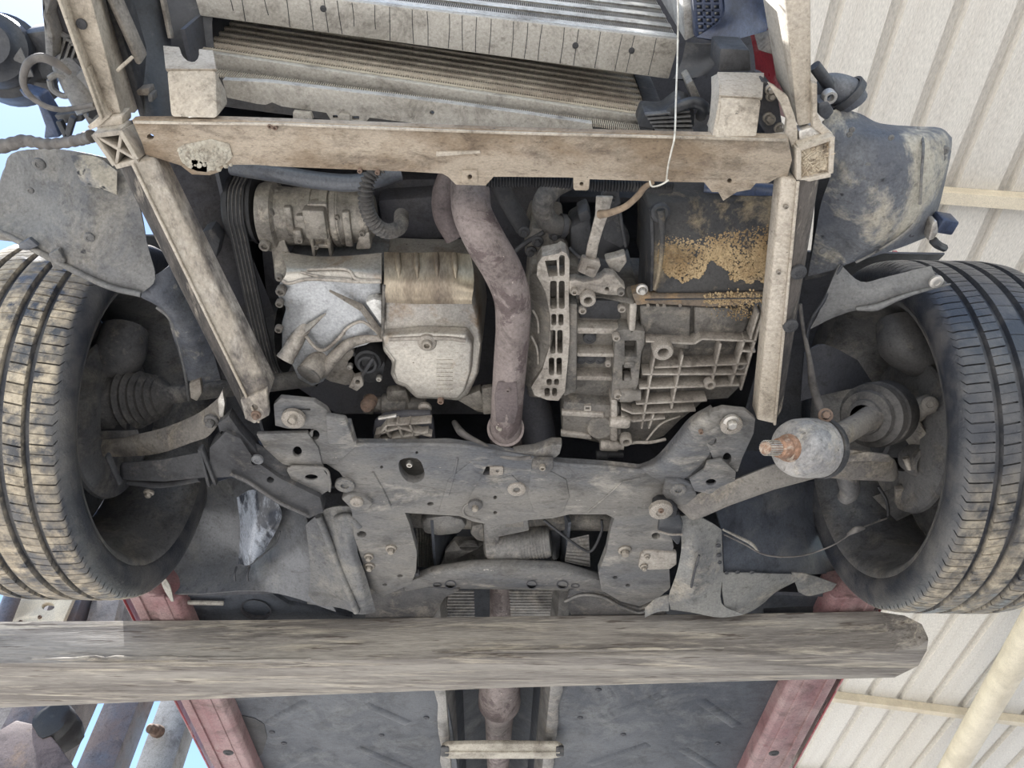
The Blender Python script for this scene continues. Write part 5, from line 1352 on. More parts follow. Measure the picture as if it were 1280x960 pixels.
# large curved coolant hose and clamp
b = MB(); b.tube([at(715, 222, 1.08), at(690, 236, 1.06), at(678, 258, 1.05), at(688, 278, 1.05), at(706, 284, 1.06)], .016, 18)
hz = thing('coolant_hose', 'thick black coolant hose bent above the gearbox flange', 'hose', at(690, 260, 1.05))
mesh_obj('hose', b, 'rubber_dusty', hz, smooth=60)
b = MB(); b.lathe([(.0165, -.004), (.019, -.004), (.019, .004), (.0165, .004)], at(703, 283, 1.058), (1, .2, .2), 20); mesh_obj('clamp', b, 'dark_metal', hz)
b = MB(); b.tube([at(640, 318, 1.06), at(655, 305, 1.05), at(680, 290, 1.05)], .004, 8)
single('thin_hose', b, 'dark_metal', 'thin dark metal line beside the downpipe bend', 'pipe', smooth=60)
b = MB(); b.plate([(664, 285), (706, 288), (708, 318), (690, 316), (668, 330), (655, 318)], 1.05, .1); 
wph = thing('water_flange', 'dirty alloy water flange between hose and gearbox flange', 'flange', at(680, 305, 1.05))
mesh_obj('body', b, 'alu_dirty', wph, bev=.006)
for p in ((655, 290), (664, 315), (672, 302), (693, 294)):
    bolt(wph, (*p, 1.045), .009, 'flange', 'dark_metal')

# ================================================================== muddy control unit cover in front of the gearbox
cu = thing('transmission_cover', 'black box shaped transmission cover caked with tan mud', 'cover', at(890, 310, 1.0))
ol = [(813, 262, 1.02), (836, 250, 1.03), (900, 248, 1.03), (968, 248, 1.03), (977, 262, 1.02), (974, 300, 1.0), (966, 356, .985), (956, 366, .985), (880, 368, .985), (822, 368, .985), (813, 360, .985), (815, 320, 1.0)]
b = MB(); b.loft([loop_lift(ol, 0), loop_lift(ol, .012, 1.02), loop_lift(ol, .14, 1.05)]); cvr = mesh_obj('shell', b, 'cover_muddy', cu, bev=.006, seg=3)
b = MB(); b.sheet([[(800, 244, 1.1), (812, 262, 1.02)], [(800, 300, 1.07), (814, 310, 1.0)], [(797, 366, 1.02), (813, 364, .985)]]); mesh_obj('side', b, 'dark_metal', cu, thick=.004)
b = MB(); b.tube([at(826, 262, 1.0), at(828, 300, .992), at(824, 340, .985), at(818, 362, .982)], [.006, .004, .003, .003], 10); mesh_obj('corner_rib', b, 'cover_muddy', cu, smooth=60)
b = MB(); b.lathe([(.0001, .004), (.010, .004), (.014, 0), (.015, -.01)], at(826, 266, 1.012), (0, -.4, -1), 20); mesh_obj('knob', b, 'dark_metal', cu)
# gasket flange with mud
b = MB(); b.plate([(790, 368), (806, 364), (815, 371), (880, 371), (960, 368), (976, 366), (978, 374), (920, 382), (890, 384), (812, 380), (796, 382)], .978, .025); fl_ = mesh_obj('flange', b, 'flange_muddy', cu, bev=.002)
b = MB(); b.bar(at(806, 374.5, .977), at(968, 372, .977), .0016, .003); mesh_obj('gasket', b, 'dark_metal', fl_)
bolt(fl_, (802.5, 362, .975), .009, 'flange', 'bolt_bright')
for p in ((810, 381), (822, 381), (830, 381), (850, 381)):
    bolt(fl_, (*p, .978), .003, 'cap', 'bolt_metal', name='rivet')
# clods of mud on the flange and cover
rnd = random.Random(11); b = MB()
def clod(b, p, r, d=(0, 0, -1), h=.5):
    b.lathe([(.0001, r * h), (r * .7, r * h * .6), (r, -.002)], p, d, 5)
for k in range(520):
    x = rnd.uniform(880, 974); y = 374 + rnd.gauss(0, 4.0)
    clod(b, at(x, y, .9775), rnd.uniform(.0006, .0022))
for k in range(160):
    x = 926 + rnd.gauss(0, 13); y = 391 + rnd.gauss(0, 5)
    clod(b, at(x, y, .999), rnd.uniform(.0006, .0016))
o = mesh_obj('mud', b, 'tan_mud', cu, smooth=60); o['kind'] = 'stuff'
b = MB()
def zface(y): return 1.03 + (0.985 - 1.03) * min(1, max(0, (y - 250) / 106.))
k = 0
while k < 11000:
    x = rnd.uniform(822, 972); y = rnd.uniform(268, 360)
    low = 352 - 26 * math.exp(-((x - 893) / 16) ** 2) - max(0, (846 - x) * .9) + 3 * math.sin(x * .31)
    if y > low or y > 356: k += 1; continue
    dens = min(1.0, max(.04, (y - 275) / 45)) * (.35 + .65 * (math.sin(x * .11 + y * .05) * .5 + .5) ** .5)
    k += 1
    if rnd.random() > dens: continue
    clod(b, at(x, y, zface(y) - .0004), rnd.uniform(.0008, .0027), (0, -.3, -1), .3)
o = mesh_obj('mud', b, 'tan_mud', cu, smooth=60); o['kind'] = 'stuff'
# blue grey hose glimpsed above the cover
b = MB(); b.tube([at(880, 236, 1.06), at(920, 238, 1.05), at(976, 242, 1.05)], .013, 14)
single('blue_hose', b, 'plastic_blue', 'dark blue hose above the muddy transmission cover', 'hose', smooth=60)

# ================================================================== subframe
ZB = .93
sf = thing('subframe', 'dusty grey pressed steel subframe with holes and bolts below the engine', 'subframe', at(600, 610, ZB))
ol = [(400, 562), (443, 557), (500, 558), (560, 557), (612, 564), (668, 574), (700, 581), (760, 585), (806, 590), (826, 586), (848, 572), (868, 560), (890, 568), (885, 590), (868, 604), (842, 610), (832, 622), (846, 636), (846, 650), (838, 662),
      (842, 684), (836, 700), (838, 735), (822, 748), (800, 758), (776, 752), (752, 738), (748, 716), (758, 690), (764, 660), (768, 648), (758, 643), (712, 643), (690, 648), (662, 650), (640, 655), (612, 656), (592, 652), (574, 645), (520, 642), (506, 641),
      (512, 656), (521, 690), (520, 714), (514, 730), (480, 745), (462, 735), (452, 700), (442, 668), (440, 640), (432, 620), (436, 606), (424, 590), (408, 580)]
hs = [[(497 + x_, y_) for x_, y_ in ((1, 580), (3, 575.5), (8, 573), (16, 572), (24, 573), (29, 577), (32, 584), (34, 592), (33, 598), (28, 602), (20, 604), (12, 602), (6, 596), (2, 588))], circ(477, 584, 2), circ(538, 630, 4.2, 2.4), circ(619, 622, 2.4), circ(619, 641, 2.6, 2), circ(521, 566, 1.8), circ(673, 604, 2.6, 2), circ(694, 617, 4, 2), circ(685, 640, 2.2, 1.6),
      rrect(604, 583, 612, 594, 1), circ(500, 720, 3.6, 1.8), circ(481, 731, 3, 1.6), circ(769, 722, 3.4, 2), circ(785, 732, 3, 2), circ(820, 670, 5.5, 4), circ(452, 668, 6, 4)]
b = MB(); b.plate(ol, ZB, .018, hs); main = mesh_obj('main_plate', b, 'subframe', sf, bev=.003)
# closed upper shell of the box section
b = MB(); b.plate([(412, 560), (560, 560), (690, 580), (810, 592), (830, 612), (820, 640), (700, 638), (560, 640), (450, 625)], ZB + .055, .02); mesh_obj('upper_shell', b, 'subframe', sf, bev=.003)
# raised front lip
mesh_obj("front_lip", MB().tube([at(x, y, ZB + .002) for x, y in ((404, 560), (443, 556), (560, 556), (612, 563), (668, 573), (700, 580), (760, 584), (806, 589))], .0042, 10), 'subframe', sf, smooth=60)
# lightly raised pads and pressings
for pts, z_ in (([(548, 640), (560, 600), (590, 576), (612, 575), (600, 600), (574, 642)], .9285), ([(664, 586), (690, 590), (708, 600), (712, 622), (704, 640), (684, 647), (668, 640), (660, 618)], .9282), ([(620, 600), (640, 594), (652, 606), (648, 622), (630, 622)], .9285)):
    b = MB(); b.plate(pts, z_, .004); mesh_obj('pressing', b, 'subframe', main, bev=.0014)
for (p0, p1) in (((466, 590), (488, 632)), ((572, 572), (561, 618)), ((735, 640), (778, 602)), ((778, 602), (800, 598))):
    b = MB(); b.tube([at(*p0, .930), at((p0[0] + p1[0]) / 2 + 1, (p0[1] + p1[1]) / 2, .930), at(*p1, .930)], .0022, 8); mesh_obj('bead', b, 'subframe', main, smooth=60)
b = MB(); b.tube([at(592, 625, .93), at(580, 634, .93), at(582, 644, .93), at(600, 650, .93)], .0022, 8); mesh_obj('bead', b, 'subframe', main, smooth=60)
b = MB(); b.plate(rrect(612, 584, 629, 594, 1.5), .927, .004, [circ(622, 589, 2)]); mesh_obj('nut_plate', b, 'alu_light', main, bev=.001)
bolt(main, (594, 631, .927), .013, 'clip', 'arm_steel', name='washer'); bolt(main, (594, 633, .925), .010, 'flange', 'bolt_metal')
bolt(main, (646, 612, .927), .017, 'eye', 'alu_light', name='boss')
bolt(main, (512, 579, .945), .007, 'cap', 'bolt_bright')
for p, r in (((489, 686), .011), ((461, 696), .009), ((462, 708), .010), ((781, 688), .013)):
    bolt(main, (*p, .928), r, 'flange', 'bolt_metal')
# front arms to the body bolts
b = MB(); b.plate([(342, 506), (350, 498), (392, 502), (408, 512), (416, 526), (438, 528), (446, 557), (420, 580), (398, 580), (388, 556), (392, 536), (360, 536), (344, 532)], .925, .010, [circ(393, 544, 6.5, 6.5), rrect(357, 511, 388, 513.5, 1)]); arm = mesh_obj('front_arm', b, 'subframe', sf, bev=.004)
bolt(arm, (367, 523, .919), .019, 'clip', 'alu_light', name='washer'); bolt(arm, (367, 520, .916), .012, 'flange', 'bolt_metal')
b = MB(); b.plate([(406, 520), (432, 524), (444, 556), (410, 556)], .915, .012); mesh_obj('gusset', b, 'subframe', arm, bev=.004)
b = MB(); b.sheet([[(790, 583, .955), (818, 572, .955), (842, 546, .955), (862, 522, .955), (888, 506, .955)], [(798, 586, .935), (826, 577, .932), (852, 549, .932), (868, 527, .932), (892, 512, .934)], [(812, 594, .926), (842, 584, .922), (866, 558, .922), (880, 536, .922), (898, 520, .922)], [(830, 604, .93), (856, 598, .926), (884, 572, .926), (894, 550, .926), (904, 536, .926)]]); mesh_obj('front_arm', b, 'subframe', sf, thick=.004, smooth=60)
b = MB(); b.plate([(888, 516), (904, 511), (932, 514), (944, 524), (942, 542), (928, 572), (922, 590), (896, 584), (884, 556), (886, 534)], .923, .010, [circ(890, 551, 6, 6), circ(909, 573, 5.5, 7)]); arm = mesh_obj('front_arm', b, 'subframe', sf, bev=.004)
bolt(arm, (914, 531, .917), .018, 'clip', 'alu_light', name='washer'); bolt(arm, (914, 527, .914), .013, 'flange', 'bolt_bright')
bolt(arm, (876, 539, .918), .005, 'cap', 'rust_bolt')
# side wings carrying the control arm bushes
b = MB(); b.plate([(320, 543), (384, 541), (398, 560), (404, 586), (372, 586), (352, 580), (330, 560)], .922, .008, [circ(371.5, 565, 5.5, 6.5)]); wing = mesh_obj('wing', b, 'subframe', sf, bev=.003)
b = MB(); b.plate([(358, 588), (364, 583), (402, 584), (412, 598), (414, 612), (402, 619), (378, 612), (364, 600)], .915, .005, [circ(389, 597, 8, 3.6)]); mesh_obj('bush_plate', b, 'subframe', wing, bev=.002)
b = MB(); b.tube([at(360, 585, .916), at(404, 585, .916), at(412, 600, .916), at(412, 614, .916)], .0025, 8); mesh_obj('edge', b, 'subframe', wing, smooth=60)
bolt(wing, (431, 607, .926), .018, 'eye', 'subframe', name='boss')
b = MB(); b.plate([(880, 588), (884, 578), (902, 574), (920, 590), (919, 602), (908, 612), (886, 618), (868, 614), (862, 600)], .915, .006, [circ(889, 603, 6.5, 4)]); wing = mesh_obj('wing', b, 'subframe', sf, bev=.002)
b = MB(); b.plate([(832, 600), (850, 600), (866, 606), (872, 620), (858, 632), (838, 632), (828, 618)], .92, .01, [circ(848, 613, 4, 2.6)]); mesh_obj('bush_plate', b, 'subframe', wing, bev=.004)
bolt(wing, (848, 613, .918), .015, 'eye', 'subframe', name='boss')
b = MB(); b.plate([(816, 632), (824, 627), (840, 628), (848, 636), (846, 646), (834, 650), (818, 646)], .912, .02); mesh_obj('bush', b, 'rubber_black', wing, bev=.005)
bolt(wing, (826, 637, .905), .021, 'clip', 'alu_light', name='washer'); bolt(wing, (826, 637, .898), .006, 'cap', 'rust_bolt')
# rear bar
b = MB(); rows_t = [(505, 732), (540, 722), (590, 718), (640, 718), (700, 720), (762, 732)]
L = []
for (x, y), h0 in zip(rows_t, (11, 15, 19, 20, 19, 13)):
    L.append([at(x, y - h0, .965), at(x, y - h0 * .3, .944), at(x, y + h0 * .6, .944), at(x, y + h0 * .95, .965), at(x, y + h0 * .9, 1.0), at(x, y - h0 * .8, 1.0)])
b.loft(L); bar_ = mesh_obj('rear_bar', b, 'subframe', sf, bev=.006)
for x, y, rx, ry in ((546.5, 731.5, 5.5, 2.6), (563, 731, 7.5, 5.5), (664.5, 731, 7, 5.5), (703, 731, 7.5, 5.5), (719, 732.5, 5.5, 2.6)):
    b = MB(); c = circ(x, y, rx, ry, 16); ci = circ(x, y, rx * .82, ry * .78, 16)
    b.loft([[at(*p, .9425) for p in c], [at(*p, .9425) for p in ci], [at(*p, .975) for p in ci]], False, True); mesh_obj('hole', b, 'engine_dark', bar_)
# dark lower webs that run from the legs under the rear bar
b = MB(); b.plate([(458, 735), (505, 722), (522, 716), (536, 735), (575, 738), (556, 748), (540, 776), (456, 776)], .95, .012); mesh_obj('lower_web', b, 'arm_steel', sf, bev=.003)
b = MB(); b.plate([(712, 738), (745, 730), (752, 738), (776, 754), (800, 762), (826, 752), (836, 776), (716, 776), (708, 752)], .95, .012); mesh_obj('lower_web', b, 'arm_steel', sf, bev=.003)
b = MB(); b.tube([at(706, 752, .948), at(726, 744, .946), at(752, 746, .945), at(776, 758, .944), at(800, 766, .944), at(818, 756, .944)], .003, 8); mesh_obj('edge', b, 'subframe', sf, smooth=60)
# light bracket in the right leg
b = MB(); b.plate([(801, 693), (806, 689), (846, 692), (846, 706), (838, 712), (812, 713), (798, 710)], .925, .012); lb = mesh_obj('link_bracket', b, 'alu_light', sf, bev=.003)
bolt(lb, (809, 696, .922), .006, 'flange', 'bolt_metal'); bolt(lb, (805, 709, .922), .008, 'flange', 'bolt_metal')
# torque mount between engine and subframe
tm_ = thing('engine_mount', 'webbed cast alloy engine mount above the subframe edge', 'mount', at(505, 540, .96))
b = MB(); b.plate([(466, 540), (468, 528), (480, 520), (505, 517), (538, 517), (542, 530), (544, 556), (528, 556), (520, 549), (490, 549), (484, 556), (468, 555)], .978, .012); mesh_obj('body', b, 'engine_dark', tm_, bev=.003)
for (p0, p1) in (((468, 549), (536, 537)), ((470, 540), (500, 531)), ((500, 531), (540, 542)), ((482, 532), (490, 546)), ((497, 524), (504, 543)), ((512, 524), (518, 541)), ((484, 528), (540, 524)), ((468, 549), (484, 528))):
    b = MB(); b.bar(at(*p0, .968), at(*p1, .968), .004, .018); mesh_obj('web', b, 'alu_light', tm_, bev=.001)
b = MB(); b.plate([(487, 553), (490, 548), (518, 545), (524, 556), (487, 558)], .96, .03); mesh_obj('pad', b, 'compressor', tm_, bev=.003)
b = MB(); b.bar(at(473, 523, .962), at(496, 519, .962), .005, .006); mesh_obj('scrape', b, 'bolt_bright', tm_, bev=.001)
bolt(tm_, (473, 551, .962), .008, 'ring', 'compressor', name='boss')
# ground strap hanging above the subframe
b = MB(); b.tube([at(568, 528, 1.0), at(576, 540, .965), at(588, 548, .955), at(604, 556, .945), at(622, 568, .935), at(645, 573, .928), at(664, 572, .925)], [.005, .007, .0055, .0045, .004, .004, .003], 10)
single('ground_strap', b, 'cable_dusty', 'frayed dusty strap lying on the front edge of the subframe', 'strap', smooth=50)
gs = thing('flex_joint', 'braided joint and clip at the front edge of the subframe', 'exhaust joint', at(676, 568, .94))
b = MB(); b.plate([(640, 567), (668, 564), (690, 556), (703, 556), (700, 568), (692, 575), (668, 574), (642, 574)], .935, .02); mesh_obj('braid', b, 'heat_shield', gs, bev=.003)
b = MB(); b.plate([(666, 576), (692, 576), (692, 586), (684, 594), (672, 594), (664, 586)], .922, .012); mesh_obj('clip', b, 'arm_steel', gs, bev=.003)
bolt(gs, (678, 583, .921), .007, 'cap', 'bolt_metal')
# dark textured exhaust section behind the downpipe
b = MB(); b.tube([at(650, 470, 1.08), at(668, 520, 1.06), at(672, 560, 1.02)], .035, 20)
single('catalyst', b, 'engine_dark', 'dark exhaust catalyst hidden behind the downpipe', 'exhaust', smooth=60)

# ================================================================== steering gear behind the subframe
sg = thing('steering_gear', 'dusty steering rack with its electric motor behind the subframe', 'steering gear', at(620, 680, 1.0))
b = MB(); a = at(490, 645, 1.04); c = at(800, 650, 1.04); b.tube([a, a.lerp(c, .5), c], .024, 20); mesh_obj('rack_tube', b, 'alu_dirty', sg)
m0, m1 = at(606, 684, 1.0), at(688, 676, 1.0); d = (m1 - m0).normalized(); Lm = (m1 - m0).length
b = MB(); b.lathe([(.0001, 0), (.020, 0), (.031, .006), (.033, .012), (.033, Lm - .006), (.030, Lm), (.0001, Lm)], m0, d, 28); mot = mesh_obj('motor', b, 'heat_shield', sg)
for k in range(9):
    c = m0 + d * (Lm * (.56 + .045 * k)); b = MB(); b.lathe([(.032, -.0009), (.0345, -.0009), (.0345, .0009), (.032, .0009)], c, d, 24); mesh_obj('cooling_rib', b, 'heat_shield', mot)
b = MB(); b.plate([(604, 656), (622, 650), (660, 643), (662, 664), (624, 672), (624, 702), (606, 702)], .985, .05); mesh_obj('housing', b, 'heat_shield', sg, bev=.005)
b = MB(); b.plate([(590, 658), (604, 655), (606, 678), (596, 676), (588, 668)], .99, .05); mesh_obj('housing', b, 'alu_dirty', sg, bev=.004)
b = MB(); b.plate([(525, 655), (532, 648), (560, 645), (578, 650), (584, 658), (574, 668), (550, 671), (530, 668)], 1.0, .04); mesh_obj('cover', b, 'heat_shield', sg, bev=.008)
b = MB(); b.plate(rrect(632, 650, 654, 659, 1), .983, .004); mesh_obj('label_plate', b, 'alu_dirty', sg)
b = MB(); b.plate([(688, 656), (702, 660), (700, 700), (690, 700)], 1.02, .04); mesh_obj('connector', b, 'plastic_black', sg, bev=.004)
sp_ = thing('steering_shield', 'ribbed metal shield strip hanging beside the steering motor', 'heat shield', at(722, 690, 1.0))
corrugated([(710, 674, 1.0), (706, 702, .99), (738, 709, .99), (736, 668, 1.0)], 8, .0022, 'heat_shield', sp_, 'shield_panel')
corrugated([(704, 646, 1.05), (700, 668, 1.03), (742, 660, 1.03), (738, 640, 1.05)], 6, .002, 'dark_metal', sp_, 'shield_panel')
b = MB(); b.tube([at(680, 650, 1.0), at(700, 666, .99), at(726, 685, .985), at(740, 688, .985), at(752, 664, .99), at(752, 650, 1.0)], .0028, 8)
single('brake_line', b, 'dark_metal', 'thin dark line curving past the ribbed shield strip', 'pipe', smooth=60)

# ================================================================== rear exhaust in the tunnel
ep = thing('exhaust_pipe', 'straight exhaust pipe with a swollen joint in the tunnel', 'exhaust', at(628, 880, 1.04))
y0 = at(625, 760, 1.06); 
P = [Vector((TC + .004, y, CAMZ + z_)) for y, z_ in ((1.0, 1.10), (1.3, 1.08), (1.55, 1.06), (1.74, 1.06), (1.80, 1.06), (1.88, 1.06), (2.0, 1.06), (2.08, 1.06), (2.6, 1.06), (3.4, 1.06))]
b = MB(); b.tube(P, [.027, .027, .027, .027, .030, .052, .058, .04, .03, .03], 26, 4); mesh_obj('pipe', b, 'exhaust', ep, smooth=60)
b = MB(); b.bar(P[1] + Vector((-.03, -.02, .03)), P[1] + Vector((-.03, .2, .03)), .06, .02); mesh_obj('hanger', b, 'engine_dark', ep, bev=.003)
tb_ = thing('tunnel_brace', 'pale flat brace bolted across the tunnel', 'brace', at(628, 940, .965))
b = MB(); b.plate([(552, 934), (560, 931), (620, 930), (697, 931), (704, 935), (704, 946), (690, 949), (560, 949), (552, 945)], .965, .012); mesh_obj('bar', b, 'wood_pale', tb_, bev=.003)
b = MB(); b.bar(at(556, 940, .964), at(700, 940, .964), .006, .006); mesh_obj('ridge', b, 'wood_pale', tb_, bev=.002)
for x in (556, 700):
    b = MB(); b.plate(rrect(x - 5, 934, x + 5, 946, 2), .962, .006); mesh_obj('end_clip', b, 'dark_metal', tb_, bev=.001)

# ================================================================== control arms
ca = thing('control_arm', 'dusty control arm on the side of the mud caked wheel', 'control arm', at(300, 600, .9), group='front control arms')
b = MB(); b.loft([[V3(p) for p in s] for s in ([(150, 578, .93), (150, 600, .92), (150, 600, .96), (150, 578, .97)], [(200, 574, .925), (205, 602, .915), (205, 602, .955), (200, 574, .965)], [(262, 562, .92), (265, 596, .91), (265, 596, .95), (262, 562, .96)], [(310, 548, .92), (330, 590, .905), (330, 590, .945), (310, 548, .96)], [(360, 572, .93), (400, 640, .91), (400, 640, .95), (360, 572, .97)])])
am = mesh_obj('arm', b, 'dark_metal', ca, bev=.006)
b = MB(); b.plate([(262, 560), (282, 540), (300, 548), (318, 575), (350, 598), (400, 622), (404, 640), (386, 648), (350, 632), (310, 606), (290, 596), (262, 598)], .905, .03, [circ(338, 600, 4.5, 4), circ(319, 577, 5)]); mesh_obj('web', b, 'dark_metal', am, bev=.003)
b = MB(); b.tube([at(288, 592, .90), at(310, 602, .90), at(346, 626, .90), at(386, 645, .90)], .003, 8); mesh_obj('edge', b, 'arm_steel', am, smooth=60)
b = MB(); b.plate([(272, 530), (286, 520), (300, 540), (318, 560), (330, 582), (300, 592), (285, 575)], .912, .02, [circ(278, 542, 3), rrect(270, 555, 281, 563, 2)]); mesh_obj('gusset', b, 'dark_metal', am, bev=.002)
for x0, y0, x1, y1 in ((250, 560, 262, 606), (252, 558, 270, 604), (134, 568, 150, 604)):
    b = MB(); b.bar(at(x0, y0, .905), at(x1, y1, .905), .006, .012); mesh_obj('rib', b, 'dark_metal', am, bev=.002)
b = MB(); b.tube([at(160, 602, .935), at(200, 606, .93), at(250, 598, .92)], .006, 10); mesh_obj('lower_tube', b, 'dark_metal', am)
bolt(am, (322, 574, .905), .010, 'clip', 'liner_gloss', name='cap')
bolt(am, (186, 616, .93), .009, 'flange', 'bolt_metal', d=(0, .3, -1))
# pale heat deflector arching over the left arm
dfl = thing('deflector', 'grey curved metal deflector over the drive boot inside the mud caked wheel', 'deflector', at(210, 560, .95))
b = MB(); b.sheet([[(108, 548, 1.0), (150, 546, .985), (200, 536, .97), (245, 518, .955), (272, 498, .95), (277, 488, .95)], [(108, 560, .985), (150, 558, .97), (200, 548, .955), (245, 532, .94), (270, 516, .935), (279, 505, .935)], [(112, 570, .98), (150, 571, .965), (198, 567, .95), (240, 553, .935), (262, 544, .93), (280, 518, .93)]]); mesh_obj('sheet', b, 'arm_light', dfl, thick=.004)
b = MB(); b.sheet([[(112, 539, 1.0), (150, 538, .985), (172, 537, .98)], [(112, 548, 1.0), (150, 546, .985), (174, 542, .975)]]); mesh_obj('rib', b, 'arm_steel', dfl, thick=.004)
b = MB(); b.plate([(272, 500), (278, 488), (281, 505), (279, 524), (274, 520)], .925, .01); mesh_obj('tip', b, 'bolt_bright', dfl, bev=.001)
bolt(dfl, (264, 526, .928), .012, 'flange', 'arm_steel')
# left drive shaft boot
ds = thing('drive_boot', 'grey ribbed driveshaft boot inside the mud caked wheel', 'driveshaft', at(180, 520, 1.05))
a = at(122, 505, 1.07); c = at(262, 488, 1.07); d = (c - a).normalized(); Lb = (c - a).length
prof = [(.05, 0), (.056, .01), (.056, .045), (.052, .05), (.052, .06)]
xx = .06; r = .056
for k in range(6):
    prof += [(r, xx), (r + .003, xx + .005), (r - .006, xx + .010)]; xx += .0125; r -= .0045
prof += [(.022, xx), (.016, xx + .01), (.016, Lb + .2)]
b = MB(); b.lathe(prof, a, d, 40); mesh_obj('boot', b, 'rubber_dusty', ds, smooth=45)
b = MB(); b.lathe([(.0565, .012), (.059, .012), (.059, .02), (.0565, .02)], a, d, 40); mesh_obj('clamp', b, 'dark_metal', ds)
b = MB(); b.lathe([(.0001, -.14), (.055, -.14), (.06, -.13), (.06, -.02), (.05, 0)], a, d, 36); mesh_obj('joint', b, 'arm_steel', ds)
# hose and bracket above the left boot
b = MB(); b.plate([(236, 480), (250, 474), (252, 492), (246, 502), (238, 498)], 1.0, .012); 
single('hose_clip', b, 'alu_light', 'small pale clip above the ribbed driveshaft boot', 'clip', bev=.002)

ca = thing('control_arm', 'tan forged control arm below the detached driveshaft joint', 'control arm', at(960, 600, .9), group='front control arms')
b = MB(); b.loft([[V3(p) for p in s] for s in ([(840, 628, .93), (866, 652, .915), (866, 652, .955), (840, 628, .96)], [(900, 606, .915), (912, 632, .90), (912, 632, .95), (900, 606, .955)], [(960, 582, .915), (968, 612, .90), (968, 612, .945), (960, 582, .95)], [(1020, 562, .92), (1026, 596, .905), (1026, 596, .945), (1020, 562, .955)], [(1060, 560, .925), (1066, 600, .91), (1066, 600, .945), (1060, 560, .96)], [(1108, 568, .93), (1116, 602, .915), (1116, 602, .95), (1108, 568, .965)], [(1120, 574, .935), (1124, 598, .925), (1124, 598, .95), (1120, 574, .96)])])
am = mesh_obj('arm', b, 'arm_light', ca, bev=.008)
b = MB(); b.loft([[V3(p) for p in s] for s in ([(1052, 568, .925), (1052, 578, .915), (1052, 578, .95), (1052, 568, .95)], [(1085, 564, .92), (1085, 576, .912), (1085, 576, .95), (1085, 564, .95)], [(1112, 568, .925), (1114, 578, .918), (1114, 578, .95), (1112, 568, .95)])]); mesh_obj('upper_lip', b, 'arm_light', am, bev=.004)
b = MB(); b.tube([at(1060, 596, .95), at(1062, 614, .935), at(1056, 622, .94)], [.02, .017, .014], 16); mesh_obj('ball_joint', b, 'arm_steel', am)
b = MB(); b.plate([(1036, 560), (1050, 555), (1056, 580), (1046, 584)], .905, .02); mesh_obj('lug', b, 'dark_metal', am, bev=.003)
# upright and bushes in the right wheel
kn = thing('steering_knuckle', 'dusty cast steering knuckle inside the half clean wheel', 'knuckle', at(1140, 560, 1.0))
b = MB(); b.loft([[V3(p) for p in s] for s in ([(1120, 500, 1.06), (1150, 495, 1.04), (1150, 495, 1.1), (1120, 500, 1.12)], [(1110, 530, 1.04), (1152, 530, 1.0), (1152, 530, 1.07), (1110, 530, 1.1)], [(1124, 555, 1.03), (1165, 550, .99), (1165, 550, 1.06), (1124, 555, 1.1)], [(1134, 575, 1.03), (1165, 585, .985), (1165, 585, 1.05), (1134, 575, 1.1)])]); mesh_obj('body', b, 'arm_light', kn, bev=.008)
b = MB(); b.tube([at(1128, 525, 1.04), at(1150, 510, 1.02), at(1164, 504, 1.02)], [.026, .018, .018], 16); mesh_obj('upper_lug', b, 'arm_light', kn)
bolt(kn, (1162, 505, 1.0), .014, 'clip', 'arm_light', d=(-.3, -.4, -.8))
cb = at(1160, 578, .985); d = Vector((.25, -.35, -.8))
b = MB(); b.lathe([(.03, -.04), (.034, -.02), (.034, .0), (.028, .004), (.026, -.008), (.0001, -.008)], cb, d, 28); mesh_obj('bush', b, 'arm_steel', kn)
b = MB(); b.lathe([(.0001, .006), (.008, .006), (.0105, 0), (.0105, -.012)], at(1169, 583, .975), d, 16); mesh_obj('bolt', b, 'bolt_metal', kn)
b = MB(); b.tube([at(1132, 572, .99), at(1138, 586, .98)], .006, 10); mesh_obj('pin', b, 'alu_light', kn)
b = MB(); b.sheet([[(1090, 620, 1.0), (1110, 640, .99), (1120, 650, .99)], [(1130, 605, 1.02), (1150, 620, 1.0), (1160, 630, 1.0)]]); mesh_obj('splash_plate', b, 'rim_dusty', kn, thick=.003)
b = MB(); b.tube([at(1098, 608, 1.0), at(1108, 625, .985), at(1110, 645, .975), at(1100, 650, .965)], .003, 8); mesh_obj('hose', b, 'rubber_black', kn)
b = MB(); b.plate([(1120, 612), (1132, 610), (1132, 630), (1120, 632)], .985, .01); mesh_obj('tag', b, 'arm_light', kn, bev=.001)
# caliper like casting high in each wheel
for c0_, c1_, lab in (((150, 440, 1.12), (135, 478, 1.10), 'dark brake caliper high inside the mud caked wheel'), ((1130, 430, 1.14), (1170, 468, 1.1), 'dark brake caliper high inside the half clean wheel')):
    b = MB(); p0, p1 = V3(c0_), V3(c1_)
    b.tube([p0 + Vector((0, -.02, .04)), p0, p0.lerp(p1, .6), p1], [.04, .045, .035, .012], 16)
    single('brake_caliper', b, 'arm_steel', lab, 'brake caliper', smooth=60, group='front brakes')

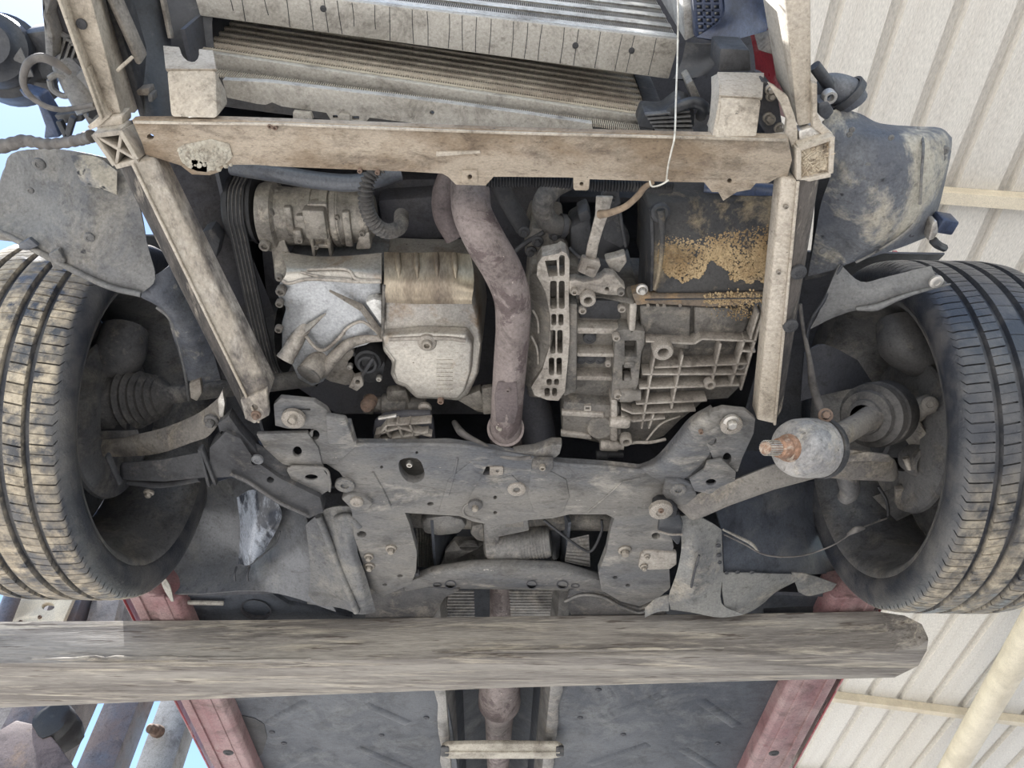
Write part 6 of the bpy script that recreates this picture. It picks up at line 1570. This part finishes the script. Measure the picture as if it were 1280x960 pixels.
# ================================================================== detached driveshaft on the right
dv = thing('driveshaft', 'detached driveshaft with a splined stub and round joint hanging in front of the wheel', 'driveshaft', at(990, 560, .84))
a = at(992, 560, .845); 
tip = at(930, 560, .80)
d0 = (tip - a).normalized()
b = MB(); b.lathe([(.0001, .058), (.008, .058), (.0095, .056), (.0105, .050), (.0105, .026), (.015, .024), (.016, .018), (.0175, .014), (.0175, .008), (.021, .004), (.022, -.004), (.026, -.006)], a + d0 * .012, d0, 32); mesh_obj('stub', b, 'stub_rust', dv)
for k in range(22):
    an = 2 * PI * k / 22; x = d0.cross(Vector((0, 0, 1))).normalized(); y = d0.cross(x); rr = (x * math.cos(an) + y * math.sin(an))
    b = MB(); s0 = a + d0 * .040 + rr * .0108
    b.bar(s0, s0 + d0 * .026, .0014, .002, rr); mesh_obj('spline', b, 'bolt_bright', dv)
b = MB(); b.lathe([(r_ * 1.17, t_ * 1.1) for r_, t_ in ((.018, .010), (.022, .008), (.030, .006), (.035, .002), (.0385, -.008), (.040, -.03), (.040, -.052), (.037, -.056), (.0385, -.058), (.0385, -.066), (.034, -.07), (.02, -.074), (.0001, -.074))], a, d0, 44); jt = mesh_obj('joint', b, 'joint_blue', dv)
b = MB(); b.lathe([(.045, -.060), (.0485, -.060), (.0485, -.071), (.045, -.071)], a, d0, 44); mesh_obj('clamp', b, 'dark_metal', dv)
sh0 = a - d0 * .06; sh1 = at(1092, 520, .99)
b = MB(); b.tube([sh0, sh0.lerp(sh1, .35), sh0.lerp(sh1, .7), sh1], [.018, .019, .019, .022], 22, 3); mesh_obj('shaft', b, 'arm_light', dv, smooth=60)
d1 = (at(1125, 512, 1.05) - at(1080, 522, .975)).normalized(); o_ = at(1078, 522, .985)
b = MB(); b.lathe([(.022, 0), (.03, .004), (.031, .010), (.044, .012), (.046, .020), (.040, .024), (.056, .030), (.058, .044), (.052, .05), (.058, .056), (.058, .09), (.05, .10), (.02, .10)], o_, d1, 44); mesh_obj('boot', b, 'rubber_dusty', dv, smooth=40)
bolt(dv, (1032, 519, .89), .011, 'flange', 'rust_bolt', d=(-.2, -.6, -.6))

# ================================================================== plastic liners
ln = thing('wheel_liner', 'torn grey dusty front liner over the mud caked tyre', 'wheel liner', at(120, 300, 1.0), group='torn plastic liners around the wheels')
b = MB()
b.sheet([[(4, 222, 1.06), (14, 192, 1.08), (60, 186, 1.06), (100, 190, 1.05), (145, 200, 1.04)],
         [(-10, 250, 1.04), (30, 236, 1.05), (90, 232, 1.03), (135, 240, 1.02), (172, 252, 1.01)],
         [(-20, 278, 1.02), (40, 275, 1.02), (95, 275, 1.0), (145, 285, .99), (184, 305, .99)],
         [(-30, 284, 1.0), (25, 298, 1.0), (80, 310, .98), (130, 335, .97), (194, 348, .97)],
         [(-30, 276, 1.005), (20, 298, 1.0), (75, 330, .975), (130, 356, .965), (178, 366, .965)]])
sk = mesh_obj('sheet', b, 'plastic_dusty', ln, thick=.003, smooth=60)
b = MB(); b.tube([at(-30, 278, 1.0), at(20, 300, .995), at(80, 332, .97), at(135, 358, .96), at(176, 368, .96)], .0045, 10); mesh_obj('rolled_edge', b, 'plastic_dusty', ln, smooth=60)
b = MB(); b.sheet([[(88, 194, 1.03), (120, 196, 1.03), (146, 214, 1.02)], [(96, 215, 1.015), (120, 222, 1.01), (146, 240, 1.01)], [(102, 232, 1.015), (126, 236, 1.01), (147, 244, 1.01)]]); mesh_obj('patch', b, 'plastic_muddy', ln, thick=.003)
for p, r in (((49, 205), .009), ((112, 297), .008), ((38, 238), .005)):
    bolt(ln, (p[0], p[1], 1.035 if p[1] < 240 else .985), r, 'clip', 'plastic_dusty', name='rivet')
b = MB(); b.plate([(60, 318), (72, 312), (82, 326), (78, 338), (66, 336)], .97, .01); mesh_obj('hook', b, 'plastic_dusty', ln, bev=.002)
b = MB(); b.plate([(22, 306), (36, 298), (48, 308), (34, 314), (24, 312)], .98, .008); mesh_obj('hook', b, 'plastic_liner', ln, bev=.002)
# its inner lobe that hangs down beside the strut
b = MB(); b.sheet([[(168, 340, .99), (190, 345, .985), (214, 330, 1.0), (222, 320, 1.02)], [(172, 368, .97), (195, 372, .965), (218, 372, .98), (232, 372, 1.0)], [(205, 388, .985), (218, 400, .975), (236, 405, .985), (252, 410, 1.0)], [(216, 420, 1.0), (228, 430, .985), (246, 440, .99), (266, 440, 1.01)], [(232, 470, 1.02), (236, 476, 1.01), (252, 478, 1.01), (276, 475, 1.03)]])
mesh_obj('lobe', b, 'plastic_muddy', ln, thick=.003, smooth=60)
b = MB(); b.tube([at(196, 384, .99), at(212, 398, .985), at(222, 425, .995), at(232, 470, 1.01), at(236, 500, 1.03)], .0028, 8); mesh_obj('edge', b, 'plastic_dusty', ln, smooth=60)
# dark splash panel between strut and belt, top extended to block sky
b = MB(); b.sheet([[(165, 178, 1.12), (220, 178, 1.14), (285, 190, 1.16)], [(190, 230, 1.12), (240, 225, 1.14), (285, 225, 1.16)], [(225, 310, 1.1), (270, 305, 1.12), (310, 310, 1.15)], [(255, 400, 1.1), (300, 395, 1.12), (345, 400, 1.15)], [(280, 480, 1.1), (320, 480, 1.12), (360, 480, 1.15)]])
single('splash_panel', b, 'engine_dark', 'black splash panel between the slanting strut and the belt', 'panel', thick=.004, smooth=60)
b = MB(); b.plate([(252, 290), (264, 286), (276, 300), (270, 325), (248, 318)], 1.06, .03)
single('panel_bracket', b, 'dark_metal', 'small dark bracket on the black splash panel', 'bracket', bev=.004)

# rear liner, left: shiny torn sheet and its pale deflector
rl = thing('wheel_liner', 'shiny torn rear liner behind the mud caked wheel', 'wheel liner', at(320, 700, .95), group='torn plastic liners around the wheels')
b = MB(); b.sheet([[(196, 690, 1.08), (235, 625, 1.14), (285, 598, 1.13), (330, 600, 1.10), (378, 630, 1.04)], [(200, 715, 1.02), (250, 690, 1.06), (300, 680, 1.06), (345, 672, 1.02), (388, 668, .98)], [(196, 735, .99), (250, 724, 1.0), (310, 715, 1.0), (350, 708, .97), (390, 705, .955)], [(194, 742, .97), (250, 742, .965), (310, 738, .955), (360, 745, .94), (420, 765, .93)]])
mesh_obj('sheet', b, 'liner_gloss', rl, thick=.003, smooth=60)
b = MB(); b.sheet([[(296, 622, 1.04), (316, 612, 1.04), (344, 622, 1.03)], [(300, 660, 1.02), (322, 650, 1.0), (352, 648, 1.01)], [(298, 705, 1.0), (312, 706, .98), (330, 690, 1.0)]]); mesh_obj('torn_flap', b, 'flap_painted_gloss', rl, thick=.002, smooth=60)
b = MB(); b.tube([at(350, 664, .99), at(344, 680, .985), at(328, 694, .985), at(310, 708, .985)], .002, 6); mesh_obj('torn_edge', b, 'plastic_black', rl, smooth=60)
for x in (293, 309):
    b = MB(); b.tube([at(x + 3, 708, .985), at(x, 718, .97), at(x + 1, 726, .965)], .0022, 6); mesh_obj('drip', b, 'plastic_black', rl, smooth=60)
b = MB(); b.sheet([[(382, 656, .96), (408, 636, .95), (440, 634, .945), (456, 648, .945)], [(386, 690, .95), (410, 680, .94), (432, 676, .925), (446, 682, .93)], [(388, 720, .94), (415, 720, .925), (446, 722, .905), (458, 722, .915)], [(384, 755, .94), (425, 760, .92), (450, 768, .895), (470, 765, .905)]])
mesh_obj('deflector', b, 'plastic_dusty', rl, thick=.004, smooth=45)
b = MB(); b.tube([at(398, 645, .944), at(412, 680, .932), at(428, 720, .915), at(446, 765, .892)], .007, 10); mesh_obj('bead', b, 'plastic_dusty', rl, smooth=60)
b = MB(); b.tube([at(420, 648, .937), at(436, 646, .933), at(450, 658, .933)], .007, 10); mesh_obj('bead', b, 'plastic_dusty', rl, smooth=60)
b = MB(); b.plate([(426, 624), (436, 618), (456, 622), (466, 630), (460, 638), (440, 638)], .922, .02); mesh_obj('tab', b, 'subframe', rl, bev=.004)
bolt(rl, (446, 627, .92), .012, 'clip', 'alu_light', name='clip')
# ledge and jacking cup below the liner
jl = thing('body_ledge', 'grey body ledge with a dark round opening, above the plank', 'ledge', at(290, 760, .97))
b = MB(); b.plate([(216, 748), (280, 742), (300, 742), (340, 742), (360, 755), (440, 772), (440, 800), (225, 800)], .99, .03); mesh_obj('ledge', b, 'underbody', jl, bev=.004)
c = at(320, 762, .985); b = MB(); b.lathe([(.034, .002), (.030, .0), (.028, -.02), (.0001, -.022)], c, (0, -.1, -1), 32); mesh_obj('opening', b, 'engine_dark', jl)
b = MB(); b.bar(at(224, 753, .978), at(280, 754, .978), .010, .008); mesh_obj('pale_strip', b, 'tank_plate', jl, bev=.003)
bolt(jl, (235, 761, .985), .008, 'clip', 'dark_metal', name='plug')  # dark disc stands for a hole in the ledge
b = MB(); b.sheet([[(199, 718, .985), (203, 718, .985)], [(204, 735, .965), (212, 732, .965)], [(214, 752, .95), (217, 752, .95)]]); mesh_obj('loose_tag', b, 'tank_plate', jl, thick=.002)

# rear liner, right
rr_ = thing('wheel_liner', 'grey scuffed rear liner with a swept lower edge, behind the half clean wheel', 'wheel liner', at(900, 720, .93), group='torn plastic liners around the wheels')
b = MB(); b.sheet([[(846, 646, .945), (868, 644, .945), (890, 654, .95), (902, 662, .955)], [(852, 680, .93), (870, 676, .93), (888, 682, .94), (903, 690, .945)], [(846, 715, .925), (866, 712, .915), (885, 714, .925), (904, 716, .935)], [(836, 745, .925), (858, 748, .908), (880, 752, .91), (902, 754, .915)], [(838, 762, .925), (866, 766, .905), (900, 772, .90), (930, 768, .905)]]); mesh_obj('deflector', b, 'plastic_pale', rr_, thick=.004, smooth=45)
b = MB(); b.tube([at(874, 694, .918), at(868, 715, .912), at(864, 734, .908)], .0022, 8); mesh_obj('slit', b, 'plastic_black', rr_, smooth=60)
b = MB(); b.sheet([[(903, 716, .936), (930, 716, .945), (965, 717, .96), (1006, 718, .98)], [(903, 738, .925), (930, 736, .935), (965, 730, .95), (1000, 724, .97)], [(905, 754, .918), (930, 752, .925), (960, 742, .945), (985, 732, .965)], [(905, 772, .908), (930, 768, .92), (952, 756, .94), (968, 740, .96)]]); mesh_obj('skirt', b, 'plastic_pale', rr_, thick=.003, smooth=45)
b = MB(); b.sheet([[(896, 640, 1.0), (940, 620, 1.06), (985, 605, 1.12), (1040, 600, 1.2)], [(903, 670, .97), (950, 660, 1.02), (1000, 650, 1.08), (1050, 645, 1.15)], [(905, 716, .945), (955, 718, .965), (1015, 718, 1.0), (1060, 715, 1.06)]]); mesh_obj('panel', b, 'plastic_liner', rr_, thick=.003, smooth=60)
b = MB(); b.sheet([[(990, 716, .97), (1010, 718, .975), (1046, 730, .985)], [(998, 740, .965), (1012, 745, .965), (1040, 738, .975)]]); mesh_obj('tail', b, 'plastic_pale', rr_, thick=.003)
b = MB(); b.tube([at(904, 662, .945), at(925, 672, .95), at(940, 680, .95), at(948, 690, .95)], [.002, .003, .004, .002], 8); mesh_obj('edge_tear', b, 'tank_plate', rr_, smooth=60)
for x, y in ((898, 682), (899, 694), (899, 703), (908, 716), (922, 715), (940, 715)):
    bolt(rr_, (x, y, .938), .005, 'clip', 'plastic_black', name='slot')
b = MB(); b.plate([(824, 650), (832, 643), (850, 644), (854, 656), (850, 680), (846, 682), (834, 668), (822, 664)], .925, .012); cupp = mesh_obj('cup', b, 'plastic_black', rr_, bev=.004)
b = MB(); b.tube([at(823, 664, .922), at(838, 668, .92), at(853, 668, .922)], .002, 8); mesh_obj('cup_edge', b, 'alu_light', cupp)
b = MB(); b.sheet([[(806, 760, .93), (820, 748, .93), (836, 744, .93)], [(806, 772, .92), (822, 765, .92), (836, 764, .92)]]); mesh_obj('tab', b, 'plastic_pale', rr_, thick=.003)
b = MB(); b.sheet([[(560, 762, .97), (640, 770, .97)], [(560, 790, .96), (640, 800, .96)]])
b = MB(); b.plate([(722, 752), (740, 748), (790, 752), (810, 768), (800, 785), (720, 785)], .985, .02); 
single('floor_patch', b, 'plastic_pale', 'crumpled grey undershield scrap between tunnel and plank', 'undershield', bev=.006)
# dark pocket tube behind the right liner
b = MB(); b.tube([at(950, 758, 1.02), at(990, 756, 1.02), at(1040, 755, 1.02)], .03, 18)
single('air_duct', b, 'plastic_black', 'black round duct behind the scuffed rear liner', 'duct', smooth=60)
# steel wire from liner to wheel
b = MB(); b.tube([at(905, 668, .93), at(930, 680, .92), at(958, 694, .90), at(1000, 695, .88), at(1040, 682, .87), at(1072, 662, .87), at(1108, 648, .9)], .0016, 6)
b.tube([at(1060, 668, .866), at(1070, 662, .862), at(1080, 660, .866)], [.003, .006, .003], 8)
single('tie_wire', b, 'cable_dusty', 'thin steel wire tied from the scuffed liner to the wheel', 'wire', smooth=60)

# front liner, right: big muddy black box shape
fl2 = thing('wheel_liner', 'big muddy black front liner beside the ribbed roof', 'wheel liner', at(1100, 300, 1.0), group='torn plastic liners around the wheels')
b = MB()
b.sheet([[(1030, 150, 1.03), (1046, 136, 1.05), (1075, 142, 1.06), (1100, 154, 1.06), (1145, 158, 1.07), (1176, 160, 1.08), (1190, 172, 1.10)],
         [(1028, 175, 1.01), (1050, 168, 1.01), (1080, 170, 1.01), (1110, 170, 1.01), (1150, 172, 1.02), (1178, 174, 1.04), (1189, 190, 1.07)],
         [(1038, 215, 1.0), (1060, 215, .985), (1090, 215, .985), (1120, 215, .985), (1155, 215, 1.0), (1172, 215, 1.02), (1182, 225, 1.05)],
         [(1026, 255, 1.01), (1060, 258, .985), (1090, 258, .98), (1120, 258, .98), (1150, 255, 1.0), (1166, 255, 1.02), (1174, 258, 1.05)],
         [(1018, 300, 1.02), (1055, 300, 1.0), (1085, 298, .98), (1120, 290, .985), (1145, 282, 1.0), (1160, 276, 1.02), (1168, 275, 1.04)],
         [(1010, 345, 1.03), (1040, 338, 1.01), (1065, 328, .995), (1100, 318, .99), (1130, 308, 1.0), (1150, 300, 1.02), (1160, 296, 1.04)]])
mesh_obj('shell', b, 'plastic_muddy', fl2, thick=.004, smooth=60)
b = MB(); b.tube([at(1148, 160, 1.06), at(1154, 180, 1.01), at(1152, 215, .99), at(1150, 255, .99)], .002, 8); mesh_obj('seam', b, 'plastic_dusty', fl2, smooth=60)
b = MB(); b.tube([at(1070, 328, .985), at(1100, 312, .98), at(1130, 292, .985), at(1142, 280, .99)], .002, 8); mesh_obj('seam', b, 'plastic_dusty', fl2, smooth=60)
for p, r in (((1083, 208), .006), ((1180, 188), .007), ((1178, 198), .005), ((1062, 168), .004), ((1065, 162), .004), ((1028, 314), .005), ((1114, 172), .004)):
    bolt(fl2, (*p, .99 if p[0] < 1150 else 1.04), r, 'clip', 'plastic_dusty', name='rivet')
# dark flank between strut and liner
b = MB(); b.sheet([[(1020, 222, 1.03), (1032, 215, 1.02), (1044, 220, 1.01)], [(1018, 262, 1.05), (1036, 262, 1.03), (1056, 262, 1.02)], [(1014, 310, 1.06), (1032, 310, 1.04), (1052, 305, 1.03)], [(1006, 350, 1.06), (1030, 345, 1.05), (1052, 332, 1.04)]]); mesh_obj('flank', b, 'plastic_black', fl2, thick=.003, smooth=60)
# hanging strip below it
b = MB(); b.sheet([[(1050, 330, 1.0), (1076, 352, .99), (1108, 346, .985), (1164, 332, .985)], [(1040, 350, .985), (1074, 368, .975), (1112, 362, .97), (1170, 346, .975)], [(1024, 390, .985), (1060, 386, .975), (1100, 380, .97), (1180, 356, .975)], [(1012, 412, .99), (1040, 398, .985), (1075, 386, .98), (1120, 376, .98)]]); mesh_obj('strip', b, 'plastic_dusty', fl2, thick=.003, smooth=50)
b = MB(); b.tube([at(1070, 386, .97), at(1095, 384, .965), at(1120, 374, .965), at(1150, 364, .97), at(1188, 355, .975)], [.003, .006, .004, .003, .0015], 8); mesh_obj('strip_edge', b, 'plastic_dusty', fl2, smooth=60)
b = MB(); b.tube([at(1052, 332, 1.0), at(1044, 345, .99), at(1030, 375, .985), at(1014, 400, .985), at(1008, 430, .99), at(1016, 465, .995), at(1022, 490, .99)], .003, 8); mesh_obj('strip_edge', b, 'plastic_black', fl2, smooth=60)
bolt(fl2, (1170, 352, .965), .010, 'clip', 'bolt_bright', name='clip')
b = MB(); b.plate([(1166, 278), (1172, 276), (1174, 290), (1168, 300), (1160, 302)], 1.0, .02); sn = mesh_obj('sensor_socket', b, 'bolt_bright', fl2, bev=.003)
b = MB(); p = at(1185, 285, 1.0); b.box(p + Vector((.0, 0, .015)), (.026, .022, .03), .15); mesh_obj('sensor', b, 'plastic_blue', sn, bev=.003)
b = MB(); b.tube([at(1166, 300, 1.0), at(1172, 306, 1.0), at(1180, 310, 1.01)], .006, 8); mesh_obj('sensor_plug', b, 'plastic_black', sn)
# horn like plug and elbow at the top of the right liner
hn = thing('washer_neck', 'dusty black filler neck with a ring above the muddy liner', 'filler neck', at(1050, 120, 1.05))
b = MB(); b.tube([at(1026, 108, 1.08), at(1040, 108, 1.07), at(1056, 116, 1.07), at(1062, 128, 1.07)], [.014, .018, .022, .024], 20); mesh_obj('neck', b, 'plastic_muddy', hn, smooth=60)
b = MB(); b.lathe([(.024, -.004), (.028, -.004), (.028, .006), (.024, .006)], at(1057, 118, 1.068), Vector((.6, .5, -.1)), 28); mesh_obj('ring', b, 'plastic_black', hn)
b = MB(); b.plate([(1022, 128), (1036, 126), (1044, 140), (1034, 152), (1024, 145)], 1.02, .03); mesh_obj('lug', b, 'plastic_liner', hn, bev=.004)
b = MB(); b.tube([at(1018, 82, 1.06), at(1030, 98, 1.06), at(1040, 112, 1.06)], .008, 10); mesh_obj('elbow', b, 'plastic_black', hn)
bolt(hn, (1036, 120, 1.03), .009, 'ring', 'bolt_bright', name='clip')
# hanging harness in front of the right wheel
b = MB(); b.tube([at(1000, 380, 1.0), at(1004, 410, .99), at(1012, 450, .985), at(1016, 480, .98), at(1024, 505, .96), at(1030, 516, .95)], [.003, .003, .004, .007, .007, .004], 8)
single('hanging_harness', b, 'cable_dusty', 'thin black harness hanging beside the half clean wheel', 'cable', smooth=60)
b = MB(); b.sheet([[(1004, 440, 1.12), (1030, 430, 1.13), (1070, 450, 1.14)], [(1000, 500, 1.1), (1040, 490, 1.1), (1090, 480, 1.13)]])
single('strut_boot', b, 'body_dark', 'dark inner panel behind the hanging harness', 'panel', thick=.004, smooth=60)
